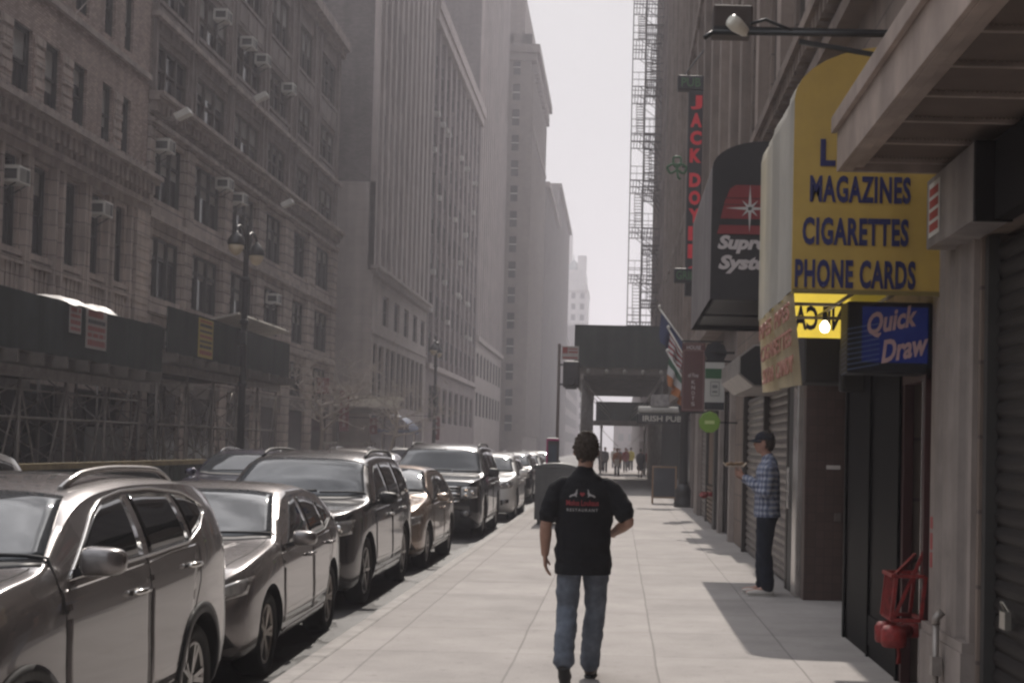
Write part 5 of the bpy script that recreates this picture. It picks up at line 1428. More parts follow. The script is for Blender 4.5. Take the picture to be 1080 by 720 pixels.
def car(P, rootname, label, cat, loc, group='cars parked along the near kerb'):
    L_, W_ = P['L'], P['W']; hw0 = W_/2
    zt, bl = pchip(P['top']), pchip(P['belt'])
    pl = pchip(P.get('plan') or [(0,.60),(.05,.74),(.14,.85),(.35,.945),(.8,.99),(1.3,1.0),(L_-1.0,1.0),(L_-.4,.97),(L_-.12,.90),(L_,.78)])
    zb = pchip([(0,.36),(.06,.27),(.3,.2),(L_-.5,.22),(L_-.1,.32),(L_,.42)])
    tum = P.get('tumble', .34)
    def half(s):
        w = hw0*pl(s); b = zb(s); t = zt(s); be = min(bl(s), t-.055); gh = t - be
        pts = [(0,b),(.55*w,b),(.9*w,b+.005)]
        for t_, q in ((.06,.955),(.16,.985),(.3,1.0),(.45,1.0),(.6,.992),(.74,.99),(.86,.985),(.95,.97),(1,.95)):
            pts.append((w*q, b + (be-b)*t_))
        wr = w*.95 - tum*max(0, gh-.05) - .02
        zr = be + gh*.80
        for t_ in (.1,.25,.45,.65,.85,1.0):
            pts.append((w*.95 + (wr-w*.95)*t_ + .018*math.sin(PI*t_)*min(1, gh*2), be + (zr-be)*t_))
        ex = 2.6
        for k in range(1, 9):
            a = PI/2*k/8; c_, s_ = math.cos(a), math.sin(a)
            pts.append((wr*c_**(2/ex), zr + (t-zr)*s_**(2/ex)))
        pts[-1] = (0, t)
        return pts
    st = [0,.02,.05,.09,.14,.2,.28]; s = .36
    while s < L_-.3: st.append(s); s += .075
    st += [L_-.28, L_-.2, L_-.14, L_-.09, L_-.05, L_-.02, L_]
    mb = MB(); rings = []
    lean = P.get('lean', .16); rl = P.get('rlean', .1)
    for s in st:
        h = half(s); full = h + [(-x, z) for x, z in reversed(h[1:-1])]
        b = len(mb.v)
        for x, z in full:
            q = max(0, z-.55)
            dy = lean*(q/.5)**1.6*math.exp(-s/.35) + .05*math.exp(-s/.2)*max(0, .42-z)/.2
            dy -= P.get('rl', rl)*(q/.5)*math.exp(-(L_-s)/.25)*.5
            mb.v.append((x, s - L_/2 + dy, z))
        rings.append(b)
    n = len(full)
    for i in range(len(rings)-1):
        for k in range(n):
            k2 = (k+1) % n
            mb.face((rings[i]+k, rings[i+1]+k, rings[i+1]+k2, rings[i]+k2), 0, True)
    mb.face([rings[0]+k for k in range(n)], 0); mb.face([rings[-1]+k for k in reversed(range(n))], 0)
    root = thing(rootname, (0,0,0), label, cat, group)
    me = mb.mesh('body', [P['paint'], TRIMBLK])
    tree_bm = bmesh.new(); tree_bm.from_mesh(me); bvh = BVHTree.FromBMesh(tree_bm); tree_bm.free()
    body = bpy.data.objects.new('body', me); C.objects.link(body); 
    # wheel wells cut out of the shell
    cu = MB(); wr_ = P['wr']
    for ws in P['ws']:
        for sd in (-1, 1):
            cu.lathe([(wr_+.055, 0), (wr_+.055, .42)], (sd*(hw0-.36) - (.0 if sd > 0 else .42) , ws-L_/2, wr_+.01), 40, 1, axis='x')
    cut = bpy.data.objects.new('cut', cu.mesh('cut', [TRIMBLK, TRIMBLK])); C.objects.link(cut)
    md = body.modifiers.new('b', 'BOOLEAN'); md.operation = 'DIFFERENCE'; md.object = cut; md.solver = 'EXACT'
    bpy.context.view_layer.update(); dg = bpy.context.evaluated_depsgraph_get()
    nm = bpy.data.meshes.new_from_object(body.evaluated_get(dg))
    body.modifiers.clear(); body.data = nm; nm.name = 'body'
    bpy.data.objects.remove(cut)
    bm = bmesh.new(); bm.from_mesh(nm)
    for f_ in bm.faces: f_.smooth = True
    for e_ in bm.edges:
        if len(e_.link_faces) == 2 and e_.calc_face_angle(0) > R(38): e_.smooth = False
    bm.to_mesh(nm); bm.free()
    body.parent = root; BASE[body] = Vector((0,0,0))
    def hit(o_, d):
        r_ = bvh.ray_cast(Vector(o_), Vector(d)); return (r_[0], r_[1]) if r_[0] else None
    def cast(ax, a, b):
        """ax '+x','-x' : a = s, b = z ; 'f': a = x, b = z from the front ; 'r' from the rear ; 't': a = x, b = s from above"""
        if ax == '+x': return hit((3, a-L_/2, b), (-1,0,0))
        if ax == '-x': return hit((-3, a-L_/2, b), (1,0,0))
        if ax == 'f': return hit((a, -6, b), (0,1,0))
        if ax == 'r': return hit((a, 6, b), (0,-1,0))
        return hit((a, b-L_/2, 4), (0,0,-1))
    def resample(p, n):
        p = [Vector(q) for q in p]; ds = [0]
        for a, b in zip(p, p[1:]): ds.append(ds[-1] + (b-a).length)
        out = []
        for i in range(n+1):
            t = ds[-1]*i/n; k = 0
            while k < len(ds)-2 and t > ds[k+1]: k += 1
            out.append(p[k].lerp(p[k+1], (t-ds[k])/max(1e-9, ds[k+1]-ds[k])))
        return out
    def decal(name, bot, top, ax, mat, nu=14, nv=5, eps=.004, par=None, skirt=.012):
        B, T = resample(bot, nu), resample(top, nu); m = MB(); g_ = []
        for i in range(nu+1):
            row = []
            for j in range(nv+1):
                q = B[i].lerp(T[i], j/nv); h_ = cast(ax, q.x, q.y)
                if h_ is None:
                    row.append(None); continue
                row.append((h_[0] + h_[1]*eps, h_[0] - h_[1]*skirt))
            g_.append(row)
        idx = {}
        def vid(i, j, lay):
            k = (i, j, lay)
            if k not in idx: idx[k] = len(m.v); m.v.append(tuple(g_[i][j][lay]))
            return idx[k]
        for i in range(nu):
            for j in range(nv):
                cs = ((i,j),(i+1,j),(i+1,j+1),(i,j+1))
                if all(g_[a][b] for a, b in cs):
                    pts = [g_[a][b][0] for a, b in cs]
                    if max((pts[k]-pts[(k+1) % 4]).length for k in range(4)) > .6: continue
                    m.face([vid(a, b, 0) for a, b in cs], 0, True)
        loop = [(i,0) for i in range(nu)] + [(nu,j) for j in range(nv)] + [(i,nv) for i in range(nu,0,-1)] + [(0,j) for j in range(nv,0,-1)]
        for a, b in zip(loop, loop[1:]+loop[:1]):
            if g_[a[0]][a[1]] and g_[b[0]][b[1]] and (g_[a[0]][a[1]][0]-g_[b[0]][b[1]][0]).length < .6:
                m.face((vid(*a,0), vid(*b,0), vid(*b,1), vid(*a,1)), 0)
        return m.build(name, mat, par or root)
    def line(name, pts, ax, mat, r=.005, n=24, par=None, eps=.0):
        q = []
        for p in resample(pts, n):
            h_ = cast(ax, p.x, p.y)
            if h_: q.append(h_[0] + h_[1]*eps)
        if len(q) > 1:
            m = MB(); m.tube(q, r, 6); return m.build(name, mat, par or root)
    sides = ('+x', '-x')
    # glass
    ws_b, ws_t = [(a_, b_*1.14) for a_, b_ in P['wscr']]
    decal('windshield', [(-ws_b[1],ws_b[0]+.10),(-ws_b[1]*.6,ws_b[0]+.02),(0,ws_b[0]),(ws_b[1]*.6,ws_b[0]+.02),(ws_b[1],ws_b[0]+.10)], [(-ws_t[1],ws_t[0]),(0,ws_t[0]-.02),(ws_t[1],ws_t[0])], 't', CARGLASS, 20, 10)
    decal('cowl', [(-ws_b[1]-.02,ws_b[0]+.03),(-ws_b[1]*.6,ws_b[0]-.07),(0,ws_b[0]-.09),(ws_b[1]*.6,ws_b[0]-.07),(ws_b[1]+.02,ws_b[0]+.03)], [(-ws_b[1],ws_b[0]+.09),(-ws_b[1]*.6,ws_b[0]+.015),(0,ws_b[0]-.005),(ws_b[1]*.6,ws_b[0]+.015),(ws_b[1],ws_b[0]+.09)], 't', TRIMBLK, 16, 2, .002)
    if P.get('rear'):
        a, b, c_, d_ = P['rear']; decal('rear_window', [(-a,b),(a,b)], [(-c_,d_),(c_,d_)], 'r', SIDEGLASS, 12, 6)
    for ax in sides:
        for wp in P['win']: decal('side_window', wp[0], wp[1], ax, SIDEGLASS, 12, 5, .003)
        if P.get('dlo'):
            for tr in P['dlo']: line('window_trim', tr, ax, P.get('trimmat', CHROME), .008, 40, None, .004)
        # doors: a slightly proud skin with its own handle
        for (bt, tp, hs, hz_) in P['doors']:
            d = decal('door', bt, tp, ax, P['paint'], 16, 8, .0012, None, .006)
            h_ = cast(ax, hs, hz_)
            if h_:
                sx = 1 if ax == '+x' else -1; p = h_[0]
                m = MB(); m.tube([(p.x+sx*.004, p.y-.10, p.z),(p.x+sx*.035, p.y-.085, p.z+.004),(p.x+sx*.042, p.y, p.z+.006),(p.x+sx*.035, p.y+.085, p.z+.004),(p.x+sx*.004, p.y+.10, p.z)], [.014,.016,.017,.016,.014], 8); m.build('handle', P.get('handlemat', P['paint']), d)
        for sm in P.get('seams', []): line('door_seam', sm, ax, SEAM, .0028, 20)
        if P.get('clad'):
            z1_ = P['clad']
            for ws in P['ws']:
                arc = lambda r_: [(ws + r_*math.cos(a), wr_+.01 + r_*math.sin(a)) for a in [R(-14) + R(208)*k/24 for k in range(25)]]
                decal('arch_trim', arc(wr_+.058), arc(wr_+.125), ax, P.get('archmat', TRIMBLK), 30, 1, .012)
            decal('sill_trim', [(P['ws'][0]+wr_+.1,.24),(P['ws'][1]-wr_-.1,.24)], [(P['ws'][0]+wr_+.1,z1_),(P['ws'][1]-wr_-.1,z1_+.03)], ax, TRIMBLK, 12, 2, .01)
        elif P.get('sillline'):
            line('sill_strip', [(P['ws'][0]+wr_+.08,P['sillline']),(P['ws'][1]-wr_-.08,P['sillline']+.02)], ax, CHROME if P.get('sillchrome') else P['paint'], .012, 14)
        # headlamp
        sx = 1 if ax == '+x' else -1
        (hb, ht) = P['lamp']
        hl = decal('headlight', [(sx*a, b) for a, b in hb], [(sx*a, b) for a, b in ht], 'f', LENS, 12, 4, .005)
        for (px, pz, pr) in P['bulb']:
            h_ = cast('f', sx*px, pz)
            if h_:
                m = MB(); m.lathe([(pr,0),(pr*1.05,-.006),(pr*.8,-.012),(pr*.3,-.014)], h_[0] + Vector((0,-.004,0)), 14, axis='y'); m.build('bulb', CHROME, hl)
        if P.get('fog'):
            fb, ft = P['fog']; fg = decal('fog_lamp_recess', [(sx*a, b) for a, b in fb], [(sx*a, b) for a, b in ft], 'f', TRIMBLK, 8, 3, .004)
            fx = sum(a for a, b in fb)/len(fb); fz = (sum(b for a, b in fb)/len(fb) + sum(b for a, b in ft)/len(ft))/2
            h_ = cast('f', sx*fx, fz)
            if h_: m = MB(); m.lathe([(.05,0),(.055,-.01),(.03,-.02)], h_[0]+Vector((0,-.004,0)), 12, axis='y'); m.build('fog_lamp', LENS, fg)
        if P.get('rail'):
            a, b, off, mt = P['rail']; q = []
            for k in range(15):
                s = a + (b-a)*k/14; x = sx*off; h_ = cast('t', x, s); lift = .05*math.sin(PI*min(1, k/2.5)/2)*math.sin(PI*min(1, (14-k)/2.5)/2)
                if h_: q.append(h_[0] + Vector((0,0,lift)))
            m = MB(); m.tube(q, .019, 8); m.build('roof_rail', mt, root)
        # mirror
        ms, mz = P['mirror']; h_ = cast(ax, ms, mz)
        if h_:
            p = h_[0]; m = MB(); c_ = Vector((p.x + sx*.15, p.y-.02, p.z+.04)); mw, mh = [q*.82 for q in P.get('msize', (.125,.085))]
            def se(u, v):
                a = 2*PI*u; b = PI*(v-.5); cb, sb = math.cos(b), math.sin(b); sg = lambda t, e: math.copysign(abs(t)**e, t)
                x = mw*sg(cb,.55)*sg(math.cos(a),.65); y = .095*sg(cb,.6)*sg(math.sin(a),.8); z = mh*sg(sb,.6)
                return c_ + Vector((x + sx*.02*z/mh*0, (y if y < 0 else y*.35) + sx*x*.12*sx, z*(1 - .12*sx*x/mw)))
            m.grid(se, 24, 14); mr = m.build('mirror', P.get('mirmat', P['paint']), root)
            m = MB(); m.obox((p.x+sx*.06, p.y-.015, p.z-.005), (.06,0,.018), (0,.035,0), (0,0,.02)); m.build('stalk', TRIMBLK, mr)
        # wheels
        for ws in P['ws']:
            xw = sx*(hw0-.145); c_ = (xw, ws-L_/2, wr_); tw = .115; rr_ = P.get('rim', wr_*.69)
            wt = thing('wheel', c_, None, None); wt.parent = root
            m = MB(); m.lathe([(rr_,-tw*.8),(wr_*.9,-tw),(wr_*.985,-tw*.75),(wr_,-tw*.3),(wr_,tw*.3),(wr_*.985,tw*.75),(wr_*.9,tw),(rr_+.012,tw*.86),(rr_,tw*.7)], (0,0,0), 36, axis='x')
            BASE[wt] = Vector((0,0,0)); o = m.build('tyre', TYRE, wt)
            m = MB(); m.lathe([(rr_,sx*tw*.62),(rr_,sx*tw*.80),(rr_-.02,sx*tw*.84),(rr_-.03,sx*tw*.55),(rr_-.035,-sx*tw*.2),(.06,-sx*tw*.25)], (0,0,0), 36, axis='x', mi=0)
            ns = P.get('spokes', 5); dbl = P.get('double', True)
            for k in range(ns):
                for dd in ((-.16,.16) if dbl else (0,)):
                    a0 = 2*PI*k/ns + dd*.35; a1 = 2*PI*k/ns + dd
                    p0 = Vector((sx*tw*.62, .045*math.cos(a0), .045*math.sin(a0))); p1 = Vector((sx*tw*.72, (rr_-.018)*math.cos(a1), (rr_-.018)*math.sin(a1)))
                    m.bar(p0, p1, P.get('spw', .028), .03)
            m.lathe([(.06,sx*tw*.5),(.062,sx*tw*.68),(.04,sx*tw*.74),(.01,sx*tw*.74)], (0,0,0), 16, axis='x')
            m.build('rim', P.get('rimmat', ALLOY), wt)
            m = MB(); m.lathe([(rr_-.037,-sx*tw*.3),(.05,-sx*tw*.31)], (0,0,0), 24, axis='x'); m.build('brake_disc', TRIMBLK, wt)
    # front: grille, lower intake, plate, badge bars
    gb, gt = P['grille']; gr = decal('grille', gb, gt, 'f', P.get('grmat', TRIMBLK), 14, 5, .004)
    for (a, b, r_) in P.get('grbars', []): line('grille_bar', a if isinstance(a, list) else [a, b], 'f', CHROME, r_, 16, gr, .006)
    ib, it = P['intake']; decal('lower_intake', ib, it, 'f', TRIMBLK, 12, 3, .004)
    if P.get('plate'):
        h_ = cast('f', 0, P['plate'])
        if h_: m = MB(); y = h_[0].y-.012; m.box(-.155,.155,y-.008,y,P['plate']-.08,P['plate']+.08); m.build('number_plate', PLATE, root, bevel=.004)
    for wx in (-.42, .18):
        q = []
        for k in range(9):
            h_ = cast('t', wx*ws_b[1]/.6 + .62*k/8*ws_b[1]/.65, ws_b[0]+.06+.03*k/8 + .05*abs(wx+.3*k/8))
            if h_: q.append(h_[0]+h_[1]*.012)
        if len(q) > 2: m = MB(); m.tube(q, .009, 5); m.build('wiper', TRIMBLK, root)
    line('hood_seam', [(-ws_b[1]*.97,ws_b[0]),(-hw0*.80,ws_b[0]*.62),(-hw0*.66,.28)], 't', SEAM, .004, 20); line('hood_seam', [(ws_b[1]*.97,ws_b[0]),(hw0*.80,ws_b[0]*.62),(hw0*.66,.28)], 't', SEAM, .004, 20)
    for cr in P.get('crease', []): line('hood_crease', cr, 't', P['paint'], .012, 16, None, -.004)
    root.location = loc; BASE[root] = Vector(loc)
    return root
RZ = -.15
GREY = paint('grey_metallic', (.19,.175,.173), .55, .27); GREYD = paint('dark_grey_metallic', (.075,.07,.07)); MZ = paint('bronze_grey_metallic', (.20,.182,.178), .55, .27)
def lerp_pts(a, b, f_): return [(p[0]+(q[0]-p[0])*f_, p[1]+(q[1]-p[1])*f_) for p, q in zip(a, b)]
rogue = dict(L=4.64, W=1.84, wr=.365, ws=(.94, 3.645), paint=GREY,
  top=[(0,.80),(.10,.93),(.45,1.02),(.9,1.09),(1.2,1.13),(1.6,1.37),(2.0,1.59),(2.35,1.665),(2.9,1.70),(3.5,1.68),(4.0,1.62),(4.25,1.53),(4.5,1.16),(4.58,1.0),(4.64,.88)],
  belt=[(0,.72),(.5,.92),(1.2,1.03),(2.2,1.06),(3.2,1.10),(3.8,1.17),(4.3,1.16),(4.64,.8)],
  wscr=((1.27,.70),(2.03,.56)), rear=(.60,1.15,.50,1.48),
  win=[([(1.55,1.075),(2.62,1.10)],[(2.12,1.42),(2.3,1.5),(2.62,1.545)]), ([(2.72,1.10),(3.45,1.135)],[(2.72,1.545),(3.0,1.55),(3.36,1.53)]), ([(3.52,1.15),(3.72,1.25),(3.85,1.33)],[(3.43,1.52),(3.6,1.50),(3.86,1.42)])],
  dlo=[[(1.5,1.06),(2.6,1.085),(3.45,1.12),(3.72,1.23),(3.92,1.36)], [(1.53,1.07),(2.1,1.44),(2.3,1.525),(2.65,1.575),(3.1,1.58),(3.6,1.53),(3.92,1.40)]],
  doors=[([(1.41,.40),(2.648,.38)],[(1.41,1.02),(2.648,1.06)],2.42,.93), ([(2.662,.38),(3.30,.42),(3.42,.62)],[(2.662,1.06),(3.2,1.09),(3.58,1.10)],3.42,.99)],
  seams=[[(2.655,.38),(2.655,1.09)],[(1.40,.40),(1.40,1.03)],[(3.32,.42),(3.44,.65),(3.62,.9),(3.6,1.12)]], handlemat=CHROME,
  clad=.36, lamp=([(.50,.72),(.70,.74),(.84,.80)],[(.48,.83),(.68,.88),(.83,.93)]), bulb=[(.60,.79,.045),(.74,.82,.035)],
  fog=([(.55,.42),(.74,.45)],[(.55,.55),(.74,.57)]), rail=(2.15,4.0,.575,M('satin_rail', (.5,.48,.46), rough=.25, metal=.8, var=.05)), mirror=(1.62,1.10), msize=(.13,.088),
  grille=([(-.40,.62),(0,.60),(.40,.62)],[(-.50,.84),(0,.85),(.50,.84)]), grbars=[([(-.30,.84),(-.15,.66),(0,.645),(.15,.66),(.30,.84)],None,.014)], intake=([(-.5,.36),(.5,.36)],[(-.52,.5),(.52,.5)]), plate=.55, spokes=5, spw=.03,
  crease=[[(.35,.3),(.45,.8),(.55,1.2)],[(-.35,.3),(-.45,.8),(-.55,1.2)]])
def squash(P, fs):
    g_ = lambda z: z*1.085 if z <= 1.1 else 1.1935 + (z-1.1)*.72
    class FZ:
        def __rmul__(s, z): return g_(z)
    fz = FZ()
    def w_(o, k=None):
        if isinstance(o, tuple) and len(o) == 2 and all(isinstance(q, (int, float)) for q in o): return (o[0]*fs if k in ('s',) else o[0], o[1]*fz)
        if isinstance(o, (list, tuple)): return type(o)(w_(q, k) for q in o)
        return o
    Q = dict(P)
    for k in ('top','belt','win','dlo','seams'): Q[k] = w_(P[k], 's')
    Q['doors'] = [(w_(a, 's'), w_(b, 's'), c_*fs, d_*fz) for a, b, c_, d_ in P['doors']]
    for k in ('lamp','fog','grille','intake'): Q[k] = w_(P[k])
    Q['bulb'] = [(a, b*fz, c_) for a, b, c_ in P['bulb']]
    Q['grbars'] = [(w_(a), b, c_) for a, b, c_ in P['grbars']]
    Q['wscr'] = tuple((a*fs, b) for a, b in P['wscr']); r_ = P['rear']; Q['rear'] = (r_[0], r_[1]*fz, r_[2], r_[3]*fz)
    r_ = P['rail']; Q['rail'] = (r_[0]*fs, r_[1]*fs, r_[2], r_[3]); Q['mirror'] = (P['mirror'][0]*fs, P['mirror'][1]*fz)
    Q['plate'] = P['plate']*fz; Q['ws'] = tuple(a*fs for a in P['ws']); Q['L'] = P['L']*fs; Q['wr'] = P['wr']*.955; Q['clad'] = P['clad']*fz
    Q['crease'] = [[(a, b*fs) for a, b in cr] for cr in P['crease']]
    return Q
rogue = squash(rogue, .96)
car(rogue, 'parked_car', 'grey crossover with silver roof rails, nearest and largest of the parked cars', 'car', (-3.46, 7.55, RZ))
mazda = dict(L=4.46, W=1.795, wr=.325, ws=(.90, 3.60), paint=MZ, tumble=.36, lean=.22,
  top=[(0,.66),(.12,.80),(.5,.91),(.95,.98),(1.25,1.02),(1.7,1.22),(2.15,1.40),(2.5,1.45),(2.9,1.455),(3.4,1.40),(3.85,1.26),(4.15,1.10),(4.36,.98),(4.46,.84)],
  belt=[(0,.60),(.5,.82),(1.2,.92),(2.2,.945),(3.2,.985),(3.8,1.02),(4.2,1.0),(4.46,.76)],
  wscr=((1.32,.66),(2.18,.52)), rear=(.55,1.04,.46,1.28),
  win=[([(1.62,.965),(2.55,.985)],[(2.15,1.22),(2.3,1.295),(2.55,1.33)]), ([(2.64,.985),(3.28,1.015)],[(2.64,1.33),(2.95,1.325),(3.22,1.28)]), ([(3.34,1.03),(3.55,1.09)],[(3.28,1.27),(3.58,1.19)])],
  dlo=[[(1.58,.95),(2.6,.975),(3.3,1.005),(3.62,1.09)]], trimmat=TRIMBLK,
  doors=[([(1.328,.36),(2.588,.34)],[(1.328,.92),(2.588,.95)],2.38,.84), ([(2.602,.34),(3.2,.38),(3.32,.55)],[(2.602,.95),(3.2,.98),(3.5,.99)],3.36,.88)],
  seams=[[(2.595,.34),(2.595,.97)],[(1.32,.36),(1.32,.93)],[(3.22,.38),(3.36,.58),(3.55,.82),(3.5,1.0)]],
  sillline=.30, lamp=([(.44,.63),(.64,.635),(.82,.69)],[(.46,.71),(.66,.755),(.83,.81)]), bulb=[(.56,.675,.04),(.68,.695,.032)],
  fog=([(.50,.28),(.78,.32)],[(.56,.40),(.70,.46)]), mirror=(1.66,.985), msize=(.12,.078),
  grille=([(-.36,.40),(0,.38),(.36,.40)],[(-.44,.63),(0,.68),(.44,.63)]), grbars=[([(-.46,.63),(-.36,.42),(0,.395),(.36,.42),(.46,.63)],None,.012)], intake=([(-.42,.24),(.42,.24)],[(-.44,.33),(.44,.33)]), plate=.52, spokes=5, rim=.232, spw=.026, rimmat=M('bronze_alloy', (.33,.30,.27), rough=.35, metal=.8, var=.1),
  crease=[[(.28,.3),(.40,.8),(.54,1.2)],[(-.28,.3),(-.40,.8),(-.54,1.2)]])
mz = car(mazda, 'parked_car', 'low bronze grey hatchback parked behind the nearest crossover', 'car', (-3.60, 12.5, RZ)); mz.rotation_euler.z = .025
m = MB()
high = dict(L=4.79, W=1.91, wr=.38, ws=(.95, 3.74), paint=GREYD, lean=.10, tumble=.30,
  top=[(0,.92),(.08,1.03),(.4,1.09),(.9,1.13),(1.25,1.16),(1.65,1.42),(2.0,1.63),(2.35,1.70),(2.9,1.73),(3.8,1.71),(4.3,1.66),(4.5,1.58),(4.68,1.2),(4.75,1.05),(4.79,.95)],
  belt=[(0,.84),(.5,1.0),(1.2,1.06),(2.4,1.08),(3.6,1.12),(4.4,1.14),(4.79,.9)],
  wscr=((1.34,.76),(2.02,.62)), rear=(.66,1.15,.58,1.55),
  win=[([(1.6,1.10),(2.55,1.115)],[(2.1,1.47),(2.3,1.55),(2.55,1.575)]), ([(2.64,1.115),(3.42,1.14)],[(2.64,1.58),(3.1,1.59),(3.40,1.58)]), ([(3.50,1.145),(4.30,1.20)],[(3.48,1.58),(3.8,1.57),(4.16,1.53)])],
  doors=[([(1.408,.42),(2.583,.40)],[(1.408,1.05),(2.583,1.075)],2.4,.96), ([(2.597,.40),(3.28,.44),(3.42,.64)],[(2.597,1.075),(3.2,1.10),(3.55,1.11)],3.38,1.0)],
  seams=[[(2.59,.40),(2.59,1.1)],[(1.40,.42),(1.40,1.06)],[(3.3,.44),(3.44,.66),(3.6,.92),(3.56,1.12)]], handlemat=CHROME,
  sillline=.33, sillchrome=True, lamp=([(.46,.80),(.66,.79),(.86,.83)],[(.48,.93),(.68,.96),(.87,.98)]), bulb=[(.57,.87,.05),(.74,.88,.05)],
  fog=([(.55,.42),(.78,.45)],[(.55,.52),(.78,.54)]), rail=(2.25,4.3,.63,TRIMBLK), mirror=(1.66,1.14), msize=(.13,.09), mirmat=TRIMBLK,
  grille=([(-.40,.76),(0,.75),(.40,.76)],[(-.44,.92),(0,.94),(.44,.92)]), grbars=[((-.42,.84),(.42,.84),.014),((-.44,.92),(.44,.92),.012)], intake=([(-.5,.40),(.5,.40)],[(-.52,.55),(.52,.55)]), plate=.64, spokes=5, spw=.04, double=False)
car(high, 'parked_car', 'dark grey family SUV parked between the hatchback and the beige sedan', 'car', (-3.76, 17.75, RZ))
beige = dict(mazda); beige.update(L=4.55, paint=paint('beige_metallic', (.33,.255,.205)), ws=(.9,3.6), spokes=7, double=False, top=[(0,.70),(.12,.82),(.5,.94),(.95,1.01),(1.2,1.05),(1.65,1.27),(2.1,1.44),(2.5,1.495),(3.0,1.49),(3.45,1.42),(3.85,1.22),(4.0,1.12),(4.4,1.06),(4.55,.9)], rimmat=ALLOY, dlo=[], handlemat=paint('beige_metallic', (.4,.29,.2)))
car(beige, 'parked_car', 'beige sedan half hidden behind the dark grey family SUV', 'car', (-3.66, 22.6, RZ))
tahoe = dict(L=5.18, W=2.03, wr=.40, ws=(1.0, 3.95), paint=paint('black_metallic', (.025,.024,.025), .4), lean=.04, tumble=.26,
  top=[(0,1.05),(.06,1.13),(.3,1.17),(1.0,1.21),(1.4,1.24),(1.8,1.52),(2.1,1.75),(2.4,1.83),(3.0,1.87),(4.3,1.86),(4.8,1.80),(4.95,1.7),(5.08,1.3),(5.15,1.1),(5.18,1.0)],
  belt=[(0,.98),(.5,1.1),(1.4,1.15),(2.6,1.17),(4.0,1.18),(4.8,1.18),(5.18,.95)],
  plan=[(0,.80),(.04,.88),(.12,.94),(.3,.98),(.8,1.0),(1.3,1.0),(4.3,1.0),(4.8,.98),(5.06,.93),(5.18,.82)],
  wscr=((1.46,.82),(2.1,.68)), rear=(.7,1.22,.64,1.66),
  win=[([(1.75,1.20),(2.75,1.205)],[(2.2,1.6),(2.35,1.66),(2.75,1.69)]), ([(2.84,1.205),(3.7,1.21)],[(2.84,1.69),(3.2,1.70),(3.7,1.69)]), ([(3.8,1.21),(4.7,1.22)],[(3.8,1.69),(4.2,1.68),(4.6,1.65)])],
  doors=[([(1.5,.46),(2.75,.45)],[(1.5,1.12),(2.75,1.15)],2.6,1.04), ([(2.82,.45),(3.45,.48),(3.55,.66)],[(2.82,1.15),(3.4,1.16),(3.78,1.16)],3.62,1.05)],
  seams=[[(2.785,.45),(2.785,1.18)],[(1.48,.46),(1.48,1.13)]], handlemat=CHROME,
  sillline=.40, lamp=([(.62,.80),(.78,.80),(.93,.82)],[(.62,1.02),(.78,1.03),(.93,1.03)]), bulb=[(.72,.87,.05),(.72,.97,.05),(.84,.92,.04)],
  fog=([(.62,.46),(.84,.48)],[(.62,.55),(.84,.56)]), rail=(2.4,4.6,.70,TRIMBLK), mirror=(1.78,1.24), msize=(.14,.11), mirmat=TRIMBLK,
  grille=([(-.58,.74),(0,.72),(.58,.74)],[(-.60,1.03),(0,1.04),(.60,1.03)]), grmat=TRIMBLK, grbars=[((-.6,.89),(.6,.89),.03),((-.6,1.02),(.6,1.02),.016),([(-.6,.76),(-.45,.72),(.45,.72),(.6,.76)],None,.02),((-.58,.96),(.58,.96),.008),((-.58,.82),(.58,.82),.008)], intake=([(-.5,.42),(.5,.42)],[(-.5,.58),(.5,.58)]), plate=.64, spokes=6, spw=.05, double=False)
th = car(tahoe, 'parked_car', 'big black SUV with a wide chrome barred grille', 'car', (-3.64, 30.1, RZ))
benz = dict(high); benz.update(L=4.66, W=1.89, paint=paint('white_car_paint', (.74,.73,.71), .0, .3), mirmat=paint('white_car_paint', (.6,.6,.6)), grmat=TRIMBLK, handlemat=paint('white_car_paint', (.6,.6,.6)),
  top=[(0,.86),(.08,.98),(.4,1.05),(.9,1.10),(1.25,1.14),(1.65,1.38),(2.0,1.56),(2.35,1.63),(2.9,1.65),(3.6,1.62),(4.15,1.54),(4.4,1.42),(4.58,1.1),(4.63,1.0),(4.66,.9)],
  grbars=[((-.4,.84),(.4,.84),.02)], intake=([(-.66,.40),(.66,.40)],[(-.5,.58),(.5,.58)]), spokes=5, double=True, sillline=.33,
  win=[([(1.6,1.10),(2.55,1.115)],[(2.1,1.40),(2.3,1.46),(2.55,1.50)]), ([(2.64,1.115),(3.42,1.14)],[(2.64,1.50),(3.1,1.50),(3.40,1.48)]), ([(3.50,1.145),(4.1,1.20)],[(3.48,1.48),(3.7,1.46),(4.0,1.40)])], rear=(.62,1.12,.52,1.42), rail=(2.25,4.0,.60,CHROME))
bz = car(benz, 'parked_car', 'white SUV with a dark grille just behind the big black SUV', 'car', (-3.42, 36.9, RZ))
def recolor(proto, pm, lab, loc, grp, swap):
    c_ = dup(proto, loc, None, lab, grp)
    cache = {}
    def rec(o):
        for ch in o.children:
            if ch.data:
                if any(m_ == swap for m_ in ch.data.materials):
                    ch.data = ch.data.copy()
                    for i, m_ in enumerate(ch.data.materials):
                        if m_ == swap: ch.data.materials[i] = pm
            rec(ch)
    rec(c_); return c_
WHITEP, SILVP, BLUEP, YELP, BLKP = MATS['white_car_paint'], paint('silver_paint', (.45,.44,.43)), paint('violet_blue_paint', (.055,.05,.085)), paint('taxi_yellow_paint', (.5,.33,.03), .0), MATS['black_metallic']
GB = 'cars parked along the near kerb'
recolor(mz, SILVP, 'silver hatchback, first car behind the white SUV', (-3.75, 42.6, RZ), GB, MZ)
recolor(bz, BLKP, 'black SUV, second car behind the white SUV', (-3.7, 48.0, RZ), GB, WHITEP)
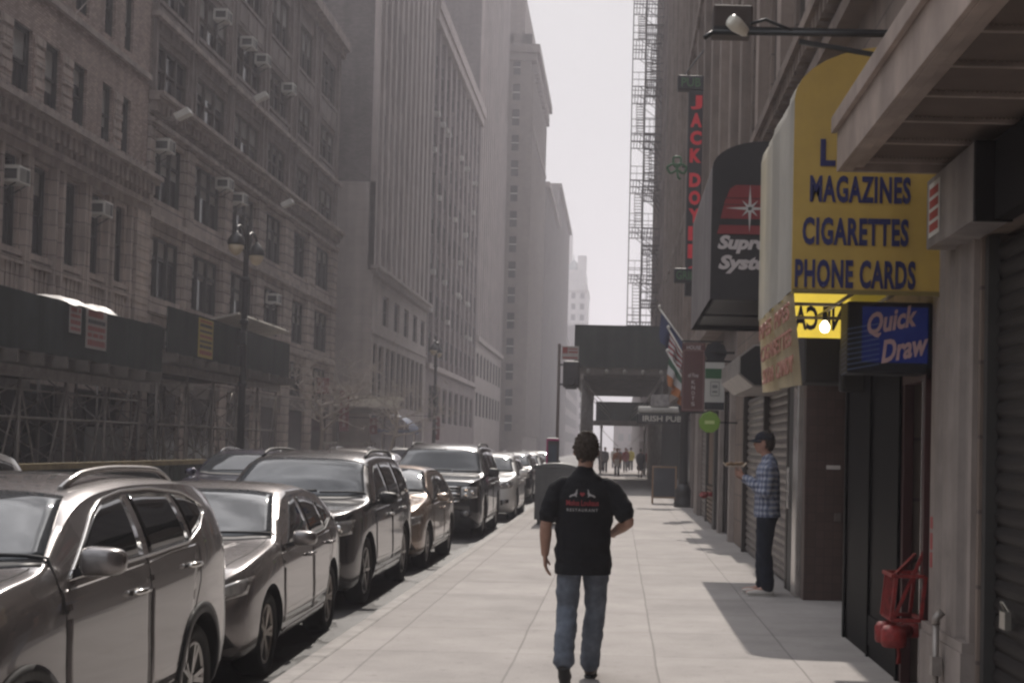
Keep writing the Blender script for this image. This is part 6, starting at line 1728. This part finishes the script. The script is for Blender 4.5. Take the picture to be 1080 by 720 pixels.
recolor(bz, WHITEP, 'white SUV, third car behind the nearer white SUV', (-3.7, 53.4, RZ), GB, WHITEP)
recolor(mz, GREYD, 'dark hatchback, fourth car behind the white SUV', (-3.75, 58.8, RZ), GB, MZ)
recolor(bz, SILVP, 'silver SUV, fifth car behind the white SUV', (-3.7, 64.4, RZ), GB, WHITEP)
recolor(mz, WHITEP, 'white hatchback, sixth car behind the white SUV', (-3.75, 70.0, RZ), GB, MZ)
GL_ = 'cars in the street and at the far kerb'
recolor(bz, BLUEP, 'violet blue car in the lane seen over the bronze hatchback', (-7.55, 29.3, RZ), GL_, WHITEP)
recolor(bz, SILVP, 'silver car at the left edge behind the nearest crossover', (-9.85, 19.6, RZ), GL_, WHITEP)
vn = recolor(bz, GREY, 'grey car with a roof rack seen over the dark family SUV', (-8.3, 44.0, RZ), GL_, WHITEP)
m = MB()
for k in range(4): m.bar((-.6, -.9+k*.55, 1.80), (.6, -.9+k*.55, 1.80), .05, .04)
for x in (-.6, .6): m.bar((x,-1.0,1.82),(x,.9,1.82),.05,.05); m.bar((x*.97,-.9,1.62),(x,-.9,1.8),.03,.03); m.bar((x*.97,.75,1.6),(x,.75,1.8),.03,.03)
BASE[vn] = Vector((0,0,0)); m.build('roof_rack', M('rack_pale', (.42,.39,.35), rough=.5, var=.15), vn)
recolor(mz, YELP, 'yellow cab far up the driving lane', (-6.4, 74, RZ), GL_, MZ)
recolor(bz, SILVP, 'silver SUV in the driving lane ahead of the yellow cab', (-6.3, 62, RZ), GL_, WHITEP)
recolor(mz, WHITEP, 'white hatchback far up the driving lane behind the cab', (-6.5, 88, RZ), GL_, MZ)
recolor(bz, BLKP, 'black SUV at the far kerb past the further scaffold', (-10.1, 54, RZ), GL_, WHITEP)
recolor(mz, SILVP, 'silver hatchback at the far kerb by the bare trees', (-10.1, 60, RZ), GL_, MZ)
recolor(bz, WHITEP, 'white SUV at the far kerb near the cream canopy', (-10.1, 68, RZ), GL_, WHITEP)
recolor(mz, GREYD, 'dark hatchback at the far kerb near the further street lamp', (-10.1, 82, RZ), GL_, MZ)
# ================================================================== people
def etube(mb, pts, ra, rb=None, side=(1,0,0), n=16):
    """closed tapering tube with elliptical rings; ra along the side vector, rb across it"""
    pts = [Vector(p) for p in pts]; N_ = len(pts)
    ra = ra if isinstance(ra, (list, tuple)) else [ra]*N_
    rb = ra if rb is None else (rb if isinstance(rb, (list, tuple)) else [rb]*N_)
    ext = []
    d0 = (pts[1]-pts[0]).normalized(); d1 = (pts[-1]-pts[-2]).normalized()
    k0 = min(ra[0], rb[0]); k1 = min(ra[-1], rb[-1])
    P_ = [pts[0]-d0*k0*.6] + pts + [pts[-1]+d1*k1*.6]; A = [ra[0]*.62]+list(ra)+[ra[-1]*.62]; B = [rb[0]*.62]+list(rb)+[rb[-1]*.62]
    base = []; s = Vector(side).normalized()
    for alt in ((0,1,0),(1,0,0),(0,0,1)):
        if abs(s.dot(d0)) > .8: s = Vector(alt)
    for i, p in enumerate(P_):
        d = (P_[min(i+1, len(P_)-1)] - P_[max(i-1, 0)]).normalized()
        s = (s - d*s.dot(d)).normalized(); t = d.cross(s)
        b = len(mb.v); base.append(b)
        for k in range(n):
            a = 2*PI*k/n; mb.v.append(tuple(p + s*A[i]*math.cos(a) + t*B[i]*math.sin(a)))
    for i in range(len(base)-1):
        for k in range(n):
            k2 = (k+1) % n; mb.face((base[i]+k, base[i]+k2, base[i+1]+k2, base[i+1]+k), 0, True)
    mb.face([base[0]+k for k in reversed(range(n))]); mb.face([base[-1]+k for k in range(n)])
def ellip(mb, c, r, n=18, m=12, rot=None):
    c = Vector(c); b = len(mb.v)
    for j in range(1, m):
        for k in range(n):
            a = 2*PI*k/n; e = PI*j/m
            v = Vector((r[0]*math.sin(e)*math.cos(a), r[1]*math.sin(e)*math.sin(a), r[2]*math.cos(e)))
            if rot: v = rot @ v
            mb.v.append(tuple(c+v))
    for j in range(m-2):
        for k in range(n):
            k2 = (k+1) % n; mb.face((b+j*n+k, b+(j+1)*n+k, b+(j+1)*n+k2, b+j*n+k2), 0, True)
    mb.face([b+k for k in range(n)]); mb.face([b+(m-2)*n+k for k in reversed(range(n))])
def fuse(name, mb, mat, par, vox=.008, it=4, folds=None, keep=None, cutz=None):
    """one continuous skin over the overlapping volumes"""
    o = bpy.data.objects.new(name, mb.mesh(name, mat)); C.objects.link(o)
    r_ = o.modifiers.new('r', 'REMESH'); r_.mode = 'VOXEL'; r_.voxel_size = vox
    s_ = o.modifiers.new('s', 'SMOOTH'); s_.factor = .5; s_.iterations = it
    bpy.context.view_layer.update(); dg = bpy.context.evaluated_depsgraph_get()
    me = bpy.data.meshes.new_from_object(o.evaluated_get(dg)); o.modifiers.clear(); o.data = me
    bm = bmesh.new(); bm.from_mesh(me)
    if keep:
        bmesh.ops.delete(bm, geom=[v for v in bm.verts if not keep(v.co)], context='VERTS')
    if cutz is not None: bmesh.ops.bisect_plane(bm, geom=bm.verts[:]+bm.edges[:]+bm.faces[:], plane_co=(0,0,cutz), plane_no=(0,0,-1), clear_outer=True)
    bm.normal_update()
    if folds:
        mv = [(v, v.normal.copy()*folds(v.co)) for v in bm.verts]
        for v, d in mv: v.co += d
    for f_ in bm.faces: f_.smooth = True
    bm.to_mesh(me); bm.free()
    me.materials.clear(); me.materials.append(mat)
    o.parent = par; BASE[o] = Vector((0,0,0)); return o
def hand(mb, wrist, d, nrm, thumb, curl=.6, fine=True):
    """palm, four unequal bent fingers and a side thumb; nrm is the back of the hand"""
    w = Vector(wrist); d = Vector(d).normalized(); nrm = Vector(nrm); nrm = (nrm - d*nrm.dot(d)).normalized(); sd = d.cross(nrm)*thumb
    pe = w + d*.085
    etube(mb, [w-d*.02, w+d*.03, pe], [.026,.038,.042], [.02,.016,.014], sd, 12)
    if not fine: etube(mb, [pe, pe+d*.05-nrm*.03, pe+d*.05-nrm*.06], [.035,.032,.028], [.012]*3, sd, 10); return
    for k, L_ in enumerate((.072,.082,.076,.058)):
        p = pe + sd*(.031-.0205*k) - d*.006; dd = d.copy(); ps = [p]
        for q in (.45,.32,.26):
            ax = sd*thumb; dd = (dd*math.cos(curl*.75) - nrm*math.sin(curl*.75)).normalized(); p = p + dd*L_*q; ps.append(p)
        etube(mb, ps, [.0098,.0095,.0088,.0078], None, sd, 8)
    p = w + d*.03 + sd*.034; t1 = p + (d*.55+sd*.6-nrm*.25).normalized()*.042; t2 = t1 + (d*.8+sd*.1-nrm*.45).normalized()*.034
    etube(mb, [p-sd*.012, p, t1, t2], [.014,.0135,.011,.009], None, nrm, 8)
SKIN = M('skin', (.33,.19,.14), rough=.5, var=.1, vs=14, spec=.4)
def person(loc, rz, sc, label, J, shirt, trous, shoes, hairm, vox=.008, fine=True, sleeves='short', hem=.755, cap=None, skin=None, group=None, skirt=False, hairlen=0):
    root = thing('person', (0,0,0), label, 'person', group); skin = skin or SKIN
    b = MB()
    etube(b, [(0,0,.86),(0,0,1.0),(0,0.0,1.15),(0,0,1.3),(0,0,1.39),(0,-.005,1.45)], [.15,.14,.15,.165,.16,.09], [.10,.095,.10,.105,.09,.07])
    hd = Vector(J.get('head', (0,.02,1.635))); tn = J.get('turn', 0); rot = Matrix.Rotation(tn, 3, 'Z')
    etube(b, [(0,-.01,1.40),(0,0,1.48),hd+Vector((0,-.01,-.08))], [.068,.056,.055], [.06,.056,.058])
    ellip(b, hd, (.079,.097,.114), rot=rot); ellip(b, hd+rot@Vector((0,.035,-.055)), (.055,.055,.055)); ellip(b, hd+rot@Vector((0,.062,-.085)), (.026,.022,.02))
    etube(b, [hd+rot@Vector((0,.088,.02)), hd+rot@Vector((0,.107,-.015)), hd+rot@Vector((0,.095,-.026))], [.009,.014,.014], None, (1,0,0), 8)
    ellip(b, hd+rot@Vector((0,.087,.03)), (.05,.014,.01)); ellip(b, hd+rot@Vector((0,.09,-.052)), (.024,.01,.009))
    for s_ in (-1, 1): ellip(b, hd+rot@Vector((s_*.084,-.005,-.01)), (.011,.02,.032), 10, 8)
    for s_, k in ((-1,'L'),(1,'R')):
        sh, el, wr = [Vector(v) for v in J['arm'+k]]
        etube(b, [sh+Vector((-s_*.08,0,-.01)), sh+Vector((0,0,-.03)), sh.lerp(el,.5), el], [.05,.056,.05,.042], None, (0,1,0)); etube(b, [el, el.lerp(wr,.35), wr], [.042,.044,.029], [.042,.043,.025])
        hdv = Vector(J['hand'+k][0]); hand(b, wr, hdv, J['hand'+k][1], J['hand'+k][2], J['hand'+k][3], fine)
        hp, kn, an = [Vector(v) for v in J['leg'+k]]
        etube(b, [hp+Vector((0,0,.06)), hp.lerp(kn,.5), kn], [.085,.075,.052]); etube(b, [kn, kn.lerp(an,.35), an], [.052,.052,.034])
        toe = Vector(J['toe'+k]); etube(b, [an, an.lerp(toe,.5)+Vector((0,0,-.02)), toe], [.034,.036,.03])
    fuse('body', b, skin, root, vox, 3)
    for s_ in (-1, 1):
        m = MB(); ellip(m, hd+rot@Vector((s_*.032,.083,.008)), (.012,.008,.008), 10, 8); m.build('eye', M('eye_dark', (.05,.04,.035), rough=.15, var=0), root)
    # trousers
    def fold(f_, a, z0=0): return lambda c_: a*(mnoise.noise((c_.x*f_, c_.y*f_, c_.z*f_*1.7)) + .5*mnoise.noise((c_.x*f_*2.2+5, c_.y*f_*2.2, c_.z*f_*3.4)))
    b = MB()
    if skirt: etube(b, [(0,0,1.0),(0,0,.8),(0,0,.5)], [.17,.2,.24], [.12,.15,.18])
    else:
        etube(b, [(0,0,.93),(0,-.005,.88),(0,-.01,.82)], [.15,.165,.165], [.10,.112,.12])
        for s_, k in ((-1,'L'),(1,'R')):
            hp, kn, an = [Vector(v) for v in J['leg'+k]]
            etube(b, [hp+Vector((0,0,-.01)), hp.lerp(kn,.25), hp.lerp(kn,.6), kn, kn.lerp(an,.4), kn.lerp(an,.8), an+(kn-an).normalized()*.0], [.086,.093,.086,.077,.076,.074,.074], [.10,.108,.095,.08,.082,.077,.077])
    fuse('trousers', b, trous, root, max(vox, .008), 3, fold(9, .010))
    # shirt
    b = MB(); hz0 = hem
    etube(b, [(0,.0,hz0-.06),(0,0,.95),(0,0,1.08),(0,0,1.2),(0,.0,1.31),(0,-.005,1.385),(0,-.01,1.44),(0,-.005,1.475)], [.207,.20,.20,.208,.205,.18,.115,.078], [.148,.142,.135,.135,.13,.112,.085,.07])
    for s_, k in ((-1,'L'),(1,'R')):
        sh, el, wr = [Vector(v) for v in J['arm'+k]]
        if sleeves == 'short':
            e2 = sh.lerp(el, .78); etube(b, [sh+Vector((-s_*.12,0,-.01)), sh+Vector((-s_*.05,0,-.004)), sh+Vector((s_*.005,0,-.035)), sh.lerp(el,.38), e2], [.056,.063,.066,.071,.077], None, (0,1,0))
        else:
            etube(b, [sh+Vector((-s_*.12,0,-.01)), sh+Vector((-s_*.05,0,-.004)), sh+Vector((s_*.005,0,-.035)), sh.lerp(el,.5), el], [.06,.07,.074,.07,.064], None, (0,1,0)); etube(b, [el, el.lerp(wr,.4), wr.lerp(el,.06)], [.064,.06,.046])
    fuse('shirt', b, shirt, root, max(vox, .008), 4, fold(8, .012), None, hz0)
    # hair or cap
    b = MB()
    ellip(b, hd+rot@Vector((0,-.018,.022)), (.091,.106,.119), 22, 16)
    if hairlen: etube(b, [hd+rot@Vector((0,-.05,.02)), hd+rot@Vector((0,-.075,-.1)), hd+rot@Vector((0,-.08,-.1-hairlen))], [.085,.085,.06], [.06,.045,.03])
    inv = rot.inverted()
    def kp(c_):
        q = inv @ (c_ - hd)
        return hairlen or q.z > .045 + .25*max(0, q.y-.0) if q.y > -.01 else q.z > -.085 + (.03 if abs(q.x) > .06 and q.y > -.03 else 0)
    fuse('hair', b, hairm, root, max(.006, vox*.8), 2, fold(42, .015), kp)
    if cap:
        b = MB(); ellip(b, hd+rot@Vector((0,-.008,.048)), (.094,.110,.088), 22, 16)
        fuse('cap', b, cap, root, max(.006, vox*.8), 2, None, lambda c_: (inv@(c_-hd)).z > .035)
        m = MB()
        def brim(u, v):
            a = PI*(u-.5)*.86; r_ = .095 + .075*v*math.cos(a)**.5 if abs(a) < PI/2 else .095
            return hd + rot@Vector((math.sin(a)*(.088+.01*v), math.cos(a)*.10 + .075*v*math.cos(a), .046 - .018*v - .02*(math.sin(a)**2)))
        m.grid(brim, 16, 4); o = m.build('cap_brim', cap, root); sd_ = o.modifiers.new('s', 'SOLIDIFY'); sd_.thickness = .005
    # shoes
    for k in 'LR':
        an = Vector(J['leg'+k][2]); toe = Vector(J['toe'+k]); d = (toe-an); d.normalize(); hl = J.get('heel'+k)
        hl = Vector(hl) if hl else Vector((an.x, an.y-.05, .035))
        fd = (toe-hl).normalized()
        b = MB(); etube(b, [hl, hl.lerp(toe,.35), hl.lerp(toe,.75), toe], [.038,.042,.05,.042], [.036,.046,.034,.024]); etube(b, [an+Vector((0,0,.02)), hl.lerp(toe,.2)], [.042,.045])
        o = fuse('shoe', b, shoes, root, max(.008, vox), 2)
        m = MB(); up = Vector((0,0,1)) if abs(fd.z) < .5 else Vector((0,-.5,.3)); sdv = fd.cross(Vector((1,0,0))).normalized(); sdv = sdv if sdv.z > 0 or abs(sdv.z) < .3 and sdv.y > 0 else -sdv
        sgn = J.get('sole'+k, -1)
        m2 = MB(); etube(m2, [hl+sdv*sgn*.034-fd*.02, hl.lerp(toe,.5)+sdv*sgn*.034, toe+sdv*sgn*.026+fd*.015], [.037,.042,.04], [.010,.010,.010])
        m2.build('sole', J.get('solemat', TRIMBLK), o)
    root.location = loc; root.rotation_euler = (0,0,rz); root.scale = (sc,)*3; BASE[root] = Vector(loc)
    return root
def fabric(name, col, var=.15): return M(name, col, rough=.9, var=var, vs=9, bump=.25, bs=160, spec=.2)
TEE = fabric('black_tee', (.012,.012,.014)); JEANS = fabric('washed_jeans', (.12,.135,.165), .35); NAVYJ = fabric('dark_jeans', (.014,.017,.026), .25)
HAIR = M('grey_brown_hair', (.06,.046,.037), spec=.12, rough=.7, var=.5, vs=70, bump=.6, bs=140); BROWNS = M('brown_leather', (.04,.026,.02), rough=.55, var=.2)
walkJ = dict(head=(0.005,.02,1.63), armL=((-.195,0,1.385),(-.268,-.035,1.10),(-.272,.03,.885)), handL=((.05,.08,-1),(-1,0,0),1,.35),
  armR=((.195,0,1.385),(.318,-.05,1.13),(.20,.165,1.03)), handR=((-.55,.8,.15),(.6,.3,.5),-1,.6),
  legL=((-.092,0,.90),(-.108,.03,.50),(-.11,-.26,.16)), toeL=(-.10,-.185,.035), heelL=(-.11,-.275,.135), soleL=-1,
  legR=((.092,0,.90),(.092,.15,.49),(.06,.21,.09)), toeR=(.075,.42,.03), heelR=(.06,.19,.04))
WK = person((-.235, 10.27, .012), 0, 1.012, 'man in black t-shirt and blue jeans walking away up the pavement', walkJ, TEE, JEANS, BROWNS, HAIR, vox=.0065)
# print on the shirt back: two leaping deer, a heart and two lines of lettering
sb = bpy.data.objects[[c.name for c in WK.children if c.name.startswith('shirt')][0]]
sbm = bmesh.new(); sbm.from_mesh(sb.data); sbv = BVHTree.FromBMesh(sbm); sbm.free()
def on_back(me, name, mat):
    for v in me.vertices:
        h_ = sbv.ray_cast(Vector((v.co.x, -1, v.co.z)), Vector((0,1,0)))
        v.co = (h_[0] + Vector((0,-.004,0))) if h_[0] else Vector((v.co.x, -.14, v.co.z))
    me.materials.clear(); me.materials.append(mat)
    o = bpy.data.objects.new(name, me); C.objects.link(o); o.parent = sb; BASE[o] = Vector((0,0,0))
def flat_text(s, x0, x1, z0, z1, **k):
    me = text_mesh('lettering', s, 1.0, TEE, extrude=0, **k)
    xs = [v.co.x for v in me.vertices]; ys = [v.co.y for v in me.vertices]
    for v in me.vertices: v.co = (x0+(v.co.x-min(xs))/(max(xs)-min(xs))*(x1-x0), 0, z0+(v.co.y-min(ys))/(max(ys)-min(ys))*(z1-z0))
    return me
PRW, PRR = M('print_white', (.34,.32,.32), rough=.8, var=.05), M('print_red', (.24,.03,.038), rough=.8, var=.05)
on_back(flat_text('Molos Loukaus', -.125, .105, 1.242, 1.282, bold=.03), 'lettering', PRR)
on_back(flat_text('RESTAURANT', -.12, .10, 1.202, 1.222, bold=.02, spacing=1.35), 'lettering', PRW)
for s_ in (-1, 1):
    m = MB(); out = [(-.042,0),(-.03,.012),(-.008,.018),(.004,.03),(.008,.048),(.02,.053),(.014,.042),(.016,.024),(.010,.008),(.016,-.002),(.006,-.001),(.0,.006),(-.018,.004),(-.034,-.006)]
    c_ = (-.012 - .052 if s_ < 0 else -.012+.052)
    m.poly([(c_ + s_*-1*x, 0, 1.305+z) for x, z in out]); me = m.mesh('deer_print', PRW)
    bm = bmesh.new(); bm.from_mesh(me); bmesh.ops.triangulate(bm, faces=bm.faces); bm.to_mesh(me); bm.free()
    on_back(me, 'deer_print', PRW)
m = MB(); m.poly([(-.012,0,1.305),(.006,0,1.322),(.003,0,1.334),(-.005,0,1.336),(-.012,0,1.33),(-.019,0,1.336),(-.027,0,1.334),(-.03,0,1.322)]); on_back(m.mesh('heart_print', PRR), 'heart_print', PRR)
# ---- man eating by the shutters
def plaid():
    m_ = M('blue_plaid', (.16,.18,.26), rough=.9, var=.1, vs=8)
    nt_ = m_.node_tree; N = nt_.nodes; L = nt_.links; b_ = N['Principled BSDF']
    tc = N.new('ShaderNodeTexCoord'); sp = N.new('ShaderNodeSeparateXYZ'); L.new(tc.outputs['Object'], sp.inputs[0])
    ad = N.new('ShaderNodeMath'); ad.operation = 'ADD'; L.new(sp.outputs['X'], ad.inputs[0]); L.new(sp.outputs['Y'], ad.inputs[1])
    res = None
    for src in (ad.outputs[0], sp.outputs['Z']):
        a = N.new('ShaderNodeMath'); a.operation = 'MULTIPLY'; a.inputs[1].default_value = 2*PI/.062; L.new(src, a.inputs[0])
        s_ = N.new('ShaderNodeMath'); s_.operation = 'SINE'; L.new(a.outputs[0], s_.inputs[0])
        r_ = N.new('ShaderNodeMapRange'); r_.inputs['From Min'].default_value = -.3; r_.inputs['From Max'].default_value = .3; L.new(s_.outputs[0], r_.inputs['Value'])
        if res is None: res = r_.outputs[0]
        else:
            q = N.new('ShaderNodeMath'); q.operation = 'ADD'; L.new(res, q.inputs[0]); L.new(r_.outputs[0], q.inputs[1]); res = q.outputs[0]
    h_ = N.new('ShaderNodeMath'); h_.operation = 'MULTIPLY'; h_.inputs[1].default_value = .5; L.new(res, h_.inputs[0])
    cr = N.new('ShaderNodeValToRGB'); cr.color_ramp.elements[0].color = (.07,.08,.125,1); cr.color_ramp.elements[1].color = (.33,.34,.38,1)
    e = cr.color_ramp.elements.new(.5); e.color = (.15,.17,.245,1)
    L.new(h_.outputs[0], cr.inputs[0]); L.new(cr.outputs[0], b_.inputs['Base Color'])
    return m_
CAPM = fabric('dark_cap', (.016,.018,.026)); WHS = M('pale_trainers', (.48,.45,.42), rough=.7, var=.12)
eatJ = dict(head=(0,.045,1.63), armL=((-.195,.0,1.385),(-.23,.02,1.10),(-.10,.25,1.27)), handL=((.25,.8,.35),(-.6,-.1,-.6),1,.75),
  armR=((.195,.0,1.385),(.225,.04,1.10),(.10,.26,1.25)), handR=((-.25,.8,.35),(.5,-.1,-.6),-1,.75),
  legL=((-.095,0,.90),(-.10,.02,.49),(-.10,-.02,.09)), toeL=(-.12,.19,.03), legR=((.095,0,.90),(.105,.035,.49),(.11,.03,.09)), toeR=(.135,.24,.03), solemat=WHS)
EM = person((1.77, 16.8, .004), R(84), 1.09, 'man in cap and blue plaid shirt eating from a tray beside the grey shutters', eatJ, plaid(), NAVYJ, WHS, HAIR, vox=.008, sleeves='long', hem=.84, cap=CAPM, skin=M('ruddy_skin', (.33,.18,.135), rough=.5, var=.1, vs=14))
t = thing('food_tray', (1.27, 16.8, 1.49), 'pale paper food tray held by the man in the plaid shirt', 'food tray')
m = MB(); m.prism([(-.14,.05),(-.10,0),(.10,0),(.14,.05),(.13,.05),(.095,.008),(-.095,.008),(-.13,.05)], 'y', 16.70, 16.90)
m.v = [(x+1.38, y, z+1.50) for x, y, z in m.v]; m.build('tray', M('paper_tray', (.42,.34,.26), rough=.8, var=.15), t)
m = MB()
for k in range(6): ellip(m, (1.30+.032*k, 16.76+.03*(k % 3), 1.53+.01*(k % 2)), (.03,.03,.02), 8, 6)
m.build('food', M('food_brown', (.28,.19,.12), rough=.8, var=.4, vs=30), t)
# ---- distant walkers under and beyond the scaffold
def stand(ph, arms=.1):
    s_ = .16*ph
    return dict(armL=((-.19,0,1.385),(-.23,.05*ph,1.1),(-.21,.12*ph,.87)), handL=((0,.1,-1),(-1,0,0),1,.5), armR=((.19,0,1.385),(.23,-.05*ph,1.1),(.21,-.02*ph+.1,.87)), handR=((0,.1,-1),(1,0,0),-1,.5),
      legL=((-.09,0,.9),(-.095,s_*.9+.02,.49),(-.095,s_,.09)), toeL=(-.1,s_+.2,.03), legR=((.09,0,.9),(.095,-s_*.4+.04,.49),(.095,-s_*1.3,.11)), toeR=(.1,-s_*1.3+.18,.035))
GP = 'distant walkers'
cols = dict(red=fabric('red_cloth', (.22,.04,.035)), pale=fabric('pale_cloth', (.42,.39,.35)), dark=fabric('dark_cloth', (.02,.02,.025)), yellow=fabric('yellow_cloth', (.42,.36,.08)), grey=fabric('grey_cloth', (.12,.12,.13)), orange=fabric('orange_cloth', (.30,.12,.05)))
for (x, y, rz, sc, sh, tr, ph, lab, kw) in (
  (-.05, 87, PI, .98, 'orange', 'dark', 1, 'distant walker in an orange top and dark trousers carrying a pale bag', {}),
  (1.36, 86, 0, .97, 'dark', 'dark', -1, 'distant long haired woman in black, nearest the shop fronts under the scaffold', dict(hairlen=.22, skirt=True)),
  (-.9, 99, PI, 1.0, 'grey', 'dark', 1, 'distant walker in grey at the left of the scaffold opening', {}),
  (.55, 104, PI, 1.0, 'red', 'grey', -1, 'distant walker in red in the middle of the scaffold opening', {}),
  (1.0, 111, 0, 1.02, 'yellow', 'dark', 1, 'distant walker in a yellow top beside the woman in black', {}),
  (-.35, 122, PI, 1.0, 'pale', 'grey', -1, 'distant walker in a pale top', {}),
  (.15, 118, PI, .97, 'dark', 'grey', -1, 'distant walker in a dark jacket far beyond the scaffold opening', {}),
  (-1.3, 108, 0, 1.03, 'dark', 'dark', 1, 'distant tall walker in dark clothes near the far kerb side of the pavement', {}),
  (.85, 130, PI, .95, 'orange', 'grey', 1, 'smallest distant walker in orange, furthest up the pavement', {}),
  (1.8, 100, PI, .98, 'red', 'dark', 1, 'distant walker in a red top by the wall', {})):
    person((x, y, .004), rz, sc, lab, stand(ph), cols[sh], cols[tr], TRIMBLK, HAIR, vox=.022, fine=False, sleeves='long', group=GP, **kw)
t = thing('carried_bag', (-.2, 86.7, .7), 'pale bag carried at the side of the distant walker in orange', 'bag')
m = MB(); m.box(-.22, .08, 86.72, 86.82, .62, 1.02); m.build('bag', cols['pale'], t, bevel=.03)
m = MB(); m.tube([(-.18,86.77,1.02),(-.12,86.77,1.14),(-.04,86.77,1.14),(.02,86.77,1.02)], .012, 6); m.build('strap', cols['pale'], t)
# low buildings beyond the last facade on the near side
t = thing('low_corner_block', (8, 160, 0), 'low hazy buildings beyond the scaffold at the far end of the near pavement', 'building')
m = MB(); facade(m, 2.6, -1, 128, 180, 0, 10.5, [(130+k*3.6, 132.4+k*3.6, z, z+2) for k in range(13) for z in (.6, 4.2, 7.4)], .3); shell(m, 2.6, -1, 128, 180, 0, 10.5, 20); m.box(2.9, 22, 181, 330, 0, 13); m.build('wall', REDBR, t)
for k in range(13):
    for z in (.6, 4.2, 7.4): put_window(t, 2.6, -1, (130+k*3.6, 132.4+k*3.6, z, z+2), 'plain', .25, FRAME_D, 0)
m = MB(); m.box(2.2, 2.62, 127.8, 180, 10.2, 10.9); m.build('cornice', MATS['pier_stone'], t)

t = thing('far_block', (10, 430, 0), 'hazy dark block closing the view at the far end of the near pavement', 'building')
m = MB(); m.box(-1.5, 40, 430.01, 470, 0, 13.9); m.build('wall', REDBR, t)
m = MB(); m.box(-1.9, 40, 429.4, 430, 13.4, 14.4); m.build('cornice', MATS['pier_stone'], t)
m = MB()
for k in range(8): m.box(0+k*3, 1.6+k*3, 429.9, 429.99, 4, 6.2)
m.build('window_row', FARGLASS, t)
